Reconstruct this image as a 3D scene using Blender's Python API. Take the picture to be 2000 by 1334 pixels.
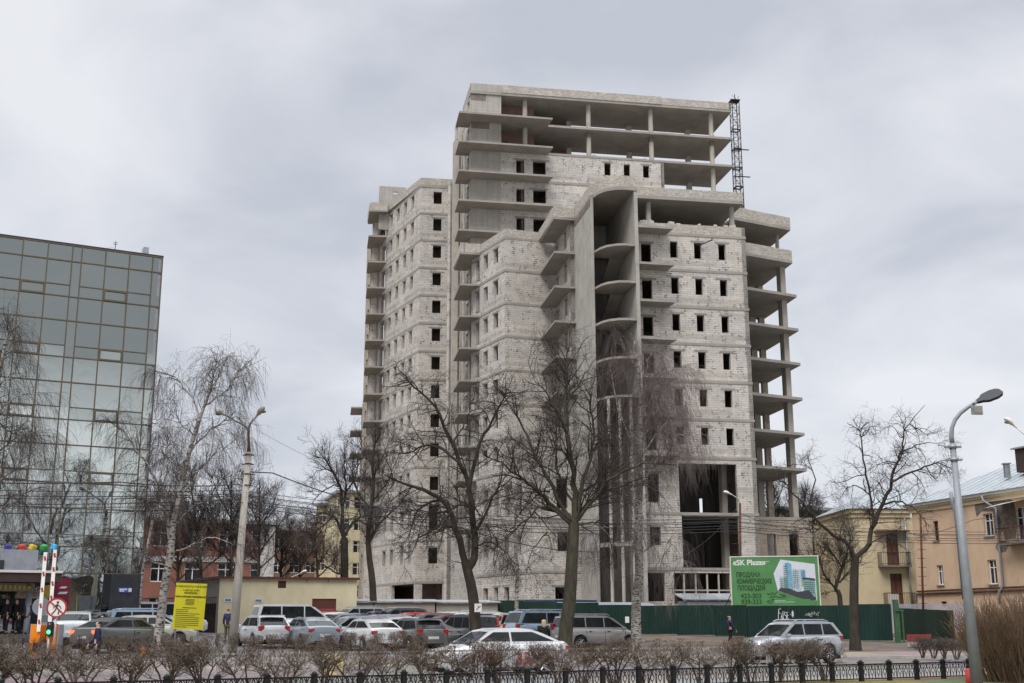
import bpy, bmesh, math, random
import numpy as np
from mathutils import Vector, Matrix
R=math.radians
for o in list(bpy.data.objects): bpy.data.objects.remove(o)
scene=bpy.context.scene; C=scene.collection
# ---------------- camera ----------------
F=2345.0; PIT=math.atan(551/F); EYE=1.6
cam=bpy.data.cameras.new('camera'); co=bpy.data.objects.new('camera',cam); C.objects.link(co)
cam.sensor_width=36; cam.lens=36*F/2000; cam.clip_end=6000; cam.clip_start=.1
co.location=(0,0,EYE); co.rotation_euler=(R(90)+PIT,R(0.12),0); scene.camera=co
# ---------------- world : overcast cloud deck over a Nishita sky ----------------
SUN_EL,SUN_ROT=R(48),R(205)
w=bpy.data.worlds.new('World'); scene.world=w; w.use_nodes=True
nt=w.node_tree; N=nt.nodes; Lk=nt.links; N.clear()
def nn(t,**k):
    n=N.new(t)
    for a,b in k.items(): setattr(n,a,b)
    return n
def wmath(op,a,b=None,c=None):
    n=nn('ShaderNodeMath',operation=op)
    for i,v in enumerate((a,b,c)):
        if v is None: continue
        if isinstance(v,(int,float)): n.inputs[i].default_value=v
        else: Lk.new(v,n.inputs[i])
    return n.outputs[0]
out=nn('ShaderNodeOutputWorld'); bg=nn('ShaderNodeBackground'); Lk.new(bg.outputs[0],out.inputs[0])
sky=nn('ShaderNodeTexSky',sky_type='NISHITA'); sky.sun_disc=False; sky.sun_elevation=SUN_EL; sky.sun_rotation=SUN_ROT
tc=nn('ShaderNodeTexCoord'); sep=nn('ShaderNodeSeparateXYZ'); Lk.new(tc.outputs['Generated'],sep.inputs[0])
zc=wmath('MAXIMUM',sep.outputs[2],0.0); zd=wmath('ADD',zc,.38)
px=wmath('DIVIDE',sep.outputs[0],zd); py=wmath('DIVIDE',sep.outputs[1],zd)
cmb=nn('ShaderNodeCombineXYZ'); Lk.new(px,cmb.inputs[0]); Lk.new(py,cmb.inputs[1])
def cloud(scale,det,rough,dist,off):
    m=nn('ShaderNodeMapping'); m.inputs['Location'].default_value=off; m.inputs['Rotation'].default_value=(0,0,R(25)); m.inputs['Scale'].default_value=(1,1.15,1); Lk.new(cmb.outputs[0],m.inputs[0])
    n=nn('ShaderNodeTexNoise'); n.inputs['Scale'].default_value=scale; n.inputs['Detail'].default_value=det; n.inputs['Roughness'].default_value=rough; n.inputs['Distortion'].default_value=dist
    Lk.new(m.outputs[0],n.inputs['Vector']); return n.outputs['Fac']
c1=cloud(2.6,7,.5,.5,(3.1,1.7,0)); c2=cloud(1.0,3,.5,.3,(7.3,2.2,0))
cl=wmath('ADD',wmath('MULTIPLY',c1,.55),wmath('MULTIPLY',c2,.5))
ramp=nn('ShaderNodeValToRGB'); Lk.new(cl,ramp.inputs[0]); e=ramp.color_ramp.elements
e[0].position=.41; e[0].color=(.43,.455,.51,1); e[1].position=.62; e[1].color=(.655,.665,.695,1)
m=e.new(.52); m.color=(.56,.575,.62,1)
# the deck is brighter towards the zenith, as a real overcast sky is
zb=wmath('SMOOTH_MIN',wmath('MAXIMUM',wmath('MULTIPLY',wmath('SUBTRACT',sep.outputs[2],.52),4.2),0.0),1.5,.1)
bank=wmath('MULTIPLY',wmath('MULTIPLY',wmath('LESS_THAN',sep.outputs[1],0.0),wmath('MINIMUM',wmath('MAXIMUM',wmath('MULTIPLY',wmath('SUBTRACT',sep.outputs[2],.14),14.0),0.0),1.0)),wmath('LESS_THAN',sep.outputs[2],.5))
gain=wmath('MULTIPLY_ADD',zb,1.6,wmath('SUBTRACT',wmath('MULTIPLY_ADD',wmath('LESS_THAN',sep.outputs[1],0.0),.28,1.0),wmath('MULTIPLY',bank,.80)))
mul=nn('ShaderNodeVectorMath',operation='SCALE'); Lk.new(ramp.outputs[0],mul.inputs[0]); Lk.new(gain,mul.inputs['Scale'])
sc=nn('ShaderNodeVectorMath',operation='SCALE'); Lk.new(sky.outputs[0],sc.inputs[0]); sc.inputs['Scale'].default_value=.1
mx=nn('ShaderNodeMix',data_type='RGBA'); mx.inputs[0].default_value=.94; Lk.new(sc.outputs[0],mx.inputs[6]); Lk.new(mul.outputs[0],mx.inputs[7])
Lk.new(mx.outputs[2],bg.inputs[0]); bg.inputs[1].default_value=1.0
sl=bpy.data.lights.new('sun','SUN'); sl.energy=1.5; sl.angle=R(28); sl.color=(1,.96,.9)
so=bpy.data.objects.new('sun',sl); C.objects.link(so)
az=SUN_ROT  # sun behind the camera, a little to the left
sd=Vector((math.sin(az)*math.cos(SUN_EL),math.cos(az)*math.cos(SUN_EL),math.sin(SUN_EL)))
so.rotation_euler=sd.to_track_quat('Z','Y').to_euler(); so.location=(0,-20,60)
vs=scene.view_settings; vs.view_transform='Standard'; vs.look='None'; vs.exposure=0.38; vs.gamma=1; vs.use_curve_mapping=False
scene.render.engine='CYCLES'; scene.cycles.max_bounces=6; scene.cycles.diffuse_bounces=3; scene.cycles.glossy_bounces=3; scene.cycles.transparent_max_bounces=8
scene.render.resolution_x=1024; scene.render.resolution_y=683
# ---------------- helpers ----------------
def te(y): return math.tan(PIT+math.atan((667-y)/F))
def tx(x,y):
    v=(667-y)/F; return (x-1000)/F/(math.cos(PIT)-v*math.sin(PIT))
def at(x,y,Y): return Vector((tx(x,y)*Y,Y,EYE+te(y)*Y))
TS=Vector((.883,.469)); NS=Vector((-.469,.883))          # street axes
def SD(s,D): v=TS*s+NS*D; return v.x,v.y
def gz(X,Y):
    D=-.469*X+.883*Y
    for (a,za),(b,zb_) in zip(GP,GP[1:]):
        if D<=b: return za+(zb_-za)*max(0,D-a)/(b-a)
    return GP[-1][1]
GP=[(-200,0),(46.5,0),(48,.12),(53,.35),(82,1.15),(110,1.3),(900,1.3)]
def tag(o,label=None,cat=None,group=None,kind=None):
    if label: o['label']=label
    if cat: o['category']=cat
    if group: o['group']=group
    if kind: o['kind']=kind
    return o
def empty(name,loc=(0,0,0),rz=0,label=None,cat=None,group=None):
    o=bpy.data.objects.new(name,None); o.empty_display_size=.1; C.objects.link(o); o.location=loc; o.rotation_euler=(0,0,rz)
    return tag(o,label,cat,group)
def copy_tree(o,parent=None):
    c=o.copy(); C.objects.link(c)
    if parent: c.parent=parent
    for ch in list(o.children): copy_tree(ch,c)
    return c
class MB:
    def __init__(s): s.v=[]; s.f=[]; s.uv=[]; s.m=[]; s.sm=[]
    def face(s,pts,uv=None,mi=0,sm=False):
        i=len(s.v); s.v+= [tuple(p) for p in pts]; s.f.append(tuple(range(i,i+len(pts)))); s.m.append(mi); s.sm.append(sm)
        if uv is None:
            p=[Vector(q) for q in pts]; n=(p[1]-p[0]).cross(p[2]-p[0])
            if len(p)>3 and n.length<1e-9: n=(p[2]-p[1]).cross(p[3]-p[1])
            n=n.normalized() if n.length>0 else Vector((0,0,1))
            if abs(n.z)>.7: uv=[(q.x,q.y) for q in p]
            else:
                t=Vector((-n.y,n.x,0)).normalized(); uv=[(q.dot(t),q.z) for q in p]
        s.uv.append(uv)
    def prism(s,poly,z0,z1,mi=0):
        n=len(poly); A=sum(poly[i][0]*poly[(i+1)%n][1]-poly[(i+1)%n][0]*poly[i][1] for i in range(n))
        if A<0: poly=poly[::-1]
        f0=(lambda i:z0) if not callable(z0) else z0
        s.face([(x,y,z1) for x,y in poly],mi=mi); s.face([(x,y,z0) for x,y in poly[::-1]],mi=mi)
        for i in range(n):
            a,b=poly[i],poly[(i+1)%n]; s.face([(a[0],a[1],z0),(b[0],b[1],z0),(b[0],b[1],z1),(a[0],a[1],z1)],mi=mi)
    def box(s,c,size,rz=0,mi=0,M=None):
        hx,hy,hz=[q/2 for q in size]; cc,ss=math.cos(rz),math.sin(rz)
        P=[]
        for dx,dy,dz in ((-1,-1,-1),(1,-1,-1),(1,1,-1),(-1,1,-1),(-1,-1,1),(1,-1,1),(1,1,1),(-1,1,1)):
            x,y,z=dx*hx,dy*hy,dz*hz
            p=Vector((c[0]+x*cc-y*ss,c[1]+x*ss+y*cc,c[2]+z))
            if M: p=M@Vector((x,y,z))+Vector(c)
            P.append(p)
        for q in ((3,2,1,0),(4,5,6,7),(0,1,5,4),(1,2,6,5),(2,3,7,6),(3,0,4,7)): s.face([P[i] for i in q],mi=mi)
    def tube(s,pts,r,n=8,mi=0,cap=True):
        pts=[Vector(p) for p in pts]; rs=r if isinstance(r,(list,tuple)) else [r]*len(pts); rings=[]
        for i,p in enumerate(pts):
            t=(pts[min(i+1,len(pts)-1)]-pts[max(i-1,0)]).normalized()
            u=t.cross(Vector((0,1,0)) if abs(t.y)<.9 else Vector((1,0,0))).normalized(); v=t.cross(u)
            b=len(s.v); s.v+=[tuple(p+(u*math.cos(a)+v*math.sin(a))*rs[i]) for a in [2*math.pi*k/n for k in range(n)]]; rings.append(b)
        for a,b in zip(rings,rings[1:]):
            for k in range(n):
                k2=(k+1)%n; s.f.append((a+k,a+k2,b+k2,b+k)); s.m.append(mi); s.sm.append(n>5)
                s.uv.append([(k/n,0),(k2/n,0),(k2/n,1),(k/n,1)])
        if cap:
            for b,rev in ((rings[0],True),(rings[-1],False)):
                q=tuple(range(b,b+n)); s.f.append(q[::-1] if rev else q); s.m.append(mi); s.sm.append(False); s.uv.append([(0,0)]*n)
    def lathe(s,c,prof,n=16,axis='z',mi=0,sm=True):
        b=len(s.v); c=Vector(c)
        for r,h in prof:
            for k in range(n):
                a=2*math.pi*k/n; x,y=r*math.cos(a),r*math.sin(a)
                d={'z':(x,y,h),'y':(x,h,y),'x':(h,x,y)}[axis]; s.v.append(tuple(c+Vector(d)))
        for i in range(len(prof)-1):
            for k in range(n):
                k2=(k+1)%n; q=(b+i*n+k,b+i*n+k2,b+(i+1)*n+k2,b+(i+1)*n+k)
                s.f.append(q if axis!='y' else q[::-1]); s.m.append(mi); s.sm.append(sm); s.uv.append([(0,0),(1,0),(1,1),(0,1)])
    # wall a->b seen left to right from outside, openings (s0,s1,z0,z1)
    def wall(s,a,b,z0,z1,op=(),th=.38,mi=0,u0=0):
        a=Vector(a[:2]); b=Vector(b[:2]); L_=(b-a).length; d=(b-a)/L_; nin=Vector((-d.y,d.x))
        xs=sorted({0,L_}|{min(max(q,0),L_) for o in op for q in o[:2]}); zs=sorted({z0,z1}|{min(max(q,z0),z1) for o in op for q in o[2:4]})
        def P(x,z,t): q=a+d*x+nin*t; return (q.x,q.y,z)
        def isop(i,j):
            if i<0 or j<0 or i>=len(xs)-1 or j>=len(zs)-1: return None
            cx,cz=(xs[i]+xs[i+1])/2,(zs[j]+zs[j+1])/2
            return any(o[0]<cx<o[1] and o[2]<cz<o[3] for o in op)
        for i in range(len(xs)-1):
            j=0
            for j in range(len(zs)-1):
                if isop(i,j): continue
                x0,x1,y0,y1=xs[i],xs[i+1],zs[j],zs[j+1]
                uv=[(u0+x0,y0),(u0+x1,y0),(u0+x1,y1),(u0+x0,y1)]
                s.face([P(x0,y0,0),P(x1,y0,0),P(x1,y1,0),P(x0,y1,0)],uv,mi)
                s.face([P(x1,y0,th),P(x0,y0,th),P(x0,y1,th),P(x1,y1,th)],uv,mi)
                if isop(i-1,j) in (True,None): s.face([P(x0,y0,th),P(x0,y0,0),P(x0,y1,0),P(x0,y1,th)],[(0,y0),(th,y0),(th,y1),(0,y1)],mi)
                if isop(i+1,j) in (True,None): s.face([P(x1,y0,0),P(x1,y0,th),P(x1,y1,th),P(x1,y1,0)],[(0,y0),(th,y0),(th,y1),(0,y1)],mi)
                if isop(i,j-1) in (True,None): s.face([P(x0,y0,th),P(x1,y0,th),P(x1,y0,0),P(x0,y0,0)],[(x0,0),(x1,0),(x1,th),(x0,th)],mi)
                if isop(i,j+1) in (True,None): s.face([P(x0,y1,0),P(x1,y1,0),P(x1,y1,th),P(x0,y1,th)],[(x0,0),(x1,0),(x1,th),(x0,th)],mi)
    def build(s,name,mats,parent=None,weld=False,bevel=0,smooth=False):
        me=bpy.data.meshes.new(name); me.from_pydata(s.v,[],s.f)
        if not isinstance(mats,(list,tuple)): mats=[mats]
        for m_ in mats: me.materials.append(m_)
        me.polygons.foreach_set('material_index',s.m)
        uvl=me.uv_layers.new(name='UVMap'); uvl.data.foreach_set('uv',[q for f in s.uv for p in f for q in p])
        me.polygons.foreach_set('use_smooth',[smooth or x for x in s.sm]); me.update()
        if weld or bevel:
            bm=bmesh.new(); bm.from_mesh(me); bmesh.ops.remove_doubles(bm,verts=bm.verts,dist=.0005); bm.to_mesh(me); bm.free()
        o=bpy.data.objects.new(name,me); C.objects.link(o)
        if parent: o.parent=parent
        if bevel:
            b=o.modifiers.new('bevel','BEVEL'); b.width=bevel; b.segments=2; b.limit_method='ANGLE'; b.angle_limit=R(28)
        return o
def tubes(polys,sides=3):
    """polys: list of (pts Nx3, radii N) all the same N -> one vertex/face array set"""
    P=np.array([p for p,_ in polys],float); r=np.array([q for _,q in polys],float); K,n,_=P.shape
    T=np.empty_like(P); T[:,1:-1]=P[:,2:]-P[:,:-2]; T[:,0]=P[:,1]-P[:,0]; T[:,-1]=P[:,-1]-P[:,-2]
    T/=np.linalg.norm(T,axis=2,keepdims=True)+1e-9
    ref=np.where(np.abs(T[...,1:2])<.9,np.array([0,1.,0]),np.array([1.,0,0])); U=np.cross(T,ref); U/=np.linalg.norm(U,axis=2,keepdims=True)+1e-9; V=np.cross(T,U)
    a=np.arange(sides)*2*math.pi/sides; ring=P[:,:,None,:]+r[:,:,None,None]*(U[:,:,None,:]*np.cos(a)[None,None,:,None]+V[:,:,None,:]*np.sin(a)[None,None,:,None])
    base=(np.arange(K)*n*sides)[:,None,None]; i=(np.arange(n-1)*sides)[None,:,None]; k=np.arange(sides)[None,None,:]; k2=(k+1)%sides
    f=np.stack([base+i+k,base+i+k2,base+i+sides+k2,base+i+sides+k],-1).reshape(-1,4)
    return ring.reshape(-1,3),f
def tubes_obj(name,polys,mat,parent=None,thick=.03):
    groups={}
    for p,r_ in polys: groups.setdefault((len(p),7 if r_[0]>thick else 3),[]).append((p,r_))
    Vs=[];Fs=[];o_=0;sm=[]
    for (n,sd_),g in groups.items():
        v,f=tubes(g,sd_); Vs.append(v); Fs.append(f+o_); o_+=len(v); sm.append(np.full(len(f),sd_>3))
    V=np.concatenate(Vs); Fc=np.concatenate(Fs).astype(np.int32); me=bpy.data.meshes.new(name)
    me.vertices.add(len(V)); me.vertices.foreach_set('co',V.astype(np.float32).ravel())
    me.loops.add(Fc.size); me.loops.foreach_set('vertex_index',Fc.ravel()); me.polygons.add(len(Fc))
    me.polygons.foreach_set('loop_start',np.arange(0,Fc.size,4,dtype=np.int32)); me.polygons.foreach_set('loop_total',np.full(len(Fc),4,np.int32))
    me.polygons.foreach_set('use_smooth',np.concatenate(sm)); me.update(calc_edges=True); me.materials.append(mat)
    o=bpy.data.objects.new(name,me); C.objects.link(o)
    if parent: o.parent=parent
    return o
# ---------------- materials ----------------
MT={}
class Mat:
    def __init__(s,name,rough=.9,metal=0,spec=.3):
        s.m=bpy.data.materials.new(name); s.m.use_nodes=True; s.t=s.m.node_tree; s.p=s.t.nodes['Principled BSDF']
        s.p.inputs['Roughness'].default_value=rough; s.p.inputs['Metallic'].default_value=metal; s.p.inputs['Specular IOR Level'].default_value=spec
        s.tc=s.t.nodes.new('ShaderNodeTexCoord'); MT[name]=s.m
    def n(s,t,**k):
        q=s.t.nodes.new(t)
        for a,b in k.items(): setattr(q,a,b)
        return q
    def l(s,a,b): s.t.links.new(a,b)
    def noise(s,scale,det=4,rough=.55,src=None,sc=None,dist=0):
        q=s.n('ShaderNodeTexNoise'); q.inputs['Scale'].default_value=scale; q.inputs['Detail'].default_value=det; q.inputs['Roughness'].default_value=rough; q.inputs['Distortion'].default_value=dist
        v=src or s.tc.outputs['Object']
        if sc: mp=s.n('ShaderNodeMapping'); mp.inputs['Scale'].default_value=sc; s.l(v,mp.inputs[0]); v=mp.outputs[0]
        s.l(v,q.inputs['Vector']); return q.outputs['Fac']
    def ramp(s,f,stops):
        q=s.n('ShaderNodeValToRGB'); e=q.color_ramp.elements
        while len(e)<len(stops): e.new(.5)
        for el,(p_,c_) in zip(e,stops): el.position=p_; el.color=(*c_,1) if len(c_)==3 else c_
        s.l(f,q.inputs[0]); return q.outputs[0]
    def mix(s,f,a,b,mode='MIX'):
        q=s.n('ShaderNodeMix',data_type='RGBA',blend_type=mode)
        for i,v in ((0,f),(6,a),(7,b)):
            if isinstance(v,(int,float)): q.inputs[i].default_value=v
            elif isinstance(v,tuple): q.inputs[i].default_value=(*v,1)
            else: s.l(v,q.inputs[i])
        return q.outputs[2]
    def math(s,op,a,b=None,c=None):
        q=s.n('ShaderNodeMath',operation=op)
        for i,v in enumerate((a,b,c)):
            if v is None: continue
            if isinstance(v,(int,float)): q.inputs[i].default_value=v
            else: s.l(v,q.inputs[i])
        return q.outputs[0]
    def brick(s,c1,c2,mo,bw,rh,ms,src=None,off=.5,bias=0):
        q=s.n('ShaderNodeTexBrick'); q.offset=off
        for k_,v in (('Color1',c1),('Color2',c2),('Mortar',mo)): q.inputs[k_].default_value=(*v,1)
        q.inputs['Scale'].default_value=1; q.inputs['Brick Width'].default_value=bw; q.inputs['Row Height'].default_value=rh; q.inputs['Mortar Size'].default_value=ms; q.inputs['Mortar Smooth'].default_value=.1; q.inputs['Bias'].default_value=bias
        s.l(src or s.tc.outputs['UV'],q.inputs['Vector']); return q
    def bump(s,h,st=.3,d=.02):
        q=s.n('ShaderNodeBump'); q.inputs['Strength'].default_value=st; q.inputs['Distance'].default_value=d; s.l(h,q.inputs['Height']); s.l(q.outputs[0],s.p.inputs['Normal'])
    def col(s,c):
        if isinstance(c,tuple): s.p.inputs['Base Color'].default_value=(*c,1)
        else: s.l(c,s.p.inputs['Base Color'])
        return s.m
def simple(name,c,rough=.7,metal=0,var=.12,scale=3,spec=.3):
    k=Mat(name,rough,metal,spec); a=tuple(x*(1-var) for x in c); b=tuple(min(1,x*(1+var)) for x in c)
    return k.col(k.ramp(k.noise(scale,5,.6),[(.3,a),(.7,b)]))
def aac(name,c1,c2,stain):
    k=Mat(name,.95,spec=.1); uv=k.tc.outputs['UV']
    sp=k.n('ShaderNodeSeparateXYZ'); k.l(uv,sp.inputs[0])
    # slightly wandering courses so the joints are not ruler straight
    b1=k.brick(c1,c2,(.33,.31,.29),.6,.2,.012); b2=k.brick(tuple(x*1.04 for x in c1),tuple(x*.9 for x in c2),(.27,.25,.235),.26,.1,.016)
    ph=k.math('FRACT',k.math('DIVIDE',k.math('SUBTRACT',sp.outputs[1],1.6+33.3-3.3*9),3.3))
    band=k.math('MULTIPLY',k.math('GREATER_THAN',ph,.16),k.math('LESS_THAN',ph,.30))
    wob=k.noise(.35,2,.5,src=uv); band=k.math('MULTIPLY',band,k.math('GREATER_THAN',wob,.42))
    base=k.mix(band,b1.outputs['Color'],b2.outputs['Color'])
    # open, unpointed joints in patches
    b3=k.brick((0,0,0),(0,0,0),(1,1,1),.6,.2,.055); pat=k.math('GREATER_THAN',k.noise(1.5,4,.75,src=uv,sc=(1.2,.8,1)),.575)
    base=k.mix(k.math('MULTIPLY',k.math('MULTIPLY',b3.outputs['Fac'],pat),.8),base,(.09,.08,.075))
    b4=k.brick((.84,.845,.85),(1.12,1.10,1.07),(1,1,1),2.4,.8,.0,off=.37); base=k.mix(.8,base,b4.outputs['Color'],'MULTIPLY')
    # mottling and vertical run-off stains
    base=k.mix(k.math('MULTIPLY',k.ramp(k.noise(.16,5,.6,src=uv),[(.45,(0,0,0)),(.75,(1,1,1))]),.38),base,stain)
    run=k.ramp(k.noise(1,4,.6,src=uv,sc=(1.6,.12,1)),[(.52,(0,0,0)),(.78,(1,1,1))])
    base=k.mix(k.math('MULTIPLY',run,.5),base,(.30,.265,.225))
    led=k.math('MULTIPLY',k.math('LESS_THAN',ph,.10),k.noise(.9,3,.6,src=uv)); base=k.mix(k.math('MULTIPLY',led,.45),base,(.34,.29,.23))
    base=k.mix(.35,base,k.ramp(k.noise(6,5,.7,src=uv),[(.3,(.34,.33,.315)),(.7,(.64,.62,.595))]),'OVERLAY')
    k.bump(b1.outputs['Fac'],-.5,.01); return k.col(base)
aac('block_masonry',(.57,.545,.515),(.485,.46,.435),(.43,.385,.325))
aac('old_block_masonry',(.43,.37,.31),(.38,.33,.27),(.33,.27,.20))
def concrete(name,c,board=True,stain=(.26,.235,.20)):
    k=Mat(name,.92,spec=.15); uv=k.tc.outputs['UV']
    a=tuple(x*.82 for x in c); b=tuple(x*1.15 for x in c)
    base=k.ramp(k.noise(.7,7,.65),[(.3,a),(.7,b)])
    base=k.mix(k.math('MULTIPLY',k.ramp(k.noise(1,4,.6,src=uv,sc=(1.3,.15,1)),[(.5,(0,0,0)),(.75,(1,1,1))]),.45),base,stain)
    if board:
        q=k.brick((0,0,0),(0,0,0),(1,1,1),.6 if board==1 else 1.2,3.3 if board==1 else 1.2,.045 if board==1 else .02,off=0); base=k.mix(k.math('MULTIPLY',q.outputs['Fac'],.45),base,stain)
    k.bump(k.noise(9,4,.6),.25,.01); return k.col(base)
concrete('cast_concrete',(.385,.365,.33)); concrete('lintel_concrete',(.25,.24,.225),0); concrete('inner_shade',(.09,.083,.077),0); concrete('slab_concrete',(.315,.292,.265),2); concrete('column_concrete',(.42,.39,.345),0); concrete('kerb_concrete',(.40,.38,.36),0); concrete('pole_concrete',(.46,.43,.38),0,(.33,.28,.22))  # the inner wall concrete has the room shade put into its colour
def parapet(name,c1,c2,mo):
    k=Mat(name,.95,spec=.1); b=k.brick(c1,c2,mo,.26,.088,.014,bias=-.1)
    base=k.mix(.35,b.outputs['Color'],k.ramp(k.noise(8,3,.85,src=k.tc.outputs['UV']),[(.38,(.16,.14,.12)),(.58,(.66,.63,.58))]),'OVERLAY')
    base=k.mix(k.ramp(k.noise(.9,5,.7,src=k.tc.outputs['UV']),[(.4,(.5,.5,.5)),(.68,(0,0,0))]),base,(.29,.26,.22)); return k.col(base)
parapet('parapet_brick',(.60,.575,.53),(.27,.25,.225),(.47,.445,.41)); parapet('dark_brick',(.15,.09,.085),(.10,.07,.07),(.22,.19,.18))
simple('plaster_peach',(.60,.40,.255),.9,var=.1,scale=.7); simple('plaster_yellow',(.62,.50,.27),.9,var=.08,scale=.8); simple('plaster_cream',(.60,.50,.33),.9,var=.1,scale=.5)
def stained(name,c,st,f=.45):
    k=Mat(name,.9,spec=.15); b=k.ramp(k.noise(1.1,6,.6),[(.3,tuple(x*.9 for x in c)),(.7,tuple(x*1.06 for x in c))])
    r_=k.ramp(k.noise(1,5,.65,sc=(1.2,1.2,.22)),[(.5,(0,0,0)),(.72,(1,1,1))]); return k.col(k.mix(k.math('MULTIPLY',r_,f),b,st))
stained('render_peach',(.60,.43,.295),(.44,.31,.22)); stained('render_yellow',(.56,.47,.31),(.42,.34,.22),.3); stained('render_cream',(.56,.44,.26),(.42,.33,.2)); stained('render_grey',(.33,.305,.26),(.25,.23,.19))
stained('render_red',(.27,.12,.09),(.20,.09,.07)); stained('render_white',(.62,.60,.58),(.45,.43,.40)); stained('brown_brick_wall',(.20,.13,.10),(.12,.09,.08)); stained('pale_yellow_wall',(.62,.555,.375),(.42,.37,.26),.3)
simple('plaster_damage',(.17,.14,.12),.95,var=.45,scale=4); simple('stone_dark',(.03,.032,.038),.45,var=.3,scale=2)
simple('white_paint',(.72,.71,.69),.5,var=.05); simple('off_white',(.62,.60,.56),.6,var=.08); simple('red_paint',(.36,.035,.03),.55); simple('faded_red',(.24,.05,.04),.8,var=.25,scale=6); simple('orange_paint',(.75,.22,.01),.45,var=.12)
simple('green_paint',(.05,.105,.05),.7,var=.3,scale=5); simple('brown_metal',(.10,.035,.025),.6); simple('dark_brown',(.05,.032,.028),.7); simple('grey_metal',(.30,.31,.33),.45,.5,.2,6); simple('galvanised',(.25,.265,.285),.6,.3,.1,5); simple('dark_metal',(.035,.035,.04),.5,.3)
simple('rust',(.095,.045,.027),.85,var=.4,scale=5); simple('black_iron',(.022,.021,.022),.5,.2); simple('rail_grey',(.33,.31,.29),.6,.1); simple('black_rubber',(.018,.018,.019),.85); simple('wheel_rim',(.40,.41,.43),.3,.8,.05); simple('plate_white',(.65,.65,.63),.5,var=.03)
simple('roof_metal',(.36,.39,.41),.45,.35,.15,1.2); simple('shed_roof',(.33,.33,.34),.6,.2,.2,2); simple('wood_dark',(.13,.06,.035),.6); simple('glass_dark',(.022,.026,.03),.08,0,.3,spec=.8); simple('window_glass',(.018,.02,.022),.05,0,.6,1.6,spec=.5); simple('car_glass',(.012,.014,.015),.04,0,.7,2.1,spec=.38); simple('blue_paint',(.10,.20,.34),.6); simple('sign_yellow',(.74,.66,.03),.55,var=.03); simple('ink',(.05,.045,.02),.7); simple('sign_blue',(.05,.10,.42),.5,var=.03)
simple('graffiti_white',(.62,.64,.64),.8,var=.1,scale=9); simple('board_green',(.085,.235,.085),.55,var=.13,scale=1.2); simple('ink_green',(.025,.06,.02),.7); simple('board_sky',(.60,.62,.68),.6,var=.06); simple('pic_blue',(.17,.38,.50),.5,var=.2,scale=5); simple('pic_pale',(.42,.52,.56),.5,var=.2,scale=5); simple('pic_dark',(.05,.055,.06),.6); simple('pic_ochre',(.36,.33,.10),.6); simple('pic_teal',(.20,.36,.34),.6)
simple('skin',(.50,.30,.22),.6); simple('hair_dark',(.03,.02,.016),.6); simple('hair_blonde',(.42,.32,.19),.7); simple('cloth_black',(.012,.012,.014),.9); simple('cloth_navy',(.018,.024,.06),.9); simple('cloth_indigo',(.028,.03,.075),.85); simple('cloth_grey',(.06,.062,.07),.9); simple('cloth_khaki',(.10,.085,.06),.9); simple('hat_pink',(.60,.38,.32),.9); simple('cloth_white',(.55,.55,.58),.9)
simple('cube_purple',(.05,.04,.25),.35); simple('cube_red',(.50,.05,.04),.35); simple('cube_yellow',(.55,.42,.04),.35); simple('cube_green',(.05,.33,.08),.35); simple('cube_blue',(.04,.36,.62),.35); simple('burgundy',(.16,.015,.03),.4); simple('gold',(.45,.33,.06),.4,.4); simple('beige_band',(.22,.20,.15),.6); simple('silver_band',(.34,.36,.40),.4,.3); simple('mullion',(.13,.105,.07),.5,.3)
def emis(name,c,st):
    k=Mat(name,.4); k.p.inputs['Emission Color'].default_value=(*c,1); k.p.inputs['Emission Strength'].default_value=st; k.col(c)
emis('lamp_green',(.05,1,.25),2.5); emis('lamp_red',(1,.10,.03),2.0); emis('lamp_amber',(1,.55,.08),2.2); emis('lamp_white',(1,.85,.6),2.0)
simple('tail_red',(.35,.01,.015),.25,spec=.7); simple('head_clear',(.35,.37,.40),.15,spec=.8); simple('lamp_lens',(.25,.24,.18),.25)
def paint():
    k=Mat('car_paint',.28,.15,.6); oi=k.n('ShaderNodeObjectInfo'); k.p.inputs['Coat Weight'].default_value=.6
    d=k.ramp(k.noise(1.4,4,.6),[(.35,(.86,.85,.83)),(.7,(1,1,1))]); return k.col(k.mix(1.0,oi.outputs['Color'],d,'MULTIPLY'))
paint()
def corr(name,c,c2,sc=7):
    k=Mat(name,.55,.1,.35); uv=k.tc.outputs['UV']; wv=k.n('ShaderNodeTexWave',wave_type='BANDS',bands_direction='X'); wv.inputs['Scale'].default_value=sc; k.l(uv,wv.inputs['Vector'])
    pan=k.brick((.85,.85,.85),(1.1,1.1,1.1),(.5,.5,.5),1.15,6,.01,off=0)
    b=k.mix(1.0,k.ramp(k.noise(.8,5,.65,sc=(1,1,.3)),[(.35,c),(.7,c2)]),pan.outputs['Color'],'MULTIPLY'); k.bump(wv.outputs['Fac'],.6,.02); return k.col(b)
corr('green_sheet',(.007,.027,.021),(.013,.042,.033)); corr('dark_green_sheet',(.012,.035,.026),(.018,.045,.033)); corr('grey_sheet',(.23,.24,.26),(.33,.34,.35),5); corr('white_sheet',(.38,.38,.46),(.5,.5,.56))
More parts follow.
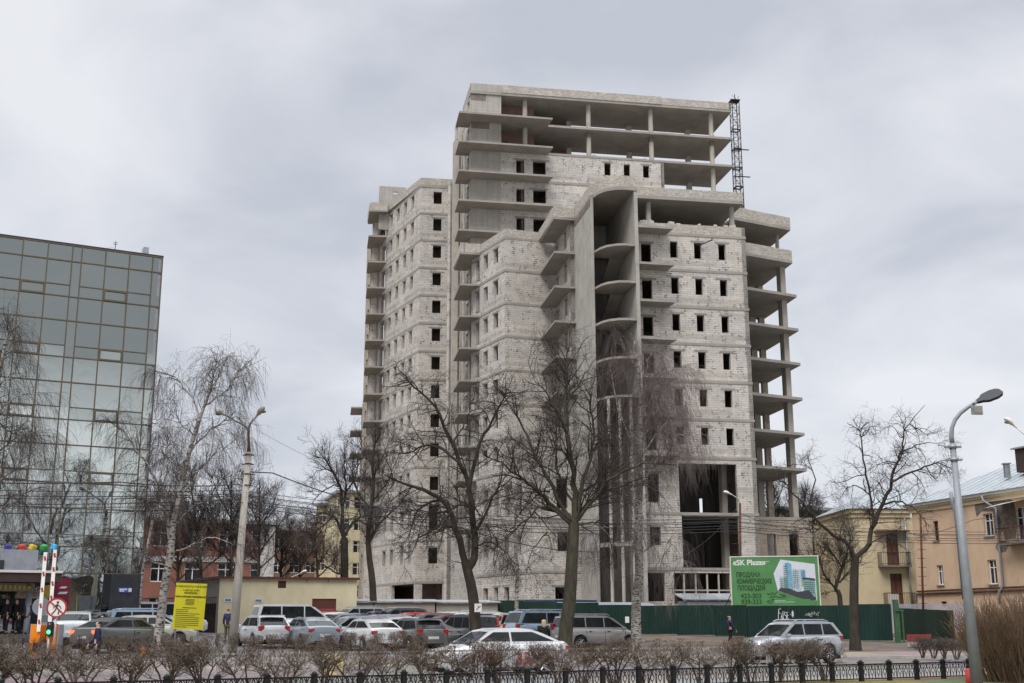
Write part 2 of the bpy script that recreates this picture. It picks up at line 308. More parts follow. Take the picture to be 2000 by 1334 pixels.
def ground(name,c,c2,sc=.6,fine=20,rough=.95):
    k=Mat(name,rough,spec=.2); b=k.ramp(k.noise(sc,6,.6),[(.35,c),(.65,c2)]); b=k.mix(.5,b,k.ramp(k.noise(fine,4,.7),[(.3,(.3,.3,.3)),(.7,(.7,.7,.7))]),'OVERLAY'); v=k.n('ShaderNodeTexVoronoi'); v.inputs['Scale'].default_value=.22; v.feature='F1'; k.l(k.tc.outputs['Object'],v.inputs['Vector']); b=k.mix(.16,b,v.outputs['Color'],'SOFT_LIGHT'); e_=k.n('ShaderNodeTexVoronoi',feature='DISTANCE_TO_EDGE'); e_.inputs['Scale'].default_value=.35; k.l(k.tc.outputs['Object'],e_.inputs['Vector']); b=k.mix(k.math('MULTIPLY',k.math('LESS_THAN',e_.outputs['Distance'],.012),.45),b,(.04,.036,.032)); k.bump(k.noise(fine,3,.6),.4,.01); return k.col(b)
ground('asphalt',(.135,.125,.118),(.18,.17,.16)); ground('asphalt_lot',(.13,.12,.115),(.19,.178,.168),.3); ground('sandy_walk',(.20,.165,.135),(.27,.23,.19),.5); ground('soil',(.09,.075,.055),(.16,.13,.10),.7); ground('grass_ground',(.10,.10,.045),(.16,.145,.075),1.2,35); ground('pavement',(.19,.18,.17),(.25,.235,.22),.5)
def bark(name,c,c2): 
    k=Mat(name,.95,spec=.1); b=k.ramp(k.noise(5,5,.7,sc=(1,1,.3)),[(.3,c),(.7,c2)]); k.bump(k.noise(14,4,.7,sc=(1,1,.25)),.7,.03); return k.col(b)
bark('bark_dark',(.030,.025,.020),(.072,.062,.05)); bark('bark_green',(.045,.042,.03),(.10,.092,.068)); bark('twig_dark',(.036,.029,.026),(.062,.052,.048)); bark('twig_birch',(.115,.09,.086),(.19,.155,.148)); bark('twig_shrub',(.08,.06,.047),(.18,.142,.112)); bark('twig_red',(.10,.074,.062),(.18,.138,.115)); bark('twig_straw',(.085,.055,.038),(.215,.145,.098)); bark('twig_grey',(.055,.045,.041),(.10,.084,.076))
def birch():
    k=Mat('bark_birch',.8,spec=.2); n1=k.noise(1,4,.6,sc=(5,5,13)); n2=k.noise(.55,3,.6,sc=(2,2,2))
    b=k.ramp(n1,[(.50,(.42,.39,.355)),(.60,(.05,.043,.037))]); b=k.mix(k.ramp(n2,[(.45,(0,0,0)),(.66,(.75,.75,.75))]),b,(.075,.062,.052)); return k.col(b)
birch()
def glass_facade():
    k=Mat('mirror_glass',.03,0,.5); t=k.t; t.nodes.remove(k.p)
    g=k.n('ShaderNodeBsdfGlossy'); g.inputs['Roughness'].default_value=.015; g.inputs['Color'].default_value=(.56,.60,.575,1)
    d=k.n('ShaderNodeBsdfDiffuse'); d.inputs['Color'].default_value=(.05,.06,.058,1); mx=k.n('ShaderNodeMixShader'); mx.inputs[0].default_value=.9
    # each pane is bowed a little, so the reflected sky breaks from pane to pane
    bp=k.n('ShaderNodeBump'); bp.inputs['Strength'].default_value=.035; bp.inputs['Distance'].default_value=.1; nz=k.noise(.7,2,.5,src=k.tc.outputs['UV']); k.l(nz,bp.inputs['Height']); k.l(bp.outputs[0],g.inputs['Normal'])
    k.l(d.outputs[0],mx.inputs[1]); k.l(g.outputs[0],mx.inputs[2]); k.l(mx.outputs[0],t.nodes['Material Output'].inputs[0])
glass_facade()
M=MT
def text(s,size,mat,parent,loc,rot,name='lettering',align='LEFT',ext=.004,sx=1,bold=0,shear=0):
    cu=bpy.data.curves.new(name,'FONT'); cu.body=s; cu.size=size; cu.align_x=align; cu.extrude=ext; cu.offset=bold; cu.shear=shear; cu.materials.append(mat)
    to=bpy.data.objects.new(name,cu); C.objects.link(to); bpy.context.view_layer.update(); me=bpy.data.meshes.new_from_object(to.evaluated_get(bpy.context.evaluated_depsgraph_get())); bpy.data.objects.remove(to); o=bpy.data.objects.new(name,me); C.objects.link(o); o.parent=parent; o.location=loc; o.rotation_euler=rot; o.scale=(sx,1,1); return o
# ================= ground =================
def strip(name,mat,Ds,s0,s1,dz,ns=2,kind='structure',poly=None):
    mb=MB()
    for a,b in zip(Ds,Ds[1:]):
        for i in range(ns):
            u0=s0+(s1-s0)*i/ns; u1=s0+(s1-s0)*(i+1)/ns; P=[]
            for s_,D in ((u0,a),(u1,a),(u1,b),(u0,b)):
                x,y=SD(s_,D); P.append((x,y,gz(x,y)+dz))
            mb.face(P,[(p[0],p[1]) for p in P])
    return tag(mb.build(name,M[mat]),kind=kind)
strip('ground','soil',[-60,20,46.5,48,53,82,110,900],-700,900,-.03)
strip('pavement','pavement',[27.3,31.8],-80,160,.006)
strip('grass_verge','grass_ground',[-20,26.6],-120,160,.0)
strip('near_walk_edge','soil',[26.6,27.3],-120,160,.003)
strip('road','asphalt',[31.95,42.2],-120,220,-.02)
strip('far_pavement','sandy_walk',[42.35,46.5,47.4],7.2,220,.09)
strip('entrance_road','asphalt',[42.35,46.5,48,53,60],-120,-17,.004)
strip('far_pavement_left','sandy_walk',[42.35,46.5],-17,7.2,.07)
strip('parking_lot','asphalt_lot',[48.5,53,82,88],-17,22,.012)
for s0,s1,D in ((-120,220,31.8),(-17,220,42.2),(-17,30,47.6)):
    mb=MB(); n=int((s1-s0)/3)
    for i in range(n):
        a=s0+3*i; c=[SD(a+.01,D),SD(a+2.98,D),SD(a+2.98,D+.15),SD(a+.01,D+.15)]; z=gz(*c[0]); mb.prism(c,z-.3,z+.12)
    tag(mb.build('kerb',M['kerb_concrete']),kind='structure')
# low concrete ledge between pavement and hedge
mb=MB()
for i in range(16):
    a=-15.5+3.1*i; c=[SD(a,46.6),SD(a+3.05,46.6),SD(a+3.05,47.0),SD(a,47.0)]; z=gz(*c[0]); mb.prism(c,z-.1,z+.32+.02*(i%3))
tag(mb.build('concrete_ledge',M['kerb_concrete']),'low grey concrete ledge along the verge in front of the parked cars','ledge')
# ================= unfinished building =================
BU=empty('unfinished_building',(8,108,1.1),0,'huge unfinished grey block building with bare concrete floors and empty windows','building')
BI=BU.matrix_world  # parts are built in world coordinates and shifted to the base
def part(mb,name,mat,parent=None,**k):
    o=mb.build(name,M[mat] if isinstance(mat,str) else mat,None,**k); p=parent or BU
    o.parent=p
    off=Vector((8,108,1.1)); 
    o.data.transform(Matrix.Translation(-off)); return o
def L(k): return {1:4.25,2:8.8,0:.4}.get(k,33.3+3.3*(k-9))
def Z(k): return L(k)+EYE
def W(a,b): return (20.85+.985*a-.174*b,102.1+.174*a+.985*b)
ST=.23
def facade(a,b,ks,top,wins,mat='block_masonry',u0=0,z0=None,extra=(),lint=True,th=.38,name='masonry_wall',reps=None):
    """wins: list of (s0,s1,dz0,dz1) measured down from the slab bottom, repeated for every storey k in ks"""
    ops=list(extra)
    for k in ks:
        for s0,s1,d0,d1 in wins: ops.append((s0,s1,Z(k)+d0,Z(k)+d1))
    mb=MB(); mb.wall(a,b,Z(ks[0]-1) if z0 is None else z0,top,ops,th,u0=u0); wobj=part(mb,name,mat)
    if lint:
        A=Vector(a);B=Vector(b); d=(B-A).normalized(); n=Vector((d.y,-d.x)); rr=random.Random(int(u0*7)+len(ops))
        for s0,s1,zz0,zz1 in ops:
            if s1-s0<.5 or s1-s0>1.8 or rr.random()<.12: continue
            m2=MB(); e0,e1=rr.uniform(.15,.42),rr.uniform(.15,.42); c=[A+d*(s0-e0)+n*.012,A+d*(s1+e1)+n*.012,A+d*(s1+e1)-n*.1,A+d*(s0-e0)-n*.1]
            m2.prism([(q.x,q.y) for q in c],zz1-.002,zz1+.19); part(m2,'lintel','lintel_concrete',wobj)
    return wobj
def slab(poly,z,th=ST,name='floor_slab',mat='slab_concrete',parent=None):
    mb=MB(); mb.prism(poly,z,z+th); return part(mb,name,mat,parent)
def column(x,y,z0,z1,r=.27,rect=None,rz=R(10),mat='column_concrete'):
    mb=MB()
    if rect: mb.box((x,y,(z0+z1)/2),(rect[0],rect[1],z1-z0),rz)
    else: mb.tube([(x,y,z0),(x,y,z1)],r,14,cap=False)
    return part(mb,'column',mat)
def para(pts,z0,z1,th=.3,mat='parapet_brick',closed=False,name='parapet'):
    mb=MB(); u=0
    for a,b in zip(pts,pts[1:]): mb.wall(a,b,z0,z1,(),th,u0=u); u+=(Vector(b)-Vector(a)).length
    return part(mb,name,mat)
GB=.6
# --- front right wing R
Rl,Rr=W(-10.32,0),W(0,0); RW=[(.68,1.6,-2.6,-.88),(3.33,4.03,-2.04,-.55),(5.53,6.22,-2.04,-.57),(7.78,8.46,-2.05,-.58)]
def low(k0,k1): return (Z(k0),Z(k1))
ex=[(3.42,8.55,Z(2)+ST,Z(3)-.36),(3.55,8.57,Z(1)+ST,Z(2)-.06),(.7,1.67,Z(3)-3.65,Z(3)-1.26),(.75,1.7,Z(2)-2.5,Z(2)-1.0),(.38,1.94,Z(1)-2.5,Z(1)-.2),(2.7,9.9,GB,Z(1)-.2)]
facade(Rl,Rr,range(4,10),Z(9),RW,z0=GB,extra=ex,u0=3)
para([Rl,Rr],Z(9)+ST,Z(9)+1.08)
facade(Rr,W(0,7.5),range(3,10),Z(9),[],z0=GB,u0=20); para([Rr,W(0,7)],Z(9)+ST,Z(9)+1.08)
# inner front slabs seen in the tall openings
for k in range(1,10): slab([W(-10.4,-.05),W(.05,-.05),W(.05,23),W(-21.3,23),W(-19.5,14.2),W(-14.25,14.5),W(-14.2,7.3),W(-10.4,7.3)] if k<9 else [W(-10.4,-.05),W(.05,-.05),W(.05,23.3),W(-13,23.3),W(-13.2,7.3),W(-10.4,7.3)],Z(k))
# inner partition walls that keep the rooms dark
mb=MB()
for b_ in (6.5,): mb.wall(W(-10.2,b_),W(-.2,b_),GB,Z(3)-.01,[(7.25,7.6,Z(2)+.3,Z(3)-2.6),(7.3,7.65,Z(1)+.3,Z(2)-1.5)],.25); part(mb,'inner_wall','inner_shade'); mb=MB()  # dark wall colour stands in for the shade deep in the openings
mb.wall(W(-10.2,9),W(-.2,9),Z(3)+ST,Z(9)-.01,[],.25); part(mb,'inner_wall','cast_concrete')
for a_ in (-7,-1.9): column(*W(a_,3.2),GB,Z(3)-.002,rect=(.45,.9))
# balconies on R
for k in range(4,11):
    zb=Z(k-1) if k<11 else 0
    if k-1>=3: slab([W(-10.33,-1.75),W(-7.2,-1.7),W(-7.35,.02),W(-10.33,.02)],Z(k-1)-.004,.2,'balcony_slab')
slab([W(-10.33,-1.75),W(-7.2,-1.7),W(-7.35,.02),W(-10.33,.02)],Z(9)-.004,.2,'balcony_slab') if False else None
rr=random.Random(9)
for k in range(46):
    lv=rr.choice((9,13,14,15)); mb=MB(); a_=rr.uniform(-20,7.5) if lv>9 else rr.uniform(-9.8,-.6); b_=23.7+rr.uniform(0,.6) if lv>9 else .45+rr.uniform(0,.4); zz=Z(lv)+(.252 if lv>9 else 1.08)
    if lv in (13,) and a_<.4: continue
    if lv==14 and a_<-18: continue
    x,y=W(a_,b_ if lv>9 else .15); h_=rr.uniform(.08,.3); mb.box((x,y,zz+h_/2),(rr.uniform(.15,.6),rr.uniform(.15,.26),h_),R(10)+rr.uniform(-.3,.3)); part(mb,'loose_block','block_masonry')
# ground floor mullion grid in the wide opening
mb=MB()
for s_ in (3.6,4.6,5.6,6.6,7.6,8.3): x,y=W(-10.32+s_,.15); mb.box((x,y,(GB+Z(1)-.2)/2+.3),(.13,.13,Z(1)-.2-GB),R(10))
for z_ in (2.1,3.1,4.25): x,y=W(-4.1,.15); mb.box((x,y,z_),(7,.11,.11),R(10))
part(mb,'window_grid','column_concrete')
# --- open storey, S10 slab with curved bay and parapet
arc=[W(-13.72,.74),W(-13.5,-.3),W(-13.02,-1.15),W(-12.24,-1.68),W(-11.5,-1.83),W(-10.34,-1.76)]
S10=arc+[W(-10.34,0.0),W(-.0,-.02),W(.05,23.3),W(-13.95,23.3),W(-13.95,7.2),W(-13.95,.74)]
slab(S10,Z(10),.3)
para([W(-13.95,7.2),W(-13.93,.72)]+arc,Z(10)+.3,Z(10)+1.3,.25); para([W(-10.3,0),W(-.01,-.0)],Z(10)+.3,Z(10)+1.08); para([W(-.01,0),W(0,23)],Z(10)+.3,Z(10)+1.08)
column(*W(-8.55,1.1),Z(9)+ST,Z(10)-.002,.24); column(*W(-.75,1.1),Z(9)+ST,Z(10)-.002,.24); column(*W(-4.5,9),Z(9)+ST,Z(10)-.002,.24); column(*W(-1.3,8),Z(9)+ST,Z(10)-.002,.24)
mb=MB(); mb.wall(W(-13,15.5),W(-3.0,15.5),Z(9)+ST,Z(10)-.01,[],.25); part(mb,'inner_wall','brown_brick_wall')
mb=MB(); mb.wall(W(-10.35,-1.35),W(-10.35,.1),Z(9)+ST,Z(10)-.004,(),.3); 
# --- stair core
mb=MB(); mb.prism([W(-13.95,.74),W(-13.68,.74),W(-13.68,9.5),W(-13.95,9.5)],GB,Z(10)-.001); part(mb,'stair_core_wall','cast_concrete')
mb=MB(); mb.prism([W(-10.66,-1.7),W(-10.34,-1.7),W(-10.34,9.5),W(-10.66,9.5)],GB,Z(10)-.001); part(mb,'stair_core_wall','cast_concrete')
mb=MB(); mb.wall(W(-13.66,8.0),W(-10.68,8.0),GB,Z(10)-.01,[(.2,1.1,Z(k)+ST,Z(k)+ST+2.1) for k in range(3,10)],.25); part(mb,'inner_wall','cast_concrete')
mb=MB(); mb.wall(W(-13.985,7.15),W(-13.985,.80),Z(10)-.62,Z(10)-.02,(),.012); part(mb,'brick_band','parapet_red' if 'parapet_red' in M else 'dark_brick')
for k in range(3,10):
    zl=Z(k)-1.75
    if k>=5:
        slab([W(-13.66,.78),W(-13.4,-.3),W(-13.0,-1.05),W(-12.24,-1.62),W(-11.5,-1.8),W(-10.68,-1.72),W(-10.68,2.2),W(-13.66,2.2)],zl,.2,'curved_landing')
    slab([W(-13.66,5.6),W(-10.68,5.6),W(-10.68,7.98),W(-13.66,7.98)],Z(k)-.01,.2,'stair_landing')
    mb=MB()
    for (a0,a1,zA,zB) in ((-13.3,-12.0,zl,Z(k)),(-11.9,-10.7,zl,Z(k)-3.3)):
        p=[W(a0,2.2),W(a1,2.2),W(a1,5.6),W(a0,5.6)]; zz=[zA,zA,zB,zB]
        lo=[(*q,z_) for q,z_ in zip(p,zz)]; hi=[(*q,z_+.19) for q,z_ in zip(p,zz)]
        mb.face(hi); mb.face(lo[::-1])
        for i in range(4): j=(i+1)%4; mb.face([lo[i],lo[j],hi[j],hi[i]])
    part(mb,'stair_flight','slab_concrete')
for a_,b_ in ((-13.05,-.75),(-12.25,-1.3),(-11.35,-1.5)): column(*W(a_,b_),GB,Z(5)-1.76,.14)
slab([W(-13.66,.7),W(-13.0,-1.2),W(-11.5,-1.85),W(-10.68,-1.75),W(-10.68,-1.2),W(-11.5,-1.3),W(-12.7,-.7),W(-13.3,.7)],EYE+6.1,.35,'ring_beam')
mb=MB(); mb.wall(W(-13.64,2.3),W(-10.7,2.3),GB,Z(5)-1.9,[(.9,1.9,Z(1)+.2,Z(2)-.6)],.2); part(mb,'inner_wall','inner_shade')  # added behind the thin columns, interior shade painted as a dark wall colour
mb=MB(); x,y=W(-10.32+5.75,.1); x2,y2=W(-10.32+6.9,-1.0); mb.tube([(x,y,Z(9)-.9),(x2,y2,Z(9)-.55)],.05,6); part(mb,'scaffold_pole','dark_metal')
# --- wing D (recess between M and the core) and strip
D0,D1,D2=W(-14.28,14.2),W(-14.28,7.2),W(-13.96,7.2)
facade(D0,D1,range(4,11),Z(10),[(.6,1.5,-2.2,-.6),(4.2,5.2,-2.0,-.35)],z0=GB,u0=40)
facade(D1,D2,range(4,11),Z(10),[],z0=GB,u0=50,lint=False)
for k in range(5,11): slab([W(-15.95,6.75),W(-13.96,6.85),W(-13.96,7.5),W(-14.2,7.5),W(-14.2,13.9),W(-15.85,13.9)],Z(k),.2,'balcony_slab')
para([W(-15.95,13.9),W(-15.95,6.75),W(-13.97,6.8)],Z(10)+.2,Z(10)+1.2,.22)
# --- wing M
Mc,Mo,Mr=(-4.1,119.06),(-.6,111.9),W(-14.3,14.2)
facade(Mo,Mr,range(4,11),Z(10),[],z0=GB,u0=60); facade(Mc,Mo,range(4,11),Z(10),[(8-2.68,8-1.63,-1.92,-.44),(8-5.0,8-4.02,-1.92,-.44),(8-6.9,8-6.0,-2.75,-.5)],z0=GB,u0=70)
facade(W(-21.3,23.3),Mc,range(4,11),Z(10),[(.5,1.3,-2.6,-.5)],z0=GB,u0=80)
slab([Mc,(-.63,111.85),Mr,W(-14.2,8),W(-13,8),W(-13,23.3),W(-21.35,23.3)],Z(10)+.002,.24)
for k in range(3,10): slab([(-4.14,119.06),(-.63,111.85),(4.38,113.58),W(-14,15),W(-21.4,23)],Z(k)+.003,ST,'floor_slab')
para([W(-22.6,19.0),(-3.15,117.0)],Z(10)+.2,Z(10)+1.15,.25); para([(-3.15,117.0),Mo,Mr],Z(10)+.24,Z(10)+1.05,.25)
mb=MB(); mb.wall(W(-23.05,24.8),W(-23.05,19.02),Z(10)+.2,Z(10)+1.15,(),.22); part(mb,'parapet','parapet_brick')
for k in range(2,11): slab([W(-23.1,19.0),W(-21.05,18.9),W(-21.0,22.3),W(-21.6,24.9),W(-22.95,24.9)],Z(k),.2,'balcony_slab')
mb=MB(); mb.wall((-1.6,120.3),(1.9,113.6),GB,Z(10)-.01,(),.2); mb.wall(W(-12.6,14),W(-12.6,7.6),GB,Z(10)-.01,(),.2); part(mb,'inner_wall','dark_brick')  # added partitions behind the windows, put in to keep the openings dark
# podium under M
Pd,Pc,Pe=(2.6,105.2),(-3.4,116.0),(6.35,106.0)
lp=(Vector(Pc)-Vector(Pd)).length; g=lambda a,b,z0,z1:(lp-a,lp-b,EYE+z0,EYE+z1)
facade(Pc,Pd,[1],Z(3),[],z0=GB,u0=90,extra=[g(*q) for q in ((4.42,3.5,9.4,12.3),(6.6,5.8,9.5,12.3),(8.7,7.9,9.6,12.3),(10.7,9.95,9.6,12.3),(4.45,3.7,6.1,7.7),(6.6,5.9,6.1,7.7),(8.7,7.95,6.1,7.75),(10.75,9.98,6.1,7.75),(6.8,5.9,1.7,3.2),(8.75,7.95,1.7,3.2),(10.9,9.98,1.7,3.2))])
facade(Pd,Pe,[1],Z(3),[],z0=GB,u0=104,extra=[(1.35,2.36,EYE+9.8,EYE+12.4),(1.4,2.37,EYE+6.1,EYE+7.8),(1.15,2.37,EYE+1.5,EYE+3.05)])
for z_,t_ in ((Z(1),.2),(Z(2),.2),(Z(3),.25)): slab([(-3.45,115.97),(2.6,105.14),(6.36,105.95),W(-13.97,7),W(-14,14),W(-19.5,14.5)],z_-.003,t_)
# --- tower T
Tl=W(-21.4,23.5); Tlen=29.7; TA=W(-21.4+21.6,23.5); T33=W(-18.1,23.5)
mb=MB(); mb.wall(Tl,T33,Z(3),Z(16),[],.4); part(mb,'shear_wall','cast_concrete')
for k,(s0,s1) in ((15,(0.0,2.0)),(16,(-.1,1.6))):
    mb=MB(); mb.wall(W(-21.4+s0,23.48),W(-21.4+s1,23.48),Z(k)-.75,Z(k)-.02,(),.015); part(mb,'brick_band','dark_brick')
rows=[(1.65,2.55,-2.28,-.78),(3.5,4.93,-2.28,-.8)]
ops=[(s0,s1,Z(k)+a,Z(k)+b) for k in range(9,15) for s0,s1,a,b in rows]+[(s0,s1,Z(14)-1.9,Z(14)-.47) for s0,s1 in ((11.5,12.23),(13.7,14.42),(15.9,16.62))]
facade(T33,TA,[1],Z(14),[],z0=Z(8),u0=120,extra=ops)
facade(TA,W(.2,30),[1],Z(14),[],z0=Z(9),u0=150,lint=False)
mb=MB(); mb.wall(W(-18.2,29.9),W(8.2,29.9),Z(8),Z(12)-.3,(),.3); part(mb,'inner_wall','cast_concrete')
mb=MB(); mb.wall(W(-22.0,33),W(-21.4,23.9),GB,Z(16),[(.8,1.9,Z(k)-3.05,Z(k)-.3) for k in range(3,17)]+[(7.2,8.4,Z(k)-3.05,Z(k)-.2) for k in range(3,17)],.35); part(mb,'side_wall','block_masonry')
column(*W(-22.3,29.5),Z(2),Z(15),rect=(.55,1.0)); column(*W(-22.0,26.3),Z(2),Z(15),rect=(.18,.5))
for k in range(9,17):
    dep=30.1 if k>13 else 29.5
    if k==16: slab([W(-21.5,23.35),W(8.35,23.4),W(8.35,30.1),W(-21.5,30.1)],Z(16),.3)
    else: slab([W(-21.45,23.44),W(8.3,23.44),W(8.3,dep),W(-21.45,dep)],Z(k)+.001,.25)
for k in range(11,16): slab([W(-23,21.35),W(-12.8,21.45),W(-12.95,23.42),W(-21.38,23.42),W(-21.42,25.2),W(-22.9,25.2)],Z(k)-.004,.2,'balcony_slab')
para([W(-21.5,23.35),W(-18.0,23.35)],Z(16)+.3,Z(16)+1.18,.3,'cast_concrete'); para([W(-18.0,23.3),W(.1,23.3)],Z(16)+.3,Z(16)+1.2,.3); para([W(.1,23.36),W(8.35,23.36),W(8.35,30.1)],Z(16)+.3,Z(16)+1.12,.3); para([W(-21.5,30),W(-21.5,23.4)],Z(16)+.3,Z(16)+1.18,.3,'cast_concrete')
for s_ in (6.1,13.3,20.5,27.6):
    for k in range(13,17):
        if s_<21 and k<15: continue
        column(*W(-21.4+s_,24.4),Z(k-1)+.25,Z(k)-.002,.27)
        if s_>10: column(*W(-21.4+s_-1.2,29.2),Z(k-1)+.25,Z(k)-.002,rect=(.55,.55))
    if s_>10:
        mb=MB(); x,y=W(-21.4+s_,24.4); mb.tube([(x,y,Z(15)-.62),(x,y,Z(15)-.01)],.285,14,cap=False); part(mb,'brick_band','dark_brick')
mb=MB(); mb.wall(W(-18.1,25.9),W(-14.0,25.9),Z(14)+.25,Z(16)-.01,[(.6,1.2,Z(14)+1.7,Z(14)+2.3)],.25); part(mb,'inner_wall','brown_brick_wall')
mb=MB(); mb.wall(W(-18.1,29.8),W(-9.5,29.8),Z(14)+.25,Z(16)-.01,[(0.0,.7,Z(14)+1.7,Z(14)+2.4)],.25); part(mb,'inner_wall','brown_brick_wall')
mb=MB(); mb.wall(W(-18.0,27.2),W(8.0,27.2),Z(8),Z(13)-.01,(),.2); mb.wall(W(-18.0,26.6),W(.1,26.6),Z(13)+.3,Z(14)-.01,(),.2); mb.wall(W(-15.6,24.0),W(-15.6,27),Z(8),Z(14)-.01,(),.2); part(mb,'inner_wall','dark_brick')  # partitions added inside the tower so that its windows go black
mb=MB(); mb.wall(W(-22.4,33.2),W(-20.9,35.9),GB,Z(14),(),.3); part(mb,'side_wall','block_masonry')
# --- left wing LW
A_,Ar_,Ac_=(-10.53,132.8),W(-20.9,35.6),(-16.7,145.4)
lc=(Vector(Ac_)-Vector(A_)).length
lwc=[(lc-3.1,lc-2.15,-1.85,-.3),(lc-5.45,lc-4.55,-1.85,-.3),(lc-7.95,lc-7.0,-1.85,-.3),(lc-10.3,lc-9.35,-1.85,-.3),(lc-12.95,lc-11.7,-2.6,-.35)]
h=lambda a,b,z0,z1:(lc-a,lc-b,EYE+z0,EYE+z1)
facade(Ac_,A_,range(4,15),Z(14),lwc,z0=GB,u0=170,extra=[h(2.3,1.4,6.4,8.4),h(4.65,3.8,6.4,8.5),h(8.0,7.0,6.5,8.3),h(10.45,9.4,6.5,8.2),h(7.18,.3,1.2,4.3),h(2.45,1.5,10.4,12.2),h(4.7,3.8,10.4,12.2),h(8,7,10.4,12.2),h(10.4,9.4,10.4,12.2)])
facade(A_,Ar_,range(5,15),Z(14),[(1.47,2.44,-1.96,-.47)],z0=GB,u0=190,extra=[(1.47,2.44,EYE+14.4,EYE+15.9),(1.42,2.42,EYE+10.1,EYE+12.7),(1.42,2.42,EYE+6.4,EYE+8.1),(.8,3.0,EYE+1.2,EYE+4.3)])
for k in range(1,15): slab([Ac_,(-10.54,132.74),W(-20.88,35.55),W(-20.8,47),(-16,147)],Z(k),.22 if k<14 else .3)
para([(-16.72,145.4),(-15.3,141.95),(-10.56,132.74),W(-20.85,35.52)],Z(14)+.3,Z(14)+1.16,.3)
for k in range(3,15): slab([W(-31.05,45.15),W(-28.75,44.95),W(-28.9,46.2),W(-29.45,49.3),W(-30.0,50.1),W(-30.95,50.1)],Z(k)-.003,.2,'balcony_slab')
para([W(-31.0,50),W(-31.0,45.18),W(-28.8,45.0)],Z(14)+.2,Z(14)+1.2,.22)
mb=MB(); mb.wall(W(-30.7,55),W(-29.6,49.0),GB,Z(13)+1.5,[(1,2,Z(k)-2.8,Z(k)-.5) for k in range(2,14)],.4,u0=210); part(mb,'side_wall','old_block_masonry')
column(*W(-30.2,50.6),GB,Z(13)+1.4,rect=(.5,.9))
mb=MB(); mb.wall((-16.5,142.2),(-13.2,142.8),Z(14)-2,EYE+53.5,[(1.75,2.25,EYE+52.5,EYE+52.85)],.3); mb.wall((-17.1,146.8),(-16.5,142.2),Z(14)-2,EYE+53.5,(),.3); part(mb,'roof_plant_wall','cast_concrete')
mb=MB(); mb.wall(W(-27.6,52.5),(-7.9,134.6),GB,Z(14)-.01,(),.2); mb.wall(W(-24.5,38.2),W(-21,38.0),GB,Z(14)-.01,(),.2); part(mb,'inner_wall','dark_brick')  # added behind the left wing windows to stop light showing through
mb=MB(); mb.wall(W(-30.35,49.6),W(-29.55,49.25),GB,Z(14)-.01,(),.35); part(mb,'side_wall','block_masonry')
# far left lower wing behind
mb=MB(); mb.wall((-19.35,156),(-13,157),GB,Z(8)+1,[],.4,u0=230); mb.wall((-22.3,176),(-19.35,156),GB,Z(8)+1,[(a_,a_+1.2,Z(k)-2.6,Z(k)-.4) for k in range(2,9) for a_ in (3,9,14)],.4,u0=240); part(mb,'side_wall','block_masonry')
for k in range(3,9): slab([(-22.9,169.0),(-21.2,169.2),(-22.0,175),(-23.8,175)],Z(k),.2,'balcony_slab')
# --- right open wing E
Ep=[(20.6,106.2),(26.75,109.5),(25.35,118.2),(18.6,117.2)]
for k in range(3,11): slab(Ep if k>8 else [(20.6,106.2),(27.0,109.65),(25.6,118.3),(18.6,117.2)],Z(k),.26)
for k in (9,10): para([Ep[0],Ep[1],Ep[2]],Z(k)+.26,Z(k)+1.28,.25)
for k in range(3,11):
    z0,z1=(Z(k-1)+(.26 if k>3 else ST)),Z(k)-.002
    if k==10: column(25.75,111.0,z0,z1,.19); column(25.0,117.0,z0,z1,.2)
    else:
        column(25.95,111.1,z0,z1,rect=(.5,1.0)); column(25.2,117.5,z0,z1,rect=(.55,.5),mat='old_block_masonry'); column(24.3,117.5,z0,z1,rect=(.6,.5)); 
mb=MB(); mb.wall((18.7,117.9),(24.0,118.2),Z(2),Z(10)-.01,[(3.6,4.3,Z(k)-3.0,Z(k)-.01) for k in range(3,11)],.25); part(mb,'inner_wall','old_block_masonry')
facade((21.2,105.75),(26.45,106.9),[1],Z(2),[],mat='old_block_masonry',z0=GB,u0=260,extra=[(1.1,1.95,EYE+5.3,EYE+7.6),(3.2,4.1,EYE+5.3,EYE+7.6),(1.1,1.95,EYE+1,EYE+3.2),(3.2,4.1,EYE+1,EYE+3.2)],lint=False)
facade((26.45,106.9),(25.3,115.5),[1],Z(2),[],mat='old_block_masonry',z0=GB,u0=270)
slab([(21.15,105.7),(26.5,106.85),(26.9,110),(25.5,118),(19,117),(20,108)],Z(2)-.002,.26)
# back wall closing the whole block
mb=MB(); mb.wall(W(.3,31.0),W(-21,31.0),GB,Z(12),(),.3); mb.wall(W(0,23.5),W(0,31),GB,Z(10),(),.3); mb.wall(W(-20.8,47.5),(-15.8,147.2),GB,Z(14)-.1,(),.3); mb.wall(W(-20.9,35.8),W(-20.85,47.3),GB,Z(14)-.1,(),.3); mb.wall((26,118.4),(18,117.6),GB,Z(2),(),.3); part(mb,'rear_wall','block_masonry')
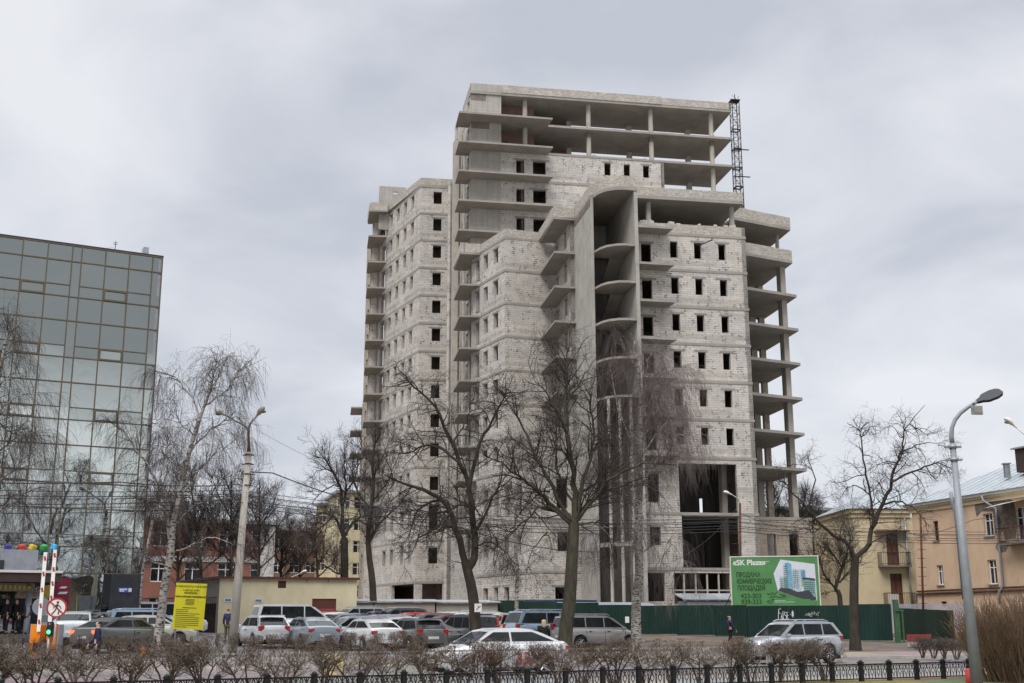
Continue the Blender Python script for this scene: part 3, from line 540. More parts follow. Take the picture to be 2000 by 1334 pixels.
# --- hoist mast beside the tower
mx_,my_=25.95,129.5
mast=empty('hoist_mast',(mx_,my_,1.2),R(10),'dark lattice steel hoist mast rising beside the right end of the bare upper floors','mast')
for sx_ in (-.42,.42):
    for sy_ in (-.42,.42):
        mb=MB(); mb.tube([(sx_,sy_,0),(sx_,sy_,59.5)],.055,6); mb.build('leg',M['black_iron'],mast)
mb=MB(); z=.0; fl=1
while z<59.3:
    for (p,q) in (((-.42,-.42),(.42,-.42)),((.42,-.42),(.42,.42)),((.42,.42),(-.42,.42)),((-.42,.42),(-.42,-.42))):
        a,b=(p,q) if fl>0 else (q,p); mb.tube([(a[0],a[1],z),(b[0],b[1],z+.75)],.022,4); mb.tube([(p[0],p[1],z),(q[0],q[1],z)],.025,4)
    z+=.75; fl=-fl
mb.build('lattice',M['black_iron'],mast)
for z in [1.5*i*1.55 for i in range(12,25)]:
    mb=MB(); mb.box((0,-.42,z),(.95,.07,.13)); mb.box((0,.42,z),(.95,.07,.13)); mb.box((-.42,0,z),(.07,.92,.12)); mb.box((.42,0,z),(.07,.92,.12)); mb.build('collar',M['black_iron'],mast)
for z in (53.3,50.0): mb=MB(); mb.box((.35,-.5,z),(1.9,.1,.1)); mb.build('tie_bar',M['black_iron'],mast)
mb=MB(); mb.tube([(0,-.3,59.4),(.05,-.1,60.3)],.05,5); mb.box((0,0,59.45),(1.1,1.1,.1)); mb.build('mast_head',M['black_iron'],mast)
def rooted(root):
    off=root.location.copy(); rz=root.rotation_euler.z; Mi=(Matrix.Translation(off)@Matrix.Rotation(rz,4,'Z')).inverted()
    def f(mb,name,mat,parent=None,**k):
        o=mb.build(name,M[mat] if isinstance(mat,str) else [M[q] for q in mat],None,**k); o.parent=parent or root; o.data.transform(Mi); return o
    return f
# ================= mirror glass office block =================
G=Vector((-20.62,68.0)); g0=gz(-22,66)
GBd=empty('glass_office_block',(-24,66.5,g0),0,'tall mirror glass office block with bronze mullions and a canopy over its entrance','building'); gp=rooted(GBd)
def gl(s,n=0): v=G+Vector(TS)*s-Vector(NS)*n; return (v.x,v.y)       # s along facade (negative = left), n towards the street
rowsg=[21.1,20.16,18.75,18.08,16.68,15.25,14.59,13.17,11.77,11.08,9.67,8.24,7.59,6.2,4.77,4.14,2.72]
mulls=[0]; x=-.55
while x>-26: mulls+= [x,x-1.32,x-2.65,x-3.97]; x-=4.48
rr=random.Random(4)
z0_,z1_=EYE+2.72,EYE+21.1
def uneven(mb,a,b,za,zb,n0,mi=0):
    # a glass pane set a hair out of plane
    j=[rr.uniform(-.006,.006) for _ in range(3)]
    P=[(*gl(a,n0+j[0]),za),(*gl(b,n0+j[1]),za),(*gl(b,n0+j[1]+j[2]),zb),(*gl(a,n0+j[0]+j[2]),zb)]
    mb.face(P,[(a,za),(b,za),(b,zb),(a,zb)],mi)
pg=MB()
for i in range(len(mulls)-1):
    b,a=mulls[i],mulls[i+1]
    for j in range(len(rowsg)-1): uneven(pg,a,b,EYE+rowsg[j+1],EYE+rowsg[j],0)
o=gp(pg,'glass_curtain_wall','mirror_glass')
sg=MB()   # side and back
E1=gl(0,0); E2=(E1[0]+NS.x*16,E1[1]+NS.y*16); sg.wall(E1,E2,g0,z1_,(),.2); sg.wall(E2,(gl(-26)[0]+NS.x*16,gl(-26)[1]+NS.y*16),g0,z1_,(),.2)
gp(sg,'side_wall','grey_metal')
mb=MB(); mb.prism([gl(.05,.05),gl(-26,.05),(gl(-26)[0]+NS.x*16,gl(-26)[1]+NS.y*16),(E2[0],E2[1])],z1_,z1_+.12); gp(mb,'roof','dark_metal')
for i,s_ in enumerate(mulls):
    wide=(i%4 in (0,1)); mb=MB(); w_=.045; w_=.06; mb.prism([gl(s_-w_/2,.005),gl(s_+w_/2,.005),gl(s_+w_/2,.07),gl(s_-w_/2,.07)],z0_,z1_-.003); gp(mb,'mullion','mullion',o)
for j,zr in enumerate(rowsg):
    mb=MB(); short=j in (2,5,8,11,14)
    if short:
        for k in range(6):
            b=-.55-4.48*k; mb.prism([gl(b-3.97,.004),gl(b,.004),gl(b,.06),gl(b-3.97,.06)],EYE+zr-.025,EYE+zr+.025)
    else: mb.prism([gl(-26,.004),gl(0,.004),gl(0,.064),gl(-26,.064)],EYE+zr-.032,EYE+zr+.032)
    gp(mb,'transom','mullion',o)
for j in (2,5,8,11):   # opening lights: heavier frames
    for k in range(5):
        b=-.55-4.48*k-1.33; a=b-1.3; za,zb=EYE+rowsg[j+1],EYE+rowsg[j]; mb=MB()
        for q in (([gl(a,.01),gl(b,.01),gl(b,.09),gl(a,.09)],za,za+.09),([gl(a,.01),gl(b,.01),gl(b,.09),gl(a,.09)],zb-.09,zb),([gl(a,.01),gl(a+.09,.01),gl(a+.09,.088),gl(a,.088)],za+.09,zb-.09),([gl(b-.09,.01),gl(b,.01),gl(b,.088),gl(b-.09,.088)],za+.09,zb-.09)): mb.prism(*q)
        gp(mb,'opening_frame','mullion',o)
# ground storey
mb=MB(); mb.wall(gl(-26,0),gl(-1.65,0),g0,z0_,(),.1); 
gf=MB(); 
for a in range(10): uneven(gf,-26+2.4*a,-26+2.4*a+2.38,g0+.3,z0_-.05,.002)
gp(gf,'ground_floor_glass','mirror_glass')
mb=MB(); mb.prism([gl(-1.62,-.1),gl(-.04,-.1),gl(-.04,.12),gl(-1.62,.12)],g0-.3,z0_-.03); st=gp(mb,'stone_panel','stone_dark')
mb=MB(); mb.prism([gl(-1.2,.122),gl(-.48,.122),gl(-.48,.15),gl(-1.2,.15)],EYE+1.72,EYE+1.97); ap=gp(mb,'address_plate','sign_blue',st)
mb=MB(); mb.prism([gl(-.66,.15),gl(-.5,.15),gl(-.5,.156),gl(-.66,.156)],EYE+1.75,EYE+1.94)
for i,(a,b,zz) in enumerate(((-1.15,-.74,1.88),(-1.13,-.9,1.79))): mb.prism([gl(a,.15),gl(b,.15),gl(b,.156),gl(a,.156)],EYE+zz-.03,EYE+zz+.035)
gp(mb,'plate_panel','plate_white',ap)
# advertising film in the window beside the door
mb=MB(); mb.prism([gl(-5.0,.02),gl(-3.75,.02),gl(-3.75,.03),gl(-4.75,.03)],EYE+.6,EYE+2.45); pf=gp(mb,'window_poster','burgundy')
for (a,b,za,zb,mt) in ((-5.15,-4.75,1.1,2.2,'gold'),(-4.6,-3.8,.45,.75,'pic_pale'),(-4.3,-3.95,1.9,2.0,'pic_pale'),(-4.35,-3.9,1.6,1.72,'pic_pale')):
    mb=MB(); mb.face([(*gl(a,.04),EYE+za),(*gl(b,.04),EYE+za+.3*(za<1.2)),(*gl(b+.1,.04),EYE+zb),(*gl(a+.15,.04),EYE+zb)]); gp(mb,'poster_shape',mt,pf)
# entrance recess and canopy
dz=z0_
mb=MB(); mb.prism([gl(-16,.05),gl(-5.2,.05),gl(-5.2,.35),gl(-16,.35)],g0-.3,EYE+1.35)
gp(mb,'entrance_wall','stone_dark')
for k in range(5):
    mb=MB(); a=-12.4+1.15*k; mb.prism([gl(a,.36),gl(a+1.0,.36),gl(a+1.0,.40),gl(a,.40)],g0+.35,EYE+1.0); d_=gp(mb,'entrance_door','window_glass')
    mb=MB()
    for q in (a,a+.97): mb.prism([gl(q-.03,.40),gl(q+.05,.40),gl(q+.05,.45),gl(q-.03,.45)],g0+.3,EYE+1.05)
    gp(mb,'door_frame','dark_metal',d_)
cn=5.2
mb=MB(); mb.prism([gl(-16,.2),gl(-4.9,.2),gl(-4.9,cn),gl(-16,cn)],EYE+2.05,EYE+2.55); ca=gp(mb,'canopy','dark_brown')
mb=MB(); mb.prism([gl(-16,cn+.002),gl(-4.88,cn+.002),gl(-4.88,cn+.06),gl(-16,cn+.06)],EYE+2.5,EYE+2.62); mb.prism([gl(-4.898,0.2),gl(-4.84,.2),gl(-4.84,cn),gl(-4.898,cn)],EYE+2.5,EYE+2.62); gp(mb,'canopy_edge','off_white',ca)
mb=MB(); mb.prism([gl(-16,cn-1.2),gl(-6.0,cn-1.2),gl(-6.0,cn-1.0),gl(-16,cn-1.0)],EYE+1.62,EYE+2.02); bd=gp(mb,'sign_band','beige_band',ca)
mb=MB(); 
for k in range(9):
    a=-8.3+.22*k; mb.prism([gl(a,cn-1.0),gl(a+.12,cn-1.0),gl(a+.12,cn-.96),gl(a,cn-.96)],EYE+1.72,EYE+1.92)
gp(mb,'gold_letters','gold',bd)
mb=MB(); x,y=gl(-6.3,cn-.97); mb.lathe((x,y,EYE+1.83),[(0,-.02),(.13,-.02),(.13,.02),(0,.02)],14,'y'); gp(mb,'gold_disc','gold',bd)
mb=MB(); mb.prism([gl(-16,2.6),gl(-5.8,2.6),gl(-5.8,2.8),gl(-16,2.8)],EYE+2.62,EYE+3.75); gp(mb,'canopy_fascia','silver_band',ca)
mb=MB(); mb.prism([gl(-14.6,2.805),gl(-7.4,2.805),gl(-7.4,2.83),gl(-14.6,2.83)],EYE+2.75,EYE+3.2); gp(mb,'fascia_window','glass_dark',ca)
for s_ in (-15.5,-6.2):
    mb=MB(); x,y=gl(s_,3.9); mb.tube([(x,y,g0-.3),(x,y,EYE+2.06)],.16,12); gp(mb,'canopy_post','silver_band')
mb=MB()
for k in range(3): mb.prism([gl(-15,.3),gl(-5.5,.3),gl(-5.5,2.4+.35*(2-k)),gl(-15,2.4+.35*(2-k))],g0-.3,g0+.1+.13*k-.002*k)
gp(mb,'entrance_steps','kerb_concrete')
# rooftop units
mb=MB(); mb.prism([gl(-.75,-2),gl(-.45,-2),gl(-.45,-2.6),gl(-.75,-2.6)],z1_+.12,z1_+1.15); mb.prism([gl(-1.0,-2),gl(-.8,-2),gl(-.8,-2.5),gl(-1.0,-2.5)],z1_+.12,z1_+.62); gp(mb,'roof_unit','silver_band')
ar=empty('roof_aerial',(*gl(-2.6,-.8),z1_+.12),0,'small cross shaped aerial standing on the roof edge of the glass block','aerial')
mb=MB(); mb.tube([(0,0,0),(0,0,.75)],.02,5); mb.tube([(-.15,0,.65),(.15,0,.65)],.015,4); mb.tube([(-.11,0,.55),(.11,0,.55)],.015,4); mb.tube([(0,0,.3),(-.25,.1,.42),(-.7,.2,.35),(-1.2,.2,.12)],.006,3); mb.build('aerial_rods',M['dark_metal'],ar)
for i,(px_,c,n_) in enumerate(((16,'purple','purple'),(43,'red','red'),(64,'yellow','yellow'),(86,'green','green'),(106,'blue','light blue'))):
    Y=62.4+.35*i; X=tx(px_,1068)*Y; z=EYE+te(1068)*Y
    mb=MB(); s_=.36; mb.box((0,0,0),(s_,s_*.9,s_),0)
    o=mb.build('cube_sign',M['cube_'+c],None,weld=True,bevel=.09); o.location=(X,Y,z); o.rotation_euler=(.25,.2*(-1)**i,.5+.3*i)
    tag(o,f'{n_} rounded cube sign above the entrance canopy of the glass block','cube sign','coloured cubes above the entrance')
    mb=MB(); mb.tube([(0,0,-.15),(0,.1,-.42)],.02,5); mb.build('bracket',M['dark_metal'],o)
# ================= old peach house =================
OB=empty('old_plastered_house',(36,92,gz(36,92)),0,'old peach plastered house with grey metal roof, crumbling plaster patch and rusty balconies','building'); op=rooted(OB)
O0=Vector((30.44,92)); od=Vector((.28,-.96)); on=Vector((-.96,-.28))       # on = outward (left, towards camera)
def ol(s,n=0): v=O0+od*s+on*n; return (v.x,v.y)
gbo=gz(36,92)-.2
wins=[(2.54,3.15,5.88,7.3),(2.55,3.27,2.68,4.1),(5.3,5.9,5.95,7.32),(5.3,5.95,2.6,4.1),(8.29,9.25,5.81,7.35),(8.29,9.2,2.56,4.2),(2.75,3.4,1.1,1.5),(11.6,12.8,5.3,7.5),(14.3,15.2,5.81,7.35),(14.3,15.2,2.56,4.2)]
mb=MB(); mb.wall(ol(0),ol(22),gbo,EYE+8.1,[(a,b,EYE+c,EYE+d) for a,b,c,d in wins],.35); wl=op(mb,'wall','render_peach')
for i,(a,b,c,d) in enumerate(wins):
    mb=MB(); P=[ol(a,-.22),ol(b,-.22)]; mb.face([(*P[0],EYE+c),(*P[1],EYE+c),(*P[1],EYE+d),(*P[0],EYE+d)]); wi=op(mb,'window','glass_dark' if i in (0,2) else 'window_glass')
    mb=MB(); fm=.06; nb=2 if d-c>.6 else 1
    for q in [a+fm/2,b-fm/2]+[a+(b-a)*k/nb for k in range(1,nb)]: mb.prism([ol(q-fm/2,-.2),ol(q+fm/2,-.2),ol(q+fm/2,-.14),ol(q-fm/2,-.14)],EYE+c,EYE+d)
    for zq in (c+.03,d-.03,c+(d-c)*.68): mb.prism([ol(a,-.2),ol(b,-.2),ol(b,-.145),ol(a,-.145)],EYE+zq-.03,EYE+zq+.03)
    op(mb,'window_frame','wood_dark' if i in (0,2,6) else 'white_paint',wi)
    if d-c>.6: mb=MB(); mb.prism([ol(a-.08,0.003),ol(b+.08,0.003),ol(b+.08,.1),ol(a-.08,.1)],EYE+c-.09,EYE+c-.01); op(mb,'window_sill','grey_metal',wi)
for z_,hh,pr in ((8.1,.28,.12),(8.38,.16,.26),(8.54,.2,.42)):
    mb=MB(); mb.prism([ol(-pr,-.3),ol(22,-.3),ol(22,pr),ol(-pr,pr)],EYE+z_-.003*hh,EYE+z_+hh-.004); op(mb,'cornice','plaster_cream' if pr<.4 else 'off_white')
for z_ in (2.28,2.08): mb=MB(); mb.tube([(*ol(.1,.12),EYE+z_),(*ol(22,.12),EYE+z_+.02)],.06,8); op(mb,'heating_pipe','rust')
def ridge(): pass
ri=(Vector(ol(4.5,-5.5)),Vector(ol(24,-5.5)))
e0,e1,e2,e3=ol(-.55,.55),ol(22,.55),ol(22,-11.5),ol(-.55,-11.5); ze=EYE+8.73; zr=EYE+11.4
mb=MB(); a,b=(*ri[0],zr),(*ri[1],zr)
mb.face([(*e0,ze),(*e1,ze),b,a]); mb.face([(*e3,ze),(*e0,ze),a]); mb.face([(*e2,ze),(*e3,ze),a,b]); mb.face([(*e0,ze-.004),(*e3,ze-.004),(*e2,ze-.004),(*e1,ze-.004)])
rf=op(mb,'roof','roof_metal')
for k in range(1,24):   # standing seams up the slope
    t=k/24; p=Vector((*ol(-.55+22.55*t,.55),ze)); q=Vector((ri[0].x+(ri[1].x-ri[0].x)*max(0,(22.55*t-5.05)/17.5),ri[0].y+(ri[1].y-ri[0].y)*max(0,(22.55*t-5.05)/17.5),zr))
    if 22.55*t<5.05: f_=22.55*t/5.05; q=Vector((*e0,ze)).lerp(Vector((*ri[0],zr)),f_)
    mb=MB(); mb.tube([p+Vector((0,0,.02)),q+Vector((0,0,.02))],.022,4); op(mb,'roof_seam','roof_metal',rf)
mb=MB(); mb.box((*ol(10.6,-2.6),EYE+10.9),(1.3,1.6,1.6),math.atan2(od.y,od.x)); op(mb,'dormer','dark_brown',rf)
mb=MB(); mb.box((*ol(10.6,-2.6),EYE+11.75),(1.7,2.0,.1),math.atan2(od.y,od.x)); op(mb,'dormer_cap','roof_metal',rf)
mb=MB(); x,y=ol(9.2,-1.6); mb.box((x,y,EYE+10.3),(.35,.35,.9)); mb.box((x,y,EYE+10.8),(.5,.5,.08)); op(mb,'chimney','grey_metal',rf)
# drain pipes
for pts,r_ in (([ol(6.0,.75)+(EYE+9.1,),ol(6.0,.72)+(EYE+8.4,),ol(6.02,.5)+(EYE+7.6,),ol(6.05,.45)+(EYE+1.6,)],.14),([ol(9.0,.5)+(EYE+8.5,),ol(9.1,.5)+(EYE+8.2,),ol(9.9,.16)+(EYE+7.6,),ol(9.9,.16)+(EYE+2.4,),ol(9.6,.3)+(EYE+2.0,),ol(9.6,.3)+(EYE+1.2,)],.085)):
    mb=MB(); mb.tube(pts,r_,10); op(mb,'drain_pipe','galvanised')
# fallen plaster patch : bare masonry, an irregular thin relief
def patch(pts,name='bare_masonry',n=.012):
    mb=MB(); mb.face([(*ol(s_,n),EYE+z_) for s_,z_ in pts]); mb.face([(*ol(s_,.001),EYE+z_) for s_,z_ in pts][::-1]); return op(mb,name,'plaster_damage')
patch([(7.6,7.2),(7.5,8.05),(8.6,8.25),(9.6,8.1),(10.2,8.45),(11.0,8.2),(11.6,7.9),(11.7,6.3),(11.4,5.5),(10.4,5.45),(10.2,6.0),(9.4,5.9),(9.38,7.45),(8.2,7.55)]); patch([(9.6,4.6),(9.3,5.0),(9.5,5.3),(10.4,5.35),(10.7,5.0),(10.3,4.65)])
def balcony(fr,s0,s1,zf,depth=1.0,screen=None,mat='rust'):
    mb=MB(); mb.prism([fr(s0,0.003),fr(s1,0.003),fr(s1,depth),fr(s0,depth)],EYE+zf-.14,EYE+zf); b=op(mb,'balcony','plaster_damage')
    mb=MB(); H=1.0
    corners=[fr(s0+.03,.03),fr(s0+.03,depth-.03),fr(s1-.03,depth-.03),fr(s1-.03,.03)]
    for p,q in zip(corners,corners[1:]):
        n_=max(2,int((Vector(q)-Vector(p)).length/.13))
        for k in range(n_+1): c=Vector(p).lerp(Vector(q),k/n_); mb.tube([(c.x,c.y,EYE+zf),(c.x,c.y,EYE+zf+H)],.014,4)
        mb.tube([(*p,EYE+zf+H),(*q,EYE+zf+H)],.025,4); mb.tube([(*p,EYE+zf+.12),(*q,EYE+zf+.12)],.018,4)
    op(mb,'balcony_railing',mat,b)
    if screen: mb=MB(); mb.prism([fr(s0+.1,depth-.1),fr(s0+.1+screen,depth-.1),fr(s0+.1+screen,depth-.07),fr(s0+.1,depth-.07)],EYE+zf+.08,EYE+zf+.92); op(mb,'balcony_screen','off_white',b)
balcony(ol,10.8,13.6,5.15,1.0,mat='rust')
mb=MB(); mb.face([(*ol(10.1,1.3),EYE+7.55),(*ol(13.8,1.3),EYE+7.75),(*ol(13.8,0.02),EYE+8.0),(*ol(10.4,.02),EYE+7.9)]); op(mb,'balcony_awning','off_white')
# set back yellow end block with two balconies
B0=Vector((26.9,95.4)); bd_=Vector((.9987,.05)); bn=Vector((.05,-.9987))
def bl(s,n=0): v=B0+bd_*s+bn*n; return (v.x,v.y)
LB=4.6; bw=[(2.55,3.5,EYE+4.4,EYE+6.9),(2.65,3.6,EYE+1.3,EYE+3.75),(4.9,5.4,EYE+7.9,EYE+8.0)]
mb=MB(); mb.wall(bl(0),bl(LB+1),gbo,EYE+8.1,bw[:2],.35); mb.wall((bl(0)[0]-.9,bl(0)[1]+9),bl(0),gbo,EYE+8.1,[(2,3,EYE+5,EYE+6.6),(5,6,EYE+5,EYE+6.6)],.35); op(mb,'end_wall','render_yellow')
for a,b,c,d in bw[:2]:
    mb=MB(); mb.face([(*bl(a,-.2),c),(*bl(b,-.2),c),(*bl(b,-.2),d),(*bl(a,-.2),d)]); dd=op(mb,'balcony_door','wood_dark')
    mb=MB()
    for q in (a+.04,(a+b)/2,b-.04): mb.prism([bl(q-.04,-.195),bl(q+.04,-.195),bl(q+.04,-.13),bl(q-.04,-.13)],c,d)
    for zq in (c+.9,d-.5): mb.prism([bl(a,-.195),bl(b,-.195),bl(b,-.14),bl(a,-.14)],zq,zq+.08)
    op(mb,'door_bars','brown_metal',dd)
balcony(bl,1.75,4.1,4.35,.95,mat='dark_metal'); balcony(bl,2.0,4.3,1.25,.95,screen=.8)
mb=MB(); mb.prism([bl(1.6,.003),bl(4.2,.003),bl(4.2,.8),bl(1.6,.8)],EYE+6.95,EYE+7.06); op(mb,'door_hood','wood_dark')
for z_,pr in ((8.1,.14),(8.42,.32)):
    mb=MB(); mb.prism([bl(-pr,-9),bl(-pr,pr),bl(LB,pr),bl(LB,-9)],EYE+z_,EYE+z_+.3); op(mb,'end_cornice','plaster_cream')
mb=MB(); q=[bl(-.5,.5),bl(LB+.2,.5),bl(LB+.2,-9.3),bl(-.5,-9.3)]; r0,r1=bl(3.0,-3.2),bl(LB+1.5,-3.2); ze2=EYE+8.76; zr2=EYE+10.6
mb.face([(*q[0],ze2),(*q[1],ze2),(*r1,zr2),(*r0,zr2)]); mb.face([(*q[3],ze2),(*q[0],ze2),(*r0,zr2)]); mb.face([(*q[2],ze2),(*q[3],ze2),(*r0,zr2),(*r1,zr2)]); mb.face([(*q[3],ze2-.004),(*q[2],ze2-.004),(*q[1],ze2-.004),(*q[0],ze2-.004)]); op(mb,'end_roof','roof_metal')
mb=MB(); mb.tube([bl(4.1,.12)+(EYE+8.2,),bl(4.15,.12)+(EYE+3.0,),bl(4.2,.12)+(EYE+1.2,)],.08,8); op(mb,'drain_pipe','grey_metal')
sdh=empty('satellite_dish',(*bl(4.5,.9),EYE+1.9),0,'round grey satellite dish fixed low on the yellow end of the old house','satellite dish')
mb=MB(); mb.lathe((0,0,0),[(0,.07),(.17,.05),(.30,0),(.33,-.02),(.31,-.025),(.17,.02),(0,.05)],24,'y'); d=mb.build('dish',M['grey_metal'],sdh); d.rotation_euler=(0,0,R(-15))
mb=MB(); mb.tube([(0,.06,0),(.1,.6,-.2)],.03,6); mb.tube([(0,-.02,-.29),(.06,-.27,-.06)],.012,5); mb.box((.06,-.28,-.05),(.07,.08,.07)); mb.build('dish_arm',M['dark_metal'],sdh)
# ================= yellow substation =================
SB=empty('yellow_substation',(-14,84,gz(-14,84)),0,'low pale yellow service building with flat brown roof edge behind the parked cars','building'); sp=rooted(SB)
k_=80/92.; s1,s2,s0=Vector((-21.52,90.15))*k_,Vector((-11.85,93.73))*k_,Vector((-27.56,100.56))*k_; zt=EYE+3.4*k_-.1; gs=gz(-14,80)-.2
dS=(s2-s1).normalized(); lS=(s2-s1).length
def sl_(s,n=0): v=s1+dS*s+Vector((dS.y,-dS.x))*n; return (v.x,v.y)
mb=MB(); mb.wall(s1,s2,gs,zt,[(6.0,7.6,gs,EYE+1.62),(3.72,4.25,EYE+2.28,EYE+2.75)],.3); sw=sp(mb,'wall','pale_yellow_wall')
mb=MB(); mb.wall(s0,s1,gs,zt,(),.3); sp(mb,'side_wall','render_grey'); mb=MB(); mb.wall(s2,(s2.x-3,s2.y+9),gs,zt,(),.3); mb.wall((s2.x-3,s2.y+9),s0,gs,zt,(),.3); sp(mb,'rear_wall','render_grey')
mb=MB(); mb.prism([(s0.x-.25,s0.y+.1),(s1.x-.1,s1.y-.25),(s2.x+.2,s2.y-.15),(s2.x-2.9,s2.y+9.2)],zt,zt+.14); sp(mb,'roof','brown_metal')
mb=MB(); mb.prism([sl_(6.0,-.1),sl_(7.6,-.1),sl_(7.6,-.06),sl_(6.0,-.06)],gs,EYE+1.62); sp(mb,'steel_door','brown_metal')
mb=MB(); mb.prism([sl_(3.72,-.1),sl_(4.25,-.1),sl_(4.25,-.04),sl_(3.72,-.04)],EYE+2.28,EYE+2.75)
for k in range(5): mb.prism([sl_(3.72,-.04),sl_(4.25,-.04),sl_(4.25,-.015),sl_(3.72,-.015)],EYE+2.30+.09*k,EYE+2.35+.09*k)
sp(mb,'vent_grille','brown_metal')
for a_,zz in ((.32,1.38),(2.25,1.36)):
    mb=MB(); mb.prism([sl_(a_,.003),sl_(a_+.5,.003),sl_(a_+.5,.03),sl_(a_,.03)],EYE+zz,EYE+zz+.24); pl=sp(mb,'wall_plate','plate_white')
    mb=MB(); mb.prism([sl_(a_+.06,.03),sl_(a_+.44,.03),sl_(a_+.44,.034),sl_(a_+.06,.034)],EYE+zz+.05,EYE+zz+.19); sp(mb,'plate_text','blue_paint',pl)
mb=MB(); x,y=sl_(3.1,.02); mb.lathe((x,y,EYE+2.95),[(0,-.03),(.1,-.03),(.1,.03),(0,.03)],12,'y'); sp(mb,'vent_pipe','render_grey')
for a_ in (5.6,7.0): mb=MB(); x,y=sl_(a_,.1); mb.tube([(x,y,zt-.02),(x,y-.1,zt-.16)],.03,5); sp(mb,'roof_bracket','dark_metal')
# dark brown yard gate left of it
yg=empty('yard_gate',(-24.0,83.5,gz(-24,83.5)),0,'dark brown metal yard gate and fence between glass block and yellow substation','gate'); yp=rooted(yg)
a=Vector((-24.8,82.6)); b=Vector((-18.9,78.8)); mb=MB(); mb.wall(a,b,gs,EYE+1.3,(),.04); yp(mb,'gate_leaf','dark_brown')
mb=MB()
for k in range(40): c=a.lerp(b,k/40)+Vector((-.03,-.08)); mb.tube([(c.x,c.y,EYE+.6),(c.x,c.y,EYE+1.7)],.015,4)
mb.tube([(a.x,a.y-.08,EYE+1.68),(b.x,b.y-.08,EYE+1.68)],.03,4); yp(mb,'gate_bars','dark_metal')
# ================= background buildings =================
def far_building(name,label,X0,Y0,X1,Y1,dep,h,wall,roof,win,rows,cols,wmat='window_glass',fmat='white_paint',ww=1.3,wh=1.7,z0=1.2,gap=0,extra=None,band=None):
    rt=empty(name,((X0+X1)/2,(Y0+Y1)/2+dep/2,z0),0,label,'building'); rp=rooted(rt); a,b=Vector((X0,Y0)),Vector((X1,Y1)); d=(b-a).normalized(); Ln=(b-a).length; n=Vector((d.y,-d.x)); ba,bb=a-n*dep,b-n*dep
    sh=h/rows; ops=[]
    for r in range(rows):
        for c in range(cols):
            cx=Ln*(c+.5)/cols; ops.append((cx-ww/2,cx+ww/2,z0+sh*r+sh*.3,z0+sh*r+sh*.3+wh))
    mb=MB(); mb.wall(a,b,z0-1,z0+h,ops,.3); mb.wall(b,bb,z0-1,z0+h,[(x-.6,x+.6,z0+sh*r+sh*.3,z0+sh*r+sh*.3+wh) for r in range(rows) for x in (dep*.3,dep*.7)],.3); mb.wall(ba,a,z0-1,z0+h,(),.3); mb.wall(bb,ba,z0-1,z0+h,(),.3); w0=rp(mb,'wall',wall)
    for o_ in ops:
        mb=MB(); p,q=a+d*o_[0]-n*.2,a+d*o_[1]-n*.2; mb.face([(p.x,p.y,o_[2]),(q.x,q.y,o_[2]),(q.x,q.y,o_[3]),(p.x,p.y,o_[3])]); wi=rp(mb,'window',wmat)
        mb=MB()
        for s_ in (o_[0]+.05,(o_[0]+o_[1])/2,o_[1]-.05): e=a+d*s_-n*.15; mb.box((e.x,e.y,(o_[2]+o_[3])/2),(.09,.06,o_[3]-o_[2]))
        for zz in (o_[2]+.05,o_[3]-.05,o_[2]+(o_[3]-o_[2])*.65): e=a+d*(o_[0]+o_[1])/2-n*.155; mb.box((e.x,e.y,zz),(o_[1]-o_[0],.06,.08),math.atan2(d.y,d.x))
        rp(mb,'window_frame',fmat,wi)
    mb=MB(); e=.35; mb.prism([tuple(a-d*e+n*e),tuple(b+d*e+n*e),tuple(bb+d*e-n*e),tuple(ba-d*e-n*e)],z0+h,z0+h+.35); rp(mb,'roof',roof)
    if band:
        for zz in band: mb=MB(); mb.prism([tuple(a+n*.003),tuple(b+n*.003),tuple(b+n*.1),tuple(a+n*.1)],z0+zz,z0+zz+.45); rp(mb,'wall_band','render_white')
    return rt,rp,a,b,d,n
rt,rp,a,b,d,n=far_building('red_house','three storey brick red house with white corner strips behind the birches',-35.5,107,-22.0,113,12,9.4,'render_red','roof_metal','',3,5,ww=1.5,wh=1.8,z0=1.2,band=(5.9,))
mb=MB(); 
for s_ in (12.6,): p=a+d*(s_+.6)+n*.0; q=a+d*(s_+2.1); mb.prism([tuple(p+n*.003),tuple(q+n*.003),tuple(q+n*.12),tuple(p+n*.12)],1,10.5)
rp(mb,'corner_strip','render_white')
far_building('brown_brick_block','long brown brick block with broken roofline far behind the bare trees',-35,165,-20,168,12,12.5,'brown_brick_wall','dark_brown','',4,7,ww=1.4,wh=1.5,fmat='off_white')
far_building('stair_tower_block','short pale brick tower part rising from the far brown block',-22.0,163,-18.0,164,8,15.5,'render_grey','dark_brown','',4,1,ww=1.2,wh=1.3,fmat='off_white')
far_building('yellow_flats','tall yellow block of flats half hidden by the black tree left of the unfinished building',-21.6,150,-18.2,151,10,16.3,'pale_yellow_wall','grey_metal','',6,2,ww=1.3,wh=1.5,fmat='off_white')
far_building('cream_flats','cream block of flats standing beside and behind the yellow block',-26.2,162,-22.9,160,12,15.8,'render_cream','grey_metal','',5,2,ww=1.3,wh=1.5,fmat='off_white')
far_building('pale_yellow_flats','pale yellow block seen through branches right of the billboard',33.3,131,37.6,131.5,10,9.0,'pale_yellow_wall','roof_metal','',3,2,ww=1.3,wh=1.5,fmat='off_white')
far_building('grey_roofed_house','low house with grey metal roof far right behind the bare tree',31.0,142,46,146,10,13.4,'render_grey','roof_metal','',4,4,ww=1.3,wh=1.5,fmat='off_white')
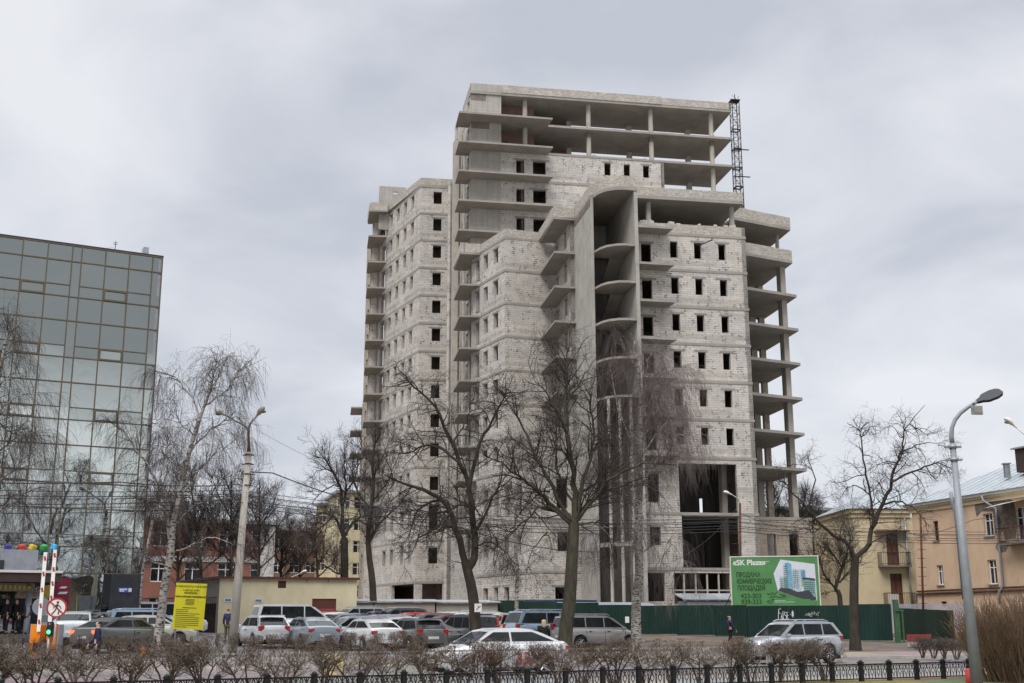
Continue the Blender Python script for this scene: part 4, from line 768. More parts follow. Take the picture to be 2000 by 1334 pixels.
# sheds in front of the building
def shed(name,label,poly,z0,z1,wall='render_grey',roof='grey_sheet',ov=.3,slope=.25,cat='shed'):
    cx=sum(p[0] for p in poly)/4; cy=sum(p[1] for p in poly)/4; rt=empty(name,(cx,cy,z0),0,label,cat); rp=rooted(rt)
    mb=MB()
    for i in range(4): mb.wall(poly[i],poly[(i+1)%4],z0-.4,z1,(),.12)
    rp(mb,'wall',wall); c=Vector((cx,cy)); P=[Vector(p)+(Vector(p)-c).normalized()*ov for p in poly]; mb=MB(); zz=[z1+.02,z1+.02,z1+slope,z1+slope]
    mb.face([(p.x,p.y,z+.07) for p,z in zip(P,zz)]); mb.face([(p.x,p.y,z) for p,z in zip(P,zz)][::-1])
    for i in range(4): j=(i+1)%4; mb.face([(P[i].x,P[i].y,zz[i]),(P[j].x,P[j].y,zz[j]),(P[j].x,P[j].y,zz[j]+.07),(P[i].x,P[i].y,zz[i]+.07)])
    rp(mb,'roof',roof); return rp
gz1=1.1
shed('garage_row','low grey garage row with rusty sheet roof right of the yellow substation',[(-10.9,83.5),(-5.3,84.5),(-5.8,89),(-11.4,88)],gz1,EYE+1.42,roof='shed_roof')
shed('garage_row','second low garage with flat light roof edge beside the dark green fence',[(-5.2,84.6),(-1.0,85.6),(-1.5,90),(-5.7,89)],gz1,EYE+1.38,roof='shed_roof')
shed('site_cabin','blue grey site cabin standing just behind the green fence, centre left',[(1.0,94.5),(6.6,95.4),(6.3,98),(.7,97.1)],gz1,EYE+1.75,wall='blue_paint',roof='shed_roof',slope=.06,cat='cabin')
shed('lean_to_roof','long grey corrugated lean-to roof behind the fence by the birch',[(3.0,89.5),(10.5,91),(10.2,94),(2.7,92.5)],gz1,EYE+1.15,wall='grey_sheet',slope=.35,cat='shed')
shed('grey_shed','light grey sheet shed with sloping roof behind fence left of billboard',[(12.6,88.5),(17.6,89.3),(17.3,92),(12.3,91.2)],gz1,EYE+1.6,wall='grey_sheet',slope=.5,cat='shed')
# ================= green sheet fence =================
GF=empty('green_fence',(10,82,gz(10,82)),0,'long dark green corrugated sheet fence along the building site','fence'); fp=rooted(GF)
fpts=[(-1.6,87.6),(3.2,87.3),(9.0,85.6),(13.8,83.6),(17.6,80.7),(23.6,76.6)]; tops=[1.60,1.50,1.20,1.16,1.12,1.12]
for i,(p,q) in enumerate(zip(fpts,fpts[1:])):
    p,q=Vector(p),Vector(q); n_=max(1,round((q-p).length/2.6))
    for k in range(n_):
        a,b=p.lerp(q,k/n_),p.lerp(q,(k+1)/n_); zt_=EYE+tops[i]+(tops[i+1]-tops[i])*(k+.5)/n_+rr.uniform(-.03,.05); d=(b-a).normalized(); mb=MB(); L_=(b-a).length; w_=.11; m_=int(L_/w_); nrm=Vector((d.y,-d.x))
        pts=[a+d*(L_*j/m_)+nrm*(.035 if j%2 else 0) for j in range(m_+1)]; zb=gz(a.x,a.y)+.02
        for j,(u,v) in enumerate(zip(pts,pts[1:])): mb.face([(u.x,u.y,zb),(v.x,v.y,zb),(v.x,v.y,zt_),(u.x,u.y,zt_)],[(j*w_+k*9,zb),((j+1)*w_+k*9,zb),((j+1)*w_+k*9,zt_),(j*w_+k*9,zt_)])
        fp(mb,'fence_panel','dark_green_sheet' if i==0 else 'green_sheet')
        mb=MB(); mb.box((a.x-.03,a.y+.09,(zb+zt_)/2-.05),(.08,.08,zt_-zb-.1)); fp(mb,'fence_post','dark_metal')
        mb=MB(); mb.box(((a.x+b.x)/2,(a.y+b.y)/2+.09,zt_-.35),(L_-.1,.05,.06),math.atan2(d.y,d.x)); fp(mb,'fence_rail','dark_metal')
gp_=empty('fence_gate_post',(23.85,76.4,.45),0,'light green square post with lath frame at the right end of the green fence','post'); mb=MB(); mb.box((0,0,1.2),(.3,.3,2.7)); mb.build('post',M['green_paint'],gp_); mb=MB(); mb.box((.3,-.2,.9),(.09,.09,2.0)); mb.box((.15,-.2,1.9),(.5,.08,.09)); mb.build('post_frame',M['green_paint'],gp_)
GF2=empty('green_fence',(27,82,.6),0,'short dark green sheet fence running back beside the willow bush','fence'); f2=rooted(GF2)
p,q=Vector((24.1,76.6)),Vector((30.3,84.5)); 
for k in range(4):
    a,b=p.lerp(q,k/4),p.lerp(q,(k+1)/4); d=(b-a).normalized(); nrm=Vector((d.y,-d.x)); m_=22; L_=(b-a).length; pts=[a+d*(L_*j/m_)+nrm*(.035 if j%2 else 0) for j in range(m_+1)]; mb=MB(); zt_=EYE+.88-.02*k
    for j,(u,v) in enumerate(zip(pts,pts[1:])): mb.face([(u.x,u.y,.55),(v.x,v.y,.55),(v.x,v.y,zt_),(u.x,u.y,zt_)],[(j*.11+k*5,0),(j*.11+.11+k*5,0),(j*.11+.11+k*5,2),(j*.11+k*5,2)])
    f2(mb,'fence_panel','green_sheet')
ws=empty('white_fence',(28,87,.8),0,'pale lilac picket fence in front of the old house, behind green fence','fence'); wf=rooted(ws); mb=MB()
for k in range(70):
    c=Vector((24.5,88)).lerp(Vector((33,86.3)),k/70); mb.box((c.x,c.y,EYE+.3),(.09,.03,2.0))
wf(mb,'pickets','white_sheet')
# ---- graffiti strokes on the fence (hand drawn paths)
def graffiti(name,label,strokes,o,d,sc,r_,mat='graffiti_white'):
    g_=empty(name,(*o[:2],o[2]),0,label,'graffiti'); nrm=Vector((d.y,-d.x)).to_3d(); D3=Vector((d.x,d.y,0)); mb=MB()
    for st_ in strokes:
        P=[D3*(x*sc)+Vector((0,0,y*sc))+nrm*.05 for x,y in st_]; mb.tube(P,r_,5)
    ob=mb.build('paint_strokes',M[mat],g_); ob.scale=(1,1,1); return g_
fd=(Vector(fpts[5])-Vector(fpts[4])).normalized(); fs=Vector(fpts[4])
def fpos(s_,z_): v=fs+fd*s_; return (v.x,v.y,z_)
FAL=[[(0,0),(.3,1.5),(.9,1.55)],[(.15,.85),(.7,.95)],[(.8,0),(1.1,.9),(1.3,0)],[(.9,.35),(1.25,.35)],[(1.5,1.2),(1.5,.1),(1.9,.05)],[(2.5,1.0),(2.0,1.1),(1.95,.7),(2.5,.5),(2.5,.1),(1.95,0)],[(3.1,1.1),(2.7,1.0),(2.7,.1),(3.2,.1)],[(2.7,.55),(3.1,.6)],[(3.6,.7),(3.75,.75)],[(4.1,.5),(4.7,1.1)],[(4.15,1.1),(4.65,.5)],[(4.05,.8),(4.8,.8)],[(4.4,.3),(4.4,1.3)]]
ABS=[[(0,-.1),(.45,1.3),(.75,-.1)],[(.2,.5),(.7,.5)],[(1.0,0),(1.0,1.1),(1.4,.85),(1.05,.55),(1.5,.25),(1.0,0)],[(2.2,1.0),(1.75,1.05),(1.7,.6),(2.2,.45),(2.15,.05),(1.65,0)],[(2.5,1.1),(2.45,.15),(2.85,.05),(2.95,1.1)],[(3.25,0),(3.25,1.1),(3.65,.85),(3.3,.55),(3.75,0)],[(4.1,0),(4.1,1.2),(4.7,.9),(4.75,.3),(4.1,0)]]
graffiti('graffiti','large two line white graffiti tag on green fence below the billboard, upper word',[[(x*.52,y) for x,y in q] for q in FAL],fpos(-.15,EYE+.22),fd,.44,.024)
graffiti('graffiti','lower word of the large white graffiti tag on the green fence',[[(x*.52,y) for x,y in q] for q in ABS],fpos(.0,EYE-.42),fd,.46,.024)
TAG=[[(-.3,.4),(0,.4)],[(.2,.4),(.35,.75),(.6,.4),(.35,.15),(.2,.4)],[(.8,1.0),(.8,.1)],[(1.1,1.0),(1.1,.1)],[(.8,.5),(1.1,.55)],[(1.3,.5),(1.6,.6),(1.4,.8),(1.3,.4),(1.6,.2)],[(1.9,1.3),(1.9,.2)],[(1.7,.9),(2.1,.9)],[(2.4,.4),(2.7,.7),(2.4,1.0),(2.7,1.3),(2.9,1.0),(2.4,.4)],[(3.1,.4),(3.4,.6),(3.2,.8),(3.1,.2)],[(3.7,.1),(3.7,1.0),(4.2,1.2)],[(1.2,-.1),(1.9,0)]]
graffiti('graffiti','small thin white graffiti tag on the green fence right of the large one',TAG,fpos(1.75,EYE+.42),fd,.22,.012)
# ================= billboard =================
bp0=Vector((16.0,84.6)); BBd=Vector((.988,.15)); bang=math.atan2(BBd.y,BBd.x)
BB=empty('billboard',(14.97,83.6,.9),R(-12),'tilted green billboard with white lettering and a picture of glass towers','billboard')
Wb,Hb=5.85,3.4; zB=EYE-.9+1.02
mb=MB(); mb.box((Wb/2,0,zB+Hb/2),(Wb,.09,Hb)); bpn=mb.build('panel',M['board_green'],BB)
mb=MB()
for q in ((0,-.005,Hb/2,.07,Hb+.08),(Wb,-.005,Hb/2,.07,Hb+.08)): mb.box((q[0],q[1],zB+q[2]),(q[3],.14,q[4]))
for q in (0,Hb): mb.box((Wb/2,-.003,zB+q),(Wb,.13,.07))
mb.build('frame',M['off_white'],BB)
mb=MB()
for q in (.8,2.4,4.0,5.2): mb.tube([(q,.15,-.3),(q,.12,zB+Hb-.2)],.06,6)
for q in (.6,1.5,2.6): mb.tube([(q-2.2,2.2,-.3),(q-.3,.2,zB+1.6)],.03,5)
mb.build('support_frame',M['dark_metal'],BB)
yb=-.049
def bpoly(pts,mat,name,par=bpn,dy=0): mb=MB(); mb.face([(x*Wb,yb-dy,zB+y*Hb) for x,y in pts]); return mb.build(name,M[mat],par)
pic=bpoly([(.49,.66),(.575,.935),(.96,.84),(.965,.13),(.80,.17),(.53,.32)],'board_sky','picture')
for pts,mt in (([(.60,.34),(.60,.60),(.555,.60),(.555,.33)],'pic_pale'),([(.60,.34),(.60,.58),(.66,.60),(.66,.34)],'pic_teal'),([(.655,.34),(.62,.86),(.66,.885),(.695,.84),(.70,.35)],'pic_blue'),([(.70,.34),(.70,.74),(.78,.75),(.80,.70),(.80,.34)],'pic_pale'),([(.775,.42),(.775,.73),(.81,.72),(.82,.4)],'pic_ochre'),([(.80,.5),(.80,.74),(.85,.73),(.85,.5)],'pic_blue'),([(.82,.25),(.82,.55),(.94,.53),(.955,.48),(.95,.2)],'pic_teal'),([(.81,.55),(.82,.585),(.95,.56),(.96,.51),(.93,.52)],'pic_dark'),([(.53,.325),(.56,.38),(.66,.37),(.75,.3),(.88,.33),(.96,.14),(.80,.17)],'pic_dark'),([(.68,.27),(.70,.38),(.75,.41),(.79,.36),(.80,.25),(.75,.2)],'pic_pale'),([(.89,.14),(.885,.3),(.90,.40),(.93,.42),(.95,.36),(.955,.14)],'pic_dark')):
    bpoly(pts,mt,'picture_shape',pic,.004+.0006*len(bpy.data.objects)%.003)
tr=(R(90),0,0)
mb=MB()
for x0,x1,y0,y1,nx,ny in ((.60,.655,.36,.84,4,12),(.555,.60,.35,.59,3,6),(.70,.775,.36,.73,4,10),(.82,.945,.25,.52,6,7),(.80,.85,.5,.72,2,6)):
    for i in range(1,nx): mb.box(((x0+(x1-x0)*i/nx)*Wb,yb-.0085,zB+(y0+y1)/2*Hb),(.018,.002,(y1-y0)*Hb))
    for i in range(1,ny): mb.box(((x0+x1)/2*Wb,yb-.009,zB+(y0+(y1-y0)*i/ny)*Hb),((x1-x0)*Wb,.002,.025))
mb.build('picture_lines',M['pic_dark'],pic)
def bt(s_,x,y,size,mat,sx=1,bold=.0,sh=0): return text(s_,size,M[mat],bpn,(x*Wb,yb-.004,zB+y*Hb),tr,sx=sx,bold=bold,shear=sh)
bt('«SK Plaza»',.03,.835,.50,'plate_white',1.0,.016)
bt('ПРОДАЖА',.06,.60,.44,'ink_green',.70,.014,.05); bt('КОММЕРЧЕСКИХ',.065,.47,.44,'ink_green',.62,.014,.05); bt('ПЛОЩАДЕЙ',.07,.34,.44,'ink_green',.70,.014,.05)
bt('423-303',.105,.185,.44,'ink_green',.95,.008); bt('939-333',.105,.07,.44,'ink_green',.95,.008)
mb=MB()
for k,(x,y,l_) in enumerate(((.335,.9,.11),(.335,.87,.08),(.335,.84,.04),(.49,.13,.12),(.49,.105,.22))): mb.box((x*Wb+l_*Wb/2,yb-.004,zB+y*Hb),(l_*Wb,.004,.028))
mb.box((.32*Wb,yb-.004,zB+.87*Hb),(.012,.004,.30)); mb.build('fine_print',M['plate_white'],bpn)
mb=MB()
for st_ in ([(.40,.28),(.43,.25),(.44,.29)],[(.45,.24),(.47,.29),(.49,.25),(.52,.31)],[(.43,.2),(.50,.22),(.56,.19),(.60,.25)],[(.40,.12),(.48,.17),(.44,.08),(.40,.12)],[(.55,.26),(.62,.22),(.58,.18)]): mb.tube([(x*Wb,yb-.01,zB+y*Hb) for x,y in st_],.018,4)
mb.build('scrawl',M['ink_green'],bpn)
# ================= low cast iron fence =================
fs0,fs1,FD,FP=-22,46,26.3,1.07
IF=empty('iron_fence',(*SD(0,FD),0),0,'low black cast iron fence with branching pattern along the near grass','fence'); ifp=rooted(IF)
ang=math.atan2(TS.y,TS.x)
def fence_panel_mb():
    mb=MB(); w=FP-.1; h0,h1=.07,.46
    mb.box((0,0,h1),(w,.035,.035)); mb.box((0,0,h0),(w,.035,.03)); n=4; c=w/n
    for i in range(n):
        x=-w/2+c*(i+.5)
        def bar(pts,r=.012): mb.tube([(x+a*c,0,h0+b*(h1-h0)) for a,b in pts],r,4)
        bar([(0,.0),(0,.22)]); bar([(0,.62),(0,1)],.016); bar([(0,.22),(-.22,.42),(-.2,.6),(0,.72)],.014); bar([(0,.22),(.22,.42),(.2,.6),(0,.72)],.014); bar([(-.5,0),(-.42,.35),(-.5,.55),(-.36,.8),(-.5,1)],.014); bar([(.5,0),(.42,.35),(.5,.55),(.36,.8),(.5,1)],.014); bar([(0,.72),(-.3,1)],.012); bar([(0,.72),(.3,1)],.012)
    return mb
def fence_post_mb():
    mb=MB(); mb.box((0,0,.25),(.11,.11,.5)); mb.box((0,0,.51),(.15,.15,.03)); mb.lathe((0,0,.525),[(.06,0),(.065,.02),(.04,.045),(0,.07)],8); return mb
p0=fence_panel_mb().build('fence_panel',M['black_iron'],IF); q0=fence_post_mb().build('fence_post',M['black_iron'],IF)
n_=int((fs1-fs0)/FP)
for i in range(n_):
    a=fs0+FP*i; x,y=SD(a+FP/2,FD); xo,yo=SD(0,FD); o=p0 if i==0 else p0.copy()
    if i: C.objects.link(o)
    o.location=(x-xo,y-yo,0); o.rotation_euler=(0,0,ang); x,y=SD(a,FD); o=q0 if i==0 else q0.copy()
    if i: C.objects.link(o)
    o.location=(x-xo,y-yo,0); o.rotation_euler=(0,0,ang)
# ================= pedestrian railing with crosses =================
RD=31.35; RS0=-2.6
RL=empty('crossed_railing',(*SD(6,RD),0),0,'grey steel pedestrian railing with crossed bars along the near kerb','railing')
def rail_panel():
    mb=MB(); w=2.35
    for z in (.14,.86): mb.box((0,0,z),(w,.04,.045))
    for k in (-1,0):
        x0=k*w/2; x1=x0+w/2
        for a,b in (((x0,.16),(x1,.84)),((x0,.84),(x1,.16))):
            L_=math.hypot(b[0]-a[0],b[1]-a[1]); Mx=Matrix.Rotation(-math.atan2(b[1]-a[1],b[0]-a[0]),4,'Y'); mb.box(((a[0]+b[0])/2,.012 if a[1]<b[1] else -.012,.5),(L_,.018,.04),M=Mx)
    return mb
def rail_post():
    mb=MB()
    for x in (-.09,0,.09): mb.box((x,0,.43),(.035,.04,.86))
    return mb
rp0=rail_panel().build('railing_panel',M['rail_grey'],RL); rq0=rail_post().build('railing_post',M['rail_grey'],RL)
for i in range(12):
    for k,(o0,ds) in enumerate(((rp0,1.3),(rq0,0))):
        x,y=SD(RS0+2.6*i+ds,RD); xo,yo=SD(6,RD); o=o0 if i==0 else o0.copy()
        if i: C.objects.link(o)
        o.location=(x-xo,y-yo,0); o.rotation_euler=(0,0,ang)
# ================= lamps =================
lx,ly=tx(1908,1330)*31,31
LP=empty('street_lamp',(lx,ly,0),0,'tall tapering galvanised lamp post with curved arm, flat lamp head and floodlight','street lamp')
top=at(1861,868,31.4)-Vector((lx,ly,0)); mb=MB(); mb.tube([(0,0,-.1),(top.x*.5,top.y*.5,top.z*.5),top],[.15,.11,.075],16); mb.build('post',M['galvanised'],LP)
mb=MB(); pp=[top]+[at(x_,y_,31.4)-Vector((lx,ly,0)) for x_,y_ in ((1859,855),(1860,838),(1866,822),(1877,808),(1893,796),(1909,787))]; mb.tube(pp,[.062]*2+[.055]*3+[.05,.045],12); mb.build('arm',M['galvanised'],LP)
mb=MB()
for t_ in (.985,.93): c=top*t_; mb.box(c,(.42,.1,.05)); mb.lathe((c.x,c.y,c.z-.04),[(.10,0),(.11,0),(.11,.09),(.1,.09)],12)
mb.build('clamp',M['grey_metal'],LP)
h0,h1=pp[-1],at(1956,766,31.4)-Vector((lx,ly,0)); hd=(h1-h0).normalized(); side=hd.cross(Vector((0,1,0))).normalized(); dn=hd.cross(side)
# flat luminaire seen from below
def head(par,h0,h1,w,name='lamp_head'):
    d=h1-h0; L_=d.length; d=d/L_; s_=Vector((0,1,0)); s_=(s_-d*s_.dot(d)+Vector((0,0,0))).normalized(); s_=(s_+d.cross(s_)*.75).normalized(); u=d.cross(s_).normalized(); 
    if u.z<0: u=-u
    prof=[(0,.25),(.18,.45),(.35,.9),(.7,1),(.9,.8),(1,.45)]; mb=MB(); tp=[];bt_=[]
    for t,wf_ in prof: tp.append(h0+d*L_*t+s_*w*wf_/2)
    for t,wf_ in prof[::-1]: tp.append(h0+d*L_*t-s_*w*wf_/2)
    lo=[p-u*.035 for p in tp]; hi=[p+u*.04 for p in tp]; mb.face(hi); mb.face(lo[::-1])
    for i in range(len(tp)): j=(i+1)%len(tp); mb.face([lo[i],lo[j],hi[j],hi[i]])
    o=mb.build(name,M['dark_metal'],par); mb=MB(); q=[h0+d*L_*t+s_*w*f_ -u*.04 for t,f_ in ((.38,.33),(.72,.40),(.9,.3),(.9,-.3),(.72,-.40),(.38,-.33))]; mb.face(q); mb.face([p+u*.003 for p in q][::-1]); mb.build('lens',M['lamp_lens'],o); return o
head(LP,h0,h1,.42)
fl=at(1909,803,31.3)-Vector((lx,ly,0)); mb=MB(); mb.box(fl,(.30,.07,.24),.1); fo=mb.build('floodlight',M['grey_metal'],LP,weld=True,bevel=.01); mb=MB(); mb.box(fl+Vector((-.0,-.04,-.0)),(.2,.02,.15),.1); mb.build('floodlight_glass',M['lamp_lens'],fo); mb=MB(); mb.tube([fl+Vector((-.05,0,.12)),fl+Vector((-.08,.02,.2))],.02,5); mb.build('bracket',M['dark_metal'],fo)
rb=empty('red_post',(tx(1893,1330)*31.8,31.8,0),0,'short red post standing beside the foot of the galvanised lamp post','post'); mb=MB(); mb.tube([(0,0,-.1),(0,0,.42)],.09,10); mb.lathe((0,0,.42),[(.09,0),(.06,.04),(0,.05)],10); mb.build('post_tube',M['red_paint'],rb)
# concrete pole with two heads
cx_,cy_=-11.75,52.0; cz=gz(cx_,cy_)
CP=empty('street_lamp',(cx_,cy_,cz),0,'concrete lamp pole with rusty bracket and two round lamp heads','street lamp')
O_=Vector((cx_,cy_,cz)); loc=lambda x,y,Y=52.0: at(x,y,Y)-O_
tp_=loc(486.5,882); mb=MB(); mb.tube([(0,0,-.3),tp_*.5,tp_],[.20,.165,.125],16); mb.build('pole',M['pole_concrete'],CP)
mb=MB(); br=[loc(486.5,884),loc(486.8,868),loc(486,842)]; mb.tube(br,[.10,.065,.05],10); mb.build('bracket',M['rust'],CP)
mb=MB(); mb.tube([br[-1],loc(483,834),loc(474,828),loc(446,812)],[.035]*4,8); mb.tube([br[-1],loc(488,830),loc(493,822),loc(501,813)],[.045]*4,8); mb.build('lamp_arms',M['grey_metal'],CP)
mb=MB()
for y_ in (888,906,926,948): c=loc(486.5-(y_-884)*.05,y_); mb.lathe((c.x,c.y,c.z),[(.15,0),(.165,0),(.165,.05),(.15,.05)],12); mb.box(c,(.52,.05,.04))
mb.build('clamps',M['rust'],CP)
def cobra(par,a,b,mat='off_white',w=.34):
    d=(b-a); L_=d.length; d.normalize(); mb=MB(); n=12; prof=[(0,.06),(.25,.09),(.42,.16),(.6,.2),(.85,.18),(1,.03)]; s_=d.cross(Vector((0,0,1))).normalized(); u=s_.cross(d).normalized(); rings=[]
    for t,r in prof:
        b0=len(mb.v)
        for k in range(n): q=2*math.pi*k/n; mb.v.append(tuple(a+d*L_*t+s_*math.cos(q)*r+u*math.sin(q)*r*(.75 if math.sin(q)>0 else .45)))
        rings.append(b0)
    for p,q in zip(rings,rings[1:]):
        for k in range(n): k2=(k+1)%n; mb.f.append((p+k,p+k2,q+k2,q+k)); mb.m.append(0); mb.sm.append(True); mb.uv.append([(0,0)]*4)
    for b0 in (rings[0],rings[-1]): mb.f.append(tuple(range(b0,b0+n))); mb.m.append(0); mb.sm.append(True); mb.uv.append([(0,0)]*n)
    o=mb.build('lamp_head',M[mat],par); c=a+d*L_*.68-u*.07; mb=MB(); mb.v=[]; mb.lathe((0,0,0),[(.15,0),(.11,-.07),(0,-.1)],12); l_=mb.build('lamp_bowl',M['lamp_lens'],o); l_.location=c; return o
cobra(CP,loc(448,813),loc(420,799)); cobra(CP,loc(500,815),loc(518,793),'render_grey')
lp2=empty('street_lamp',(tx(2080,1250)*60,60,.4),0,'pale lamp head on a thin arm at the right picture edge','street lamp'); O2=Vector(lp2.location); mb=MB(); mb.tube([(0,0,0),at(2078,900,60)-O2],[.12,.08],8); mb.build('pole',M['off_white'],lp2); mb=MB(); mb.tube([at(2078,902,60)-O2,at(2030,875,60)-O2,at(1983,834,60)-O2],.04,6); mb.build('lamp_arm',M['off_white'],lp2); cobra(lp2,at(1986,837,60)-O2,at(1962,818,60)-O2)
lp3=empty('street_lamp',(tx(1445,1190)*88,88,1.1),0,'rusty brown pole with rungs and a small white lamp, behind the billboard','street lamp'); O3=Vector(lp3.location); mb=MB(); mb.tube([(0,0,0),at(1446,984,88)-O3],.085,8)
for k in range(8): z=1.6+k*.75; mb.box((.0,0,z),(.7,.04,.04))
mb.build('pole',M['rust'],lp3); mb=MB(); mb.tube([at(1446,986,88)-O3,at(1441,974,88)-O3,at(1428,966,88)-O3],.035,6); mb.build('lamp_arm',M['grey_metal'],lp3); cobra(lp3,at(1430,967,88)-O3,at(1413,961,88)-O3)
lp4=empty('street_lamp',(tx(562,1180)*95,95,1.1),0,'thin slanting white lamp arm showing above the yellow substation roof','street lamp'); O4=Vector(lp4.location); mb=MB(); mb.tube([(0,0,0),at(560,1128,95)-O4],.06,6); mb.build('pole',M['grey_metal'],lp4); mb=MB(); mb.tube([at(560,1130,95)-O4,at(590,1118,95)-O4],.03,5); mb.build('lamp_arm',M['off_white'],lp4); cobra(lp4,at(586,1119,95)-O4,at(600,1114,95)-O4)
pp2=empty('ladder_pole',(tx(1800,1180)*86,86,.7),0,'rusty brown pole with short rungs in front of the peach house','pole'); O5=Vector(pp2.location); tp=at(1798,997,86)-O5; mb=MB(); mb.tube([(0,0,0),tp],.08,8); mb.build('pole',M['rust'],pp2)
for k in range(9): mb=MB(); z=1.6+k*.62; mb.box((tp.x*z/tp.z,tp.y*z/tp.z,z),(.55,.04,.035)); mb.build('rung',M['rust'],pp2)
# ================= cables =================
def cable(pts,sag,r,label,mat='dark_metal'):
    P=[]
    for a,b,s_ in zip(pts,pts[1:],sag):
        a,b=Vector(a),Vector(b)
        for k in range(12): t=k/12; P.append(a.lerp(b,t)-Vector((0,0,4*s_*t*(1-t))))
    P.append(Vector(pts[-1])); c=P[0]; mb=MB(); mb.tube([p-c for p in P],r,5); o=mb.build('overhead_cable',M[mat]); o.location=c; tag(o,label,'cable','overhead cables above the street')
def cp(s_,z,dD=0): b=Vector((cx_,cy_,0))+Vector((*TS,0))*s_+Vector((*NS,0))*dD; return (b.x,b.y,z)
hts=[(7.25,.1),(7.1,.25),(7.0,-.1),(6.85,.2),(6.7,-.2),(6.55,.05)]
ORD=('topmost','second highest','third','fourth','fifth','lowest')
for i,(z,dD) in enumerate(hts):
    cable([cp(-32,z+.5,dD),cp(0,z,dD),cp(27,z-.15,dD+.3),cp(58,z+.4,dD)],[.75+.05*i,.55,.5],.014+.004*(i%2),ORD[i]+' of six thin black cables strung along the street through the concrete lamp pole')
cable([cp(-30,7.4,.3),cp(-12,7.0,.3),cp(-5,7.35,.2),cp(0,7.5,.05)],[.1,.05,.12],.024,'thick wavy black cable running left from the concrete pole past the glass block')
cable([cp(.1,8.05,0),cp(1.5,8.1,.3),cp(12,6.9,6),cp(30,6.3,18)],[0,.25,.5],.026,'thick black cable running down to the right from the concrete pole')
cable([at(498,836,52),at(760,950,75)],[.3],.007,'hair thin cable falling right from the lamp bracket')
cable([at(1440,1000,88),at(1560,1040,98)],[.2],.02,'cable from the brown lamp pole to the unfinished building')
cable([at(1446,985,88),at(1330,1090,80),at(1200,1130,78)],[.4,.2],.012,'slanting cable left of the brown lamp pole')
cable([at(1798,1048,86),at(1900,1018,84),at(2040,985,80)],[.1,.1],.018,'single cable from the rusty ladder pole to the peach house')
# ================= signs, barrier =================
ys=empty('parking_sign',(tx(364,1235)*55,55,gz(-15,55)),R(4),'tall bright yellow car park rules board on two posts','sign'); O6=Vector(ys.location)
W_,H_=1.36,2.02; zb_=1.6+te(1228)*55-ys.location.z; mb=MB(); mb.box((0,0,zb_+H_/2),(W_,.05,H_)); yp_=mb.build('board',M['sign_yellow'],ys); yp_.rotation_euler=(0,R(2.2),0); mb=MB(); mb.box((0,.032,zb_+H_/2),(W_-.01,.01,H_-.01)); mb.build('board_back',M['grey_metal'],yp_)
mb=MB()
for x in (-.5,.5): mb.box((x,.06,(zb_+H_)/2-.1),(.06,.06,zb_+H_+.1))
mb.build('posts',M['grey_metal'],ys)
for s_,z_,sz in (('РЕЖИМ РАБОТЫ ПАРКОВКИ',.93,.105),('с 8:00 до 22:00',.85,.105),('ПРАВИЛА',.785,.12),('пользования парковкой',.71,.115)):
    text(s_,sz,M['ink'],yp_,(0,-.03,zb_+H_*z_-.04),(R(90),0,0),align='CENTER',bold=.003 if z_<.8 else 0)
mb=MB(); r2=random.Random(8)
for k in range(5): mb.box((0,-.029,zb_+H_*(.645-.028*k)),(.36+r2.random()*.08,.006,.022))
mb.box((0,-.029,zb_+H_*.465),(.62,.006,.03)); x=.44
for k in range(10): x-=.0; l_=r2.choice((.85,.55,.62,1.05)); mb.box((-.58+l_/2,-.029,zb_+H_*(.42-.041*k)),(l_,.006,.022))
mb.build('fine_print',M['ink'],yp_)
bxx,byy=tx(84,1290)*46.0,46.0
BR=empty('parking_barrier',(bxx,byy,0),R(-12),'orange car park barrier cabinets with two raised red and white booms','barrier')
for x,w_ in ((-.30,.42),(.36,.40)):
    mb=MB(); mb.box((x,0,.85),(w_,.36,1.5)); mb.build('cabinet',M['orange_paint'],BR,weld=True,bevel=.015)
mb=MB(); mb.box((.0,.02,.45),(.5,.3,.9)); mb.box((-.54,.05,.9),(.06,.32,1.45)); mb.box((.59,.05,.95),(.06,.32,1.3)); mb.build('cabinet_frame',M['silver_band'],BR)
mb=MB(); mb.box((-.25,-.2,.78),(.16,.04,.34)); mb.build('control_panel',M['dark_metal'],BR)
Ob=Vector((bxx,byy,0)); Rm=Matrix.Rotation(R(12),3,'Z')
for (x0,y0,x1,y1) in ((75,1232,89.5,1077),(95,1240,108,1072)):
    a=Rm@(at(x0,y0,45.8)-Ob); b=Rm@(at(x1,y1,46.3)-Ob); d=(b-a); L_=d.length; mb=MB(); Mx=d.to_track_quat('Z','Y').to_matrix().to_4x4(); mb.box((a+b)/2,(.13,.06,L_),M=Mx); bo=mb.build('boom',M['white_paint'],BR)
    n=int(L_/.5)
    for k in range(n): mb=MB(); c=a+d*((k+.6)/n); mb.box(c,(.075,.075,.17),M=Mx@Matrix.Rotation(R(12),4,'Y')); mb.build('boom_stripe',M['red_paint'],bo)
mb=MB(); c=Rm@(at(98,1226,45.6)-Ob); mb.box(c,(.2,.16,.5)); tl=mb.build('signal_light',M['dark_metal'],BR,weld=True,bevel=.02)
mb=MB(); mb.lathe((c.x,c.y-.085,c.z-.12),[(0,-.012),(.07,-.01),(.075,0)],16,'y'); mb.build('green_lens',M['lamp_green'],tl); mb=MB(); mb.lathe((c.x,c.y-.085,c.z+.12),[(0,-.012),(.07,-.01),(.075,0)],16,'y'); mb.build('red_lens',M['glass_dark'],tl)
mb=MB(); c0=Rm@(at(95,1250,45.65)-Ob); mb.tube([(c0.x,c0.y,0),(c0.x,c0.y,c.z-.25)],.045,8); mb.build('signal_post',M['silver_band'],BR)
sx_,sy_=tx(102,1290)*45.0,45.0
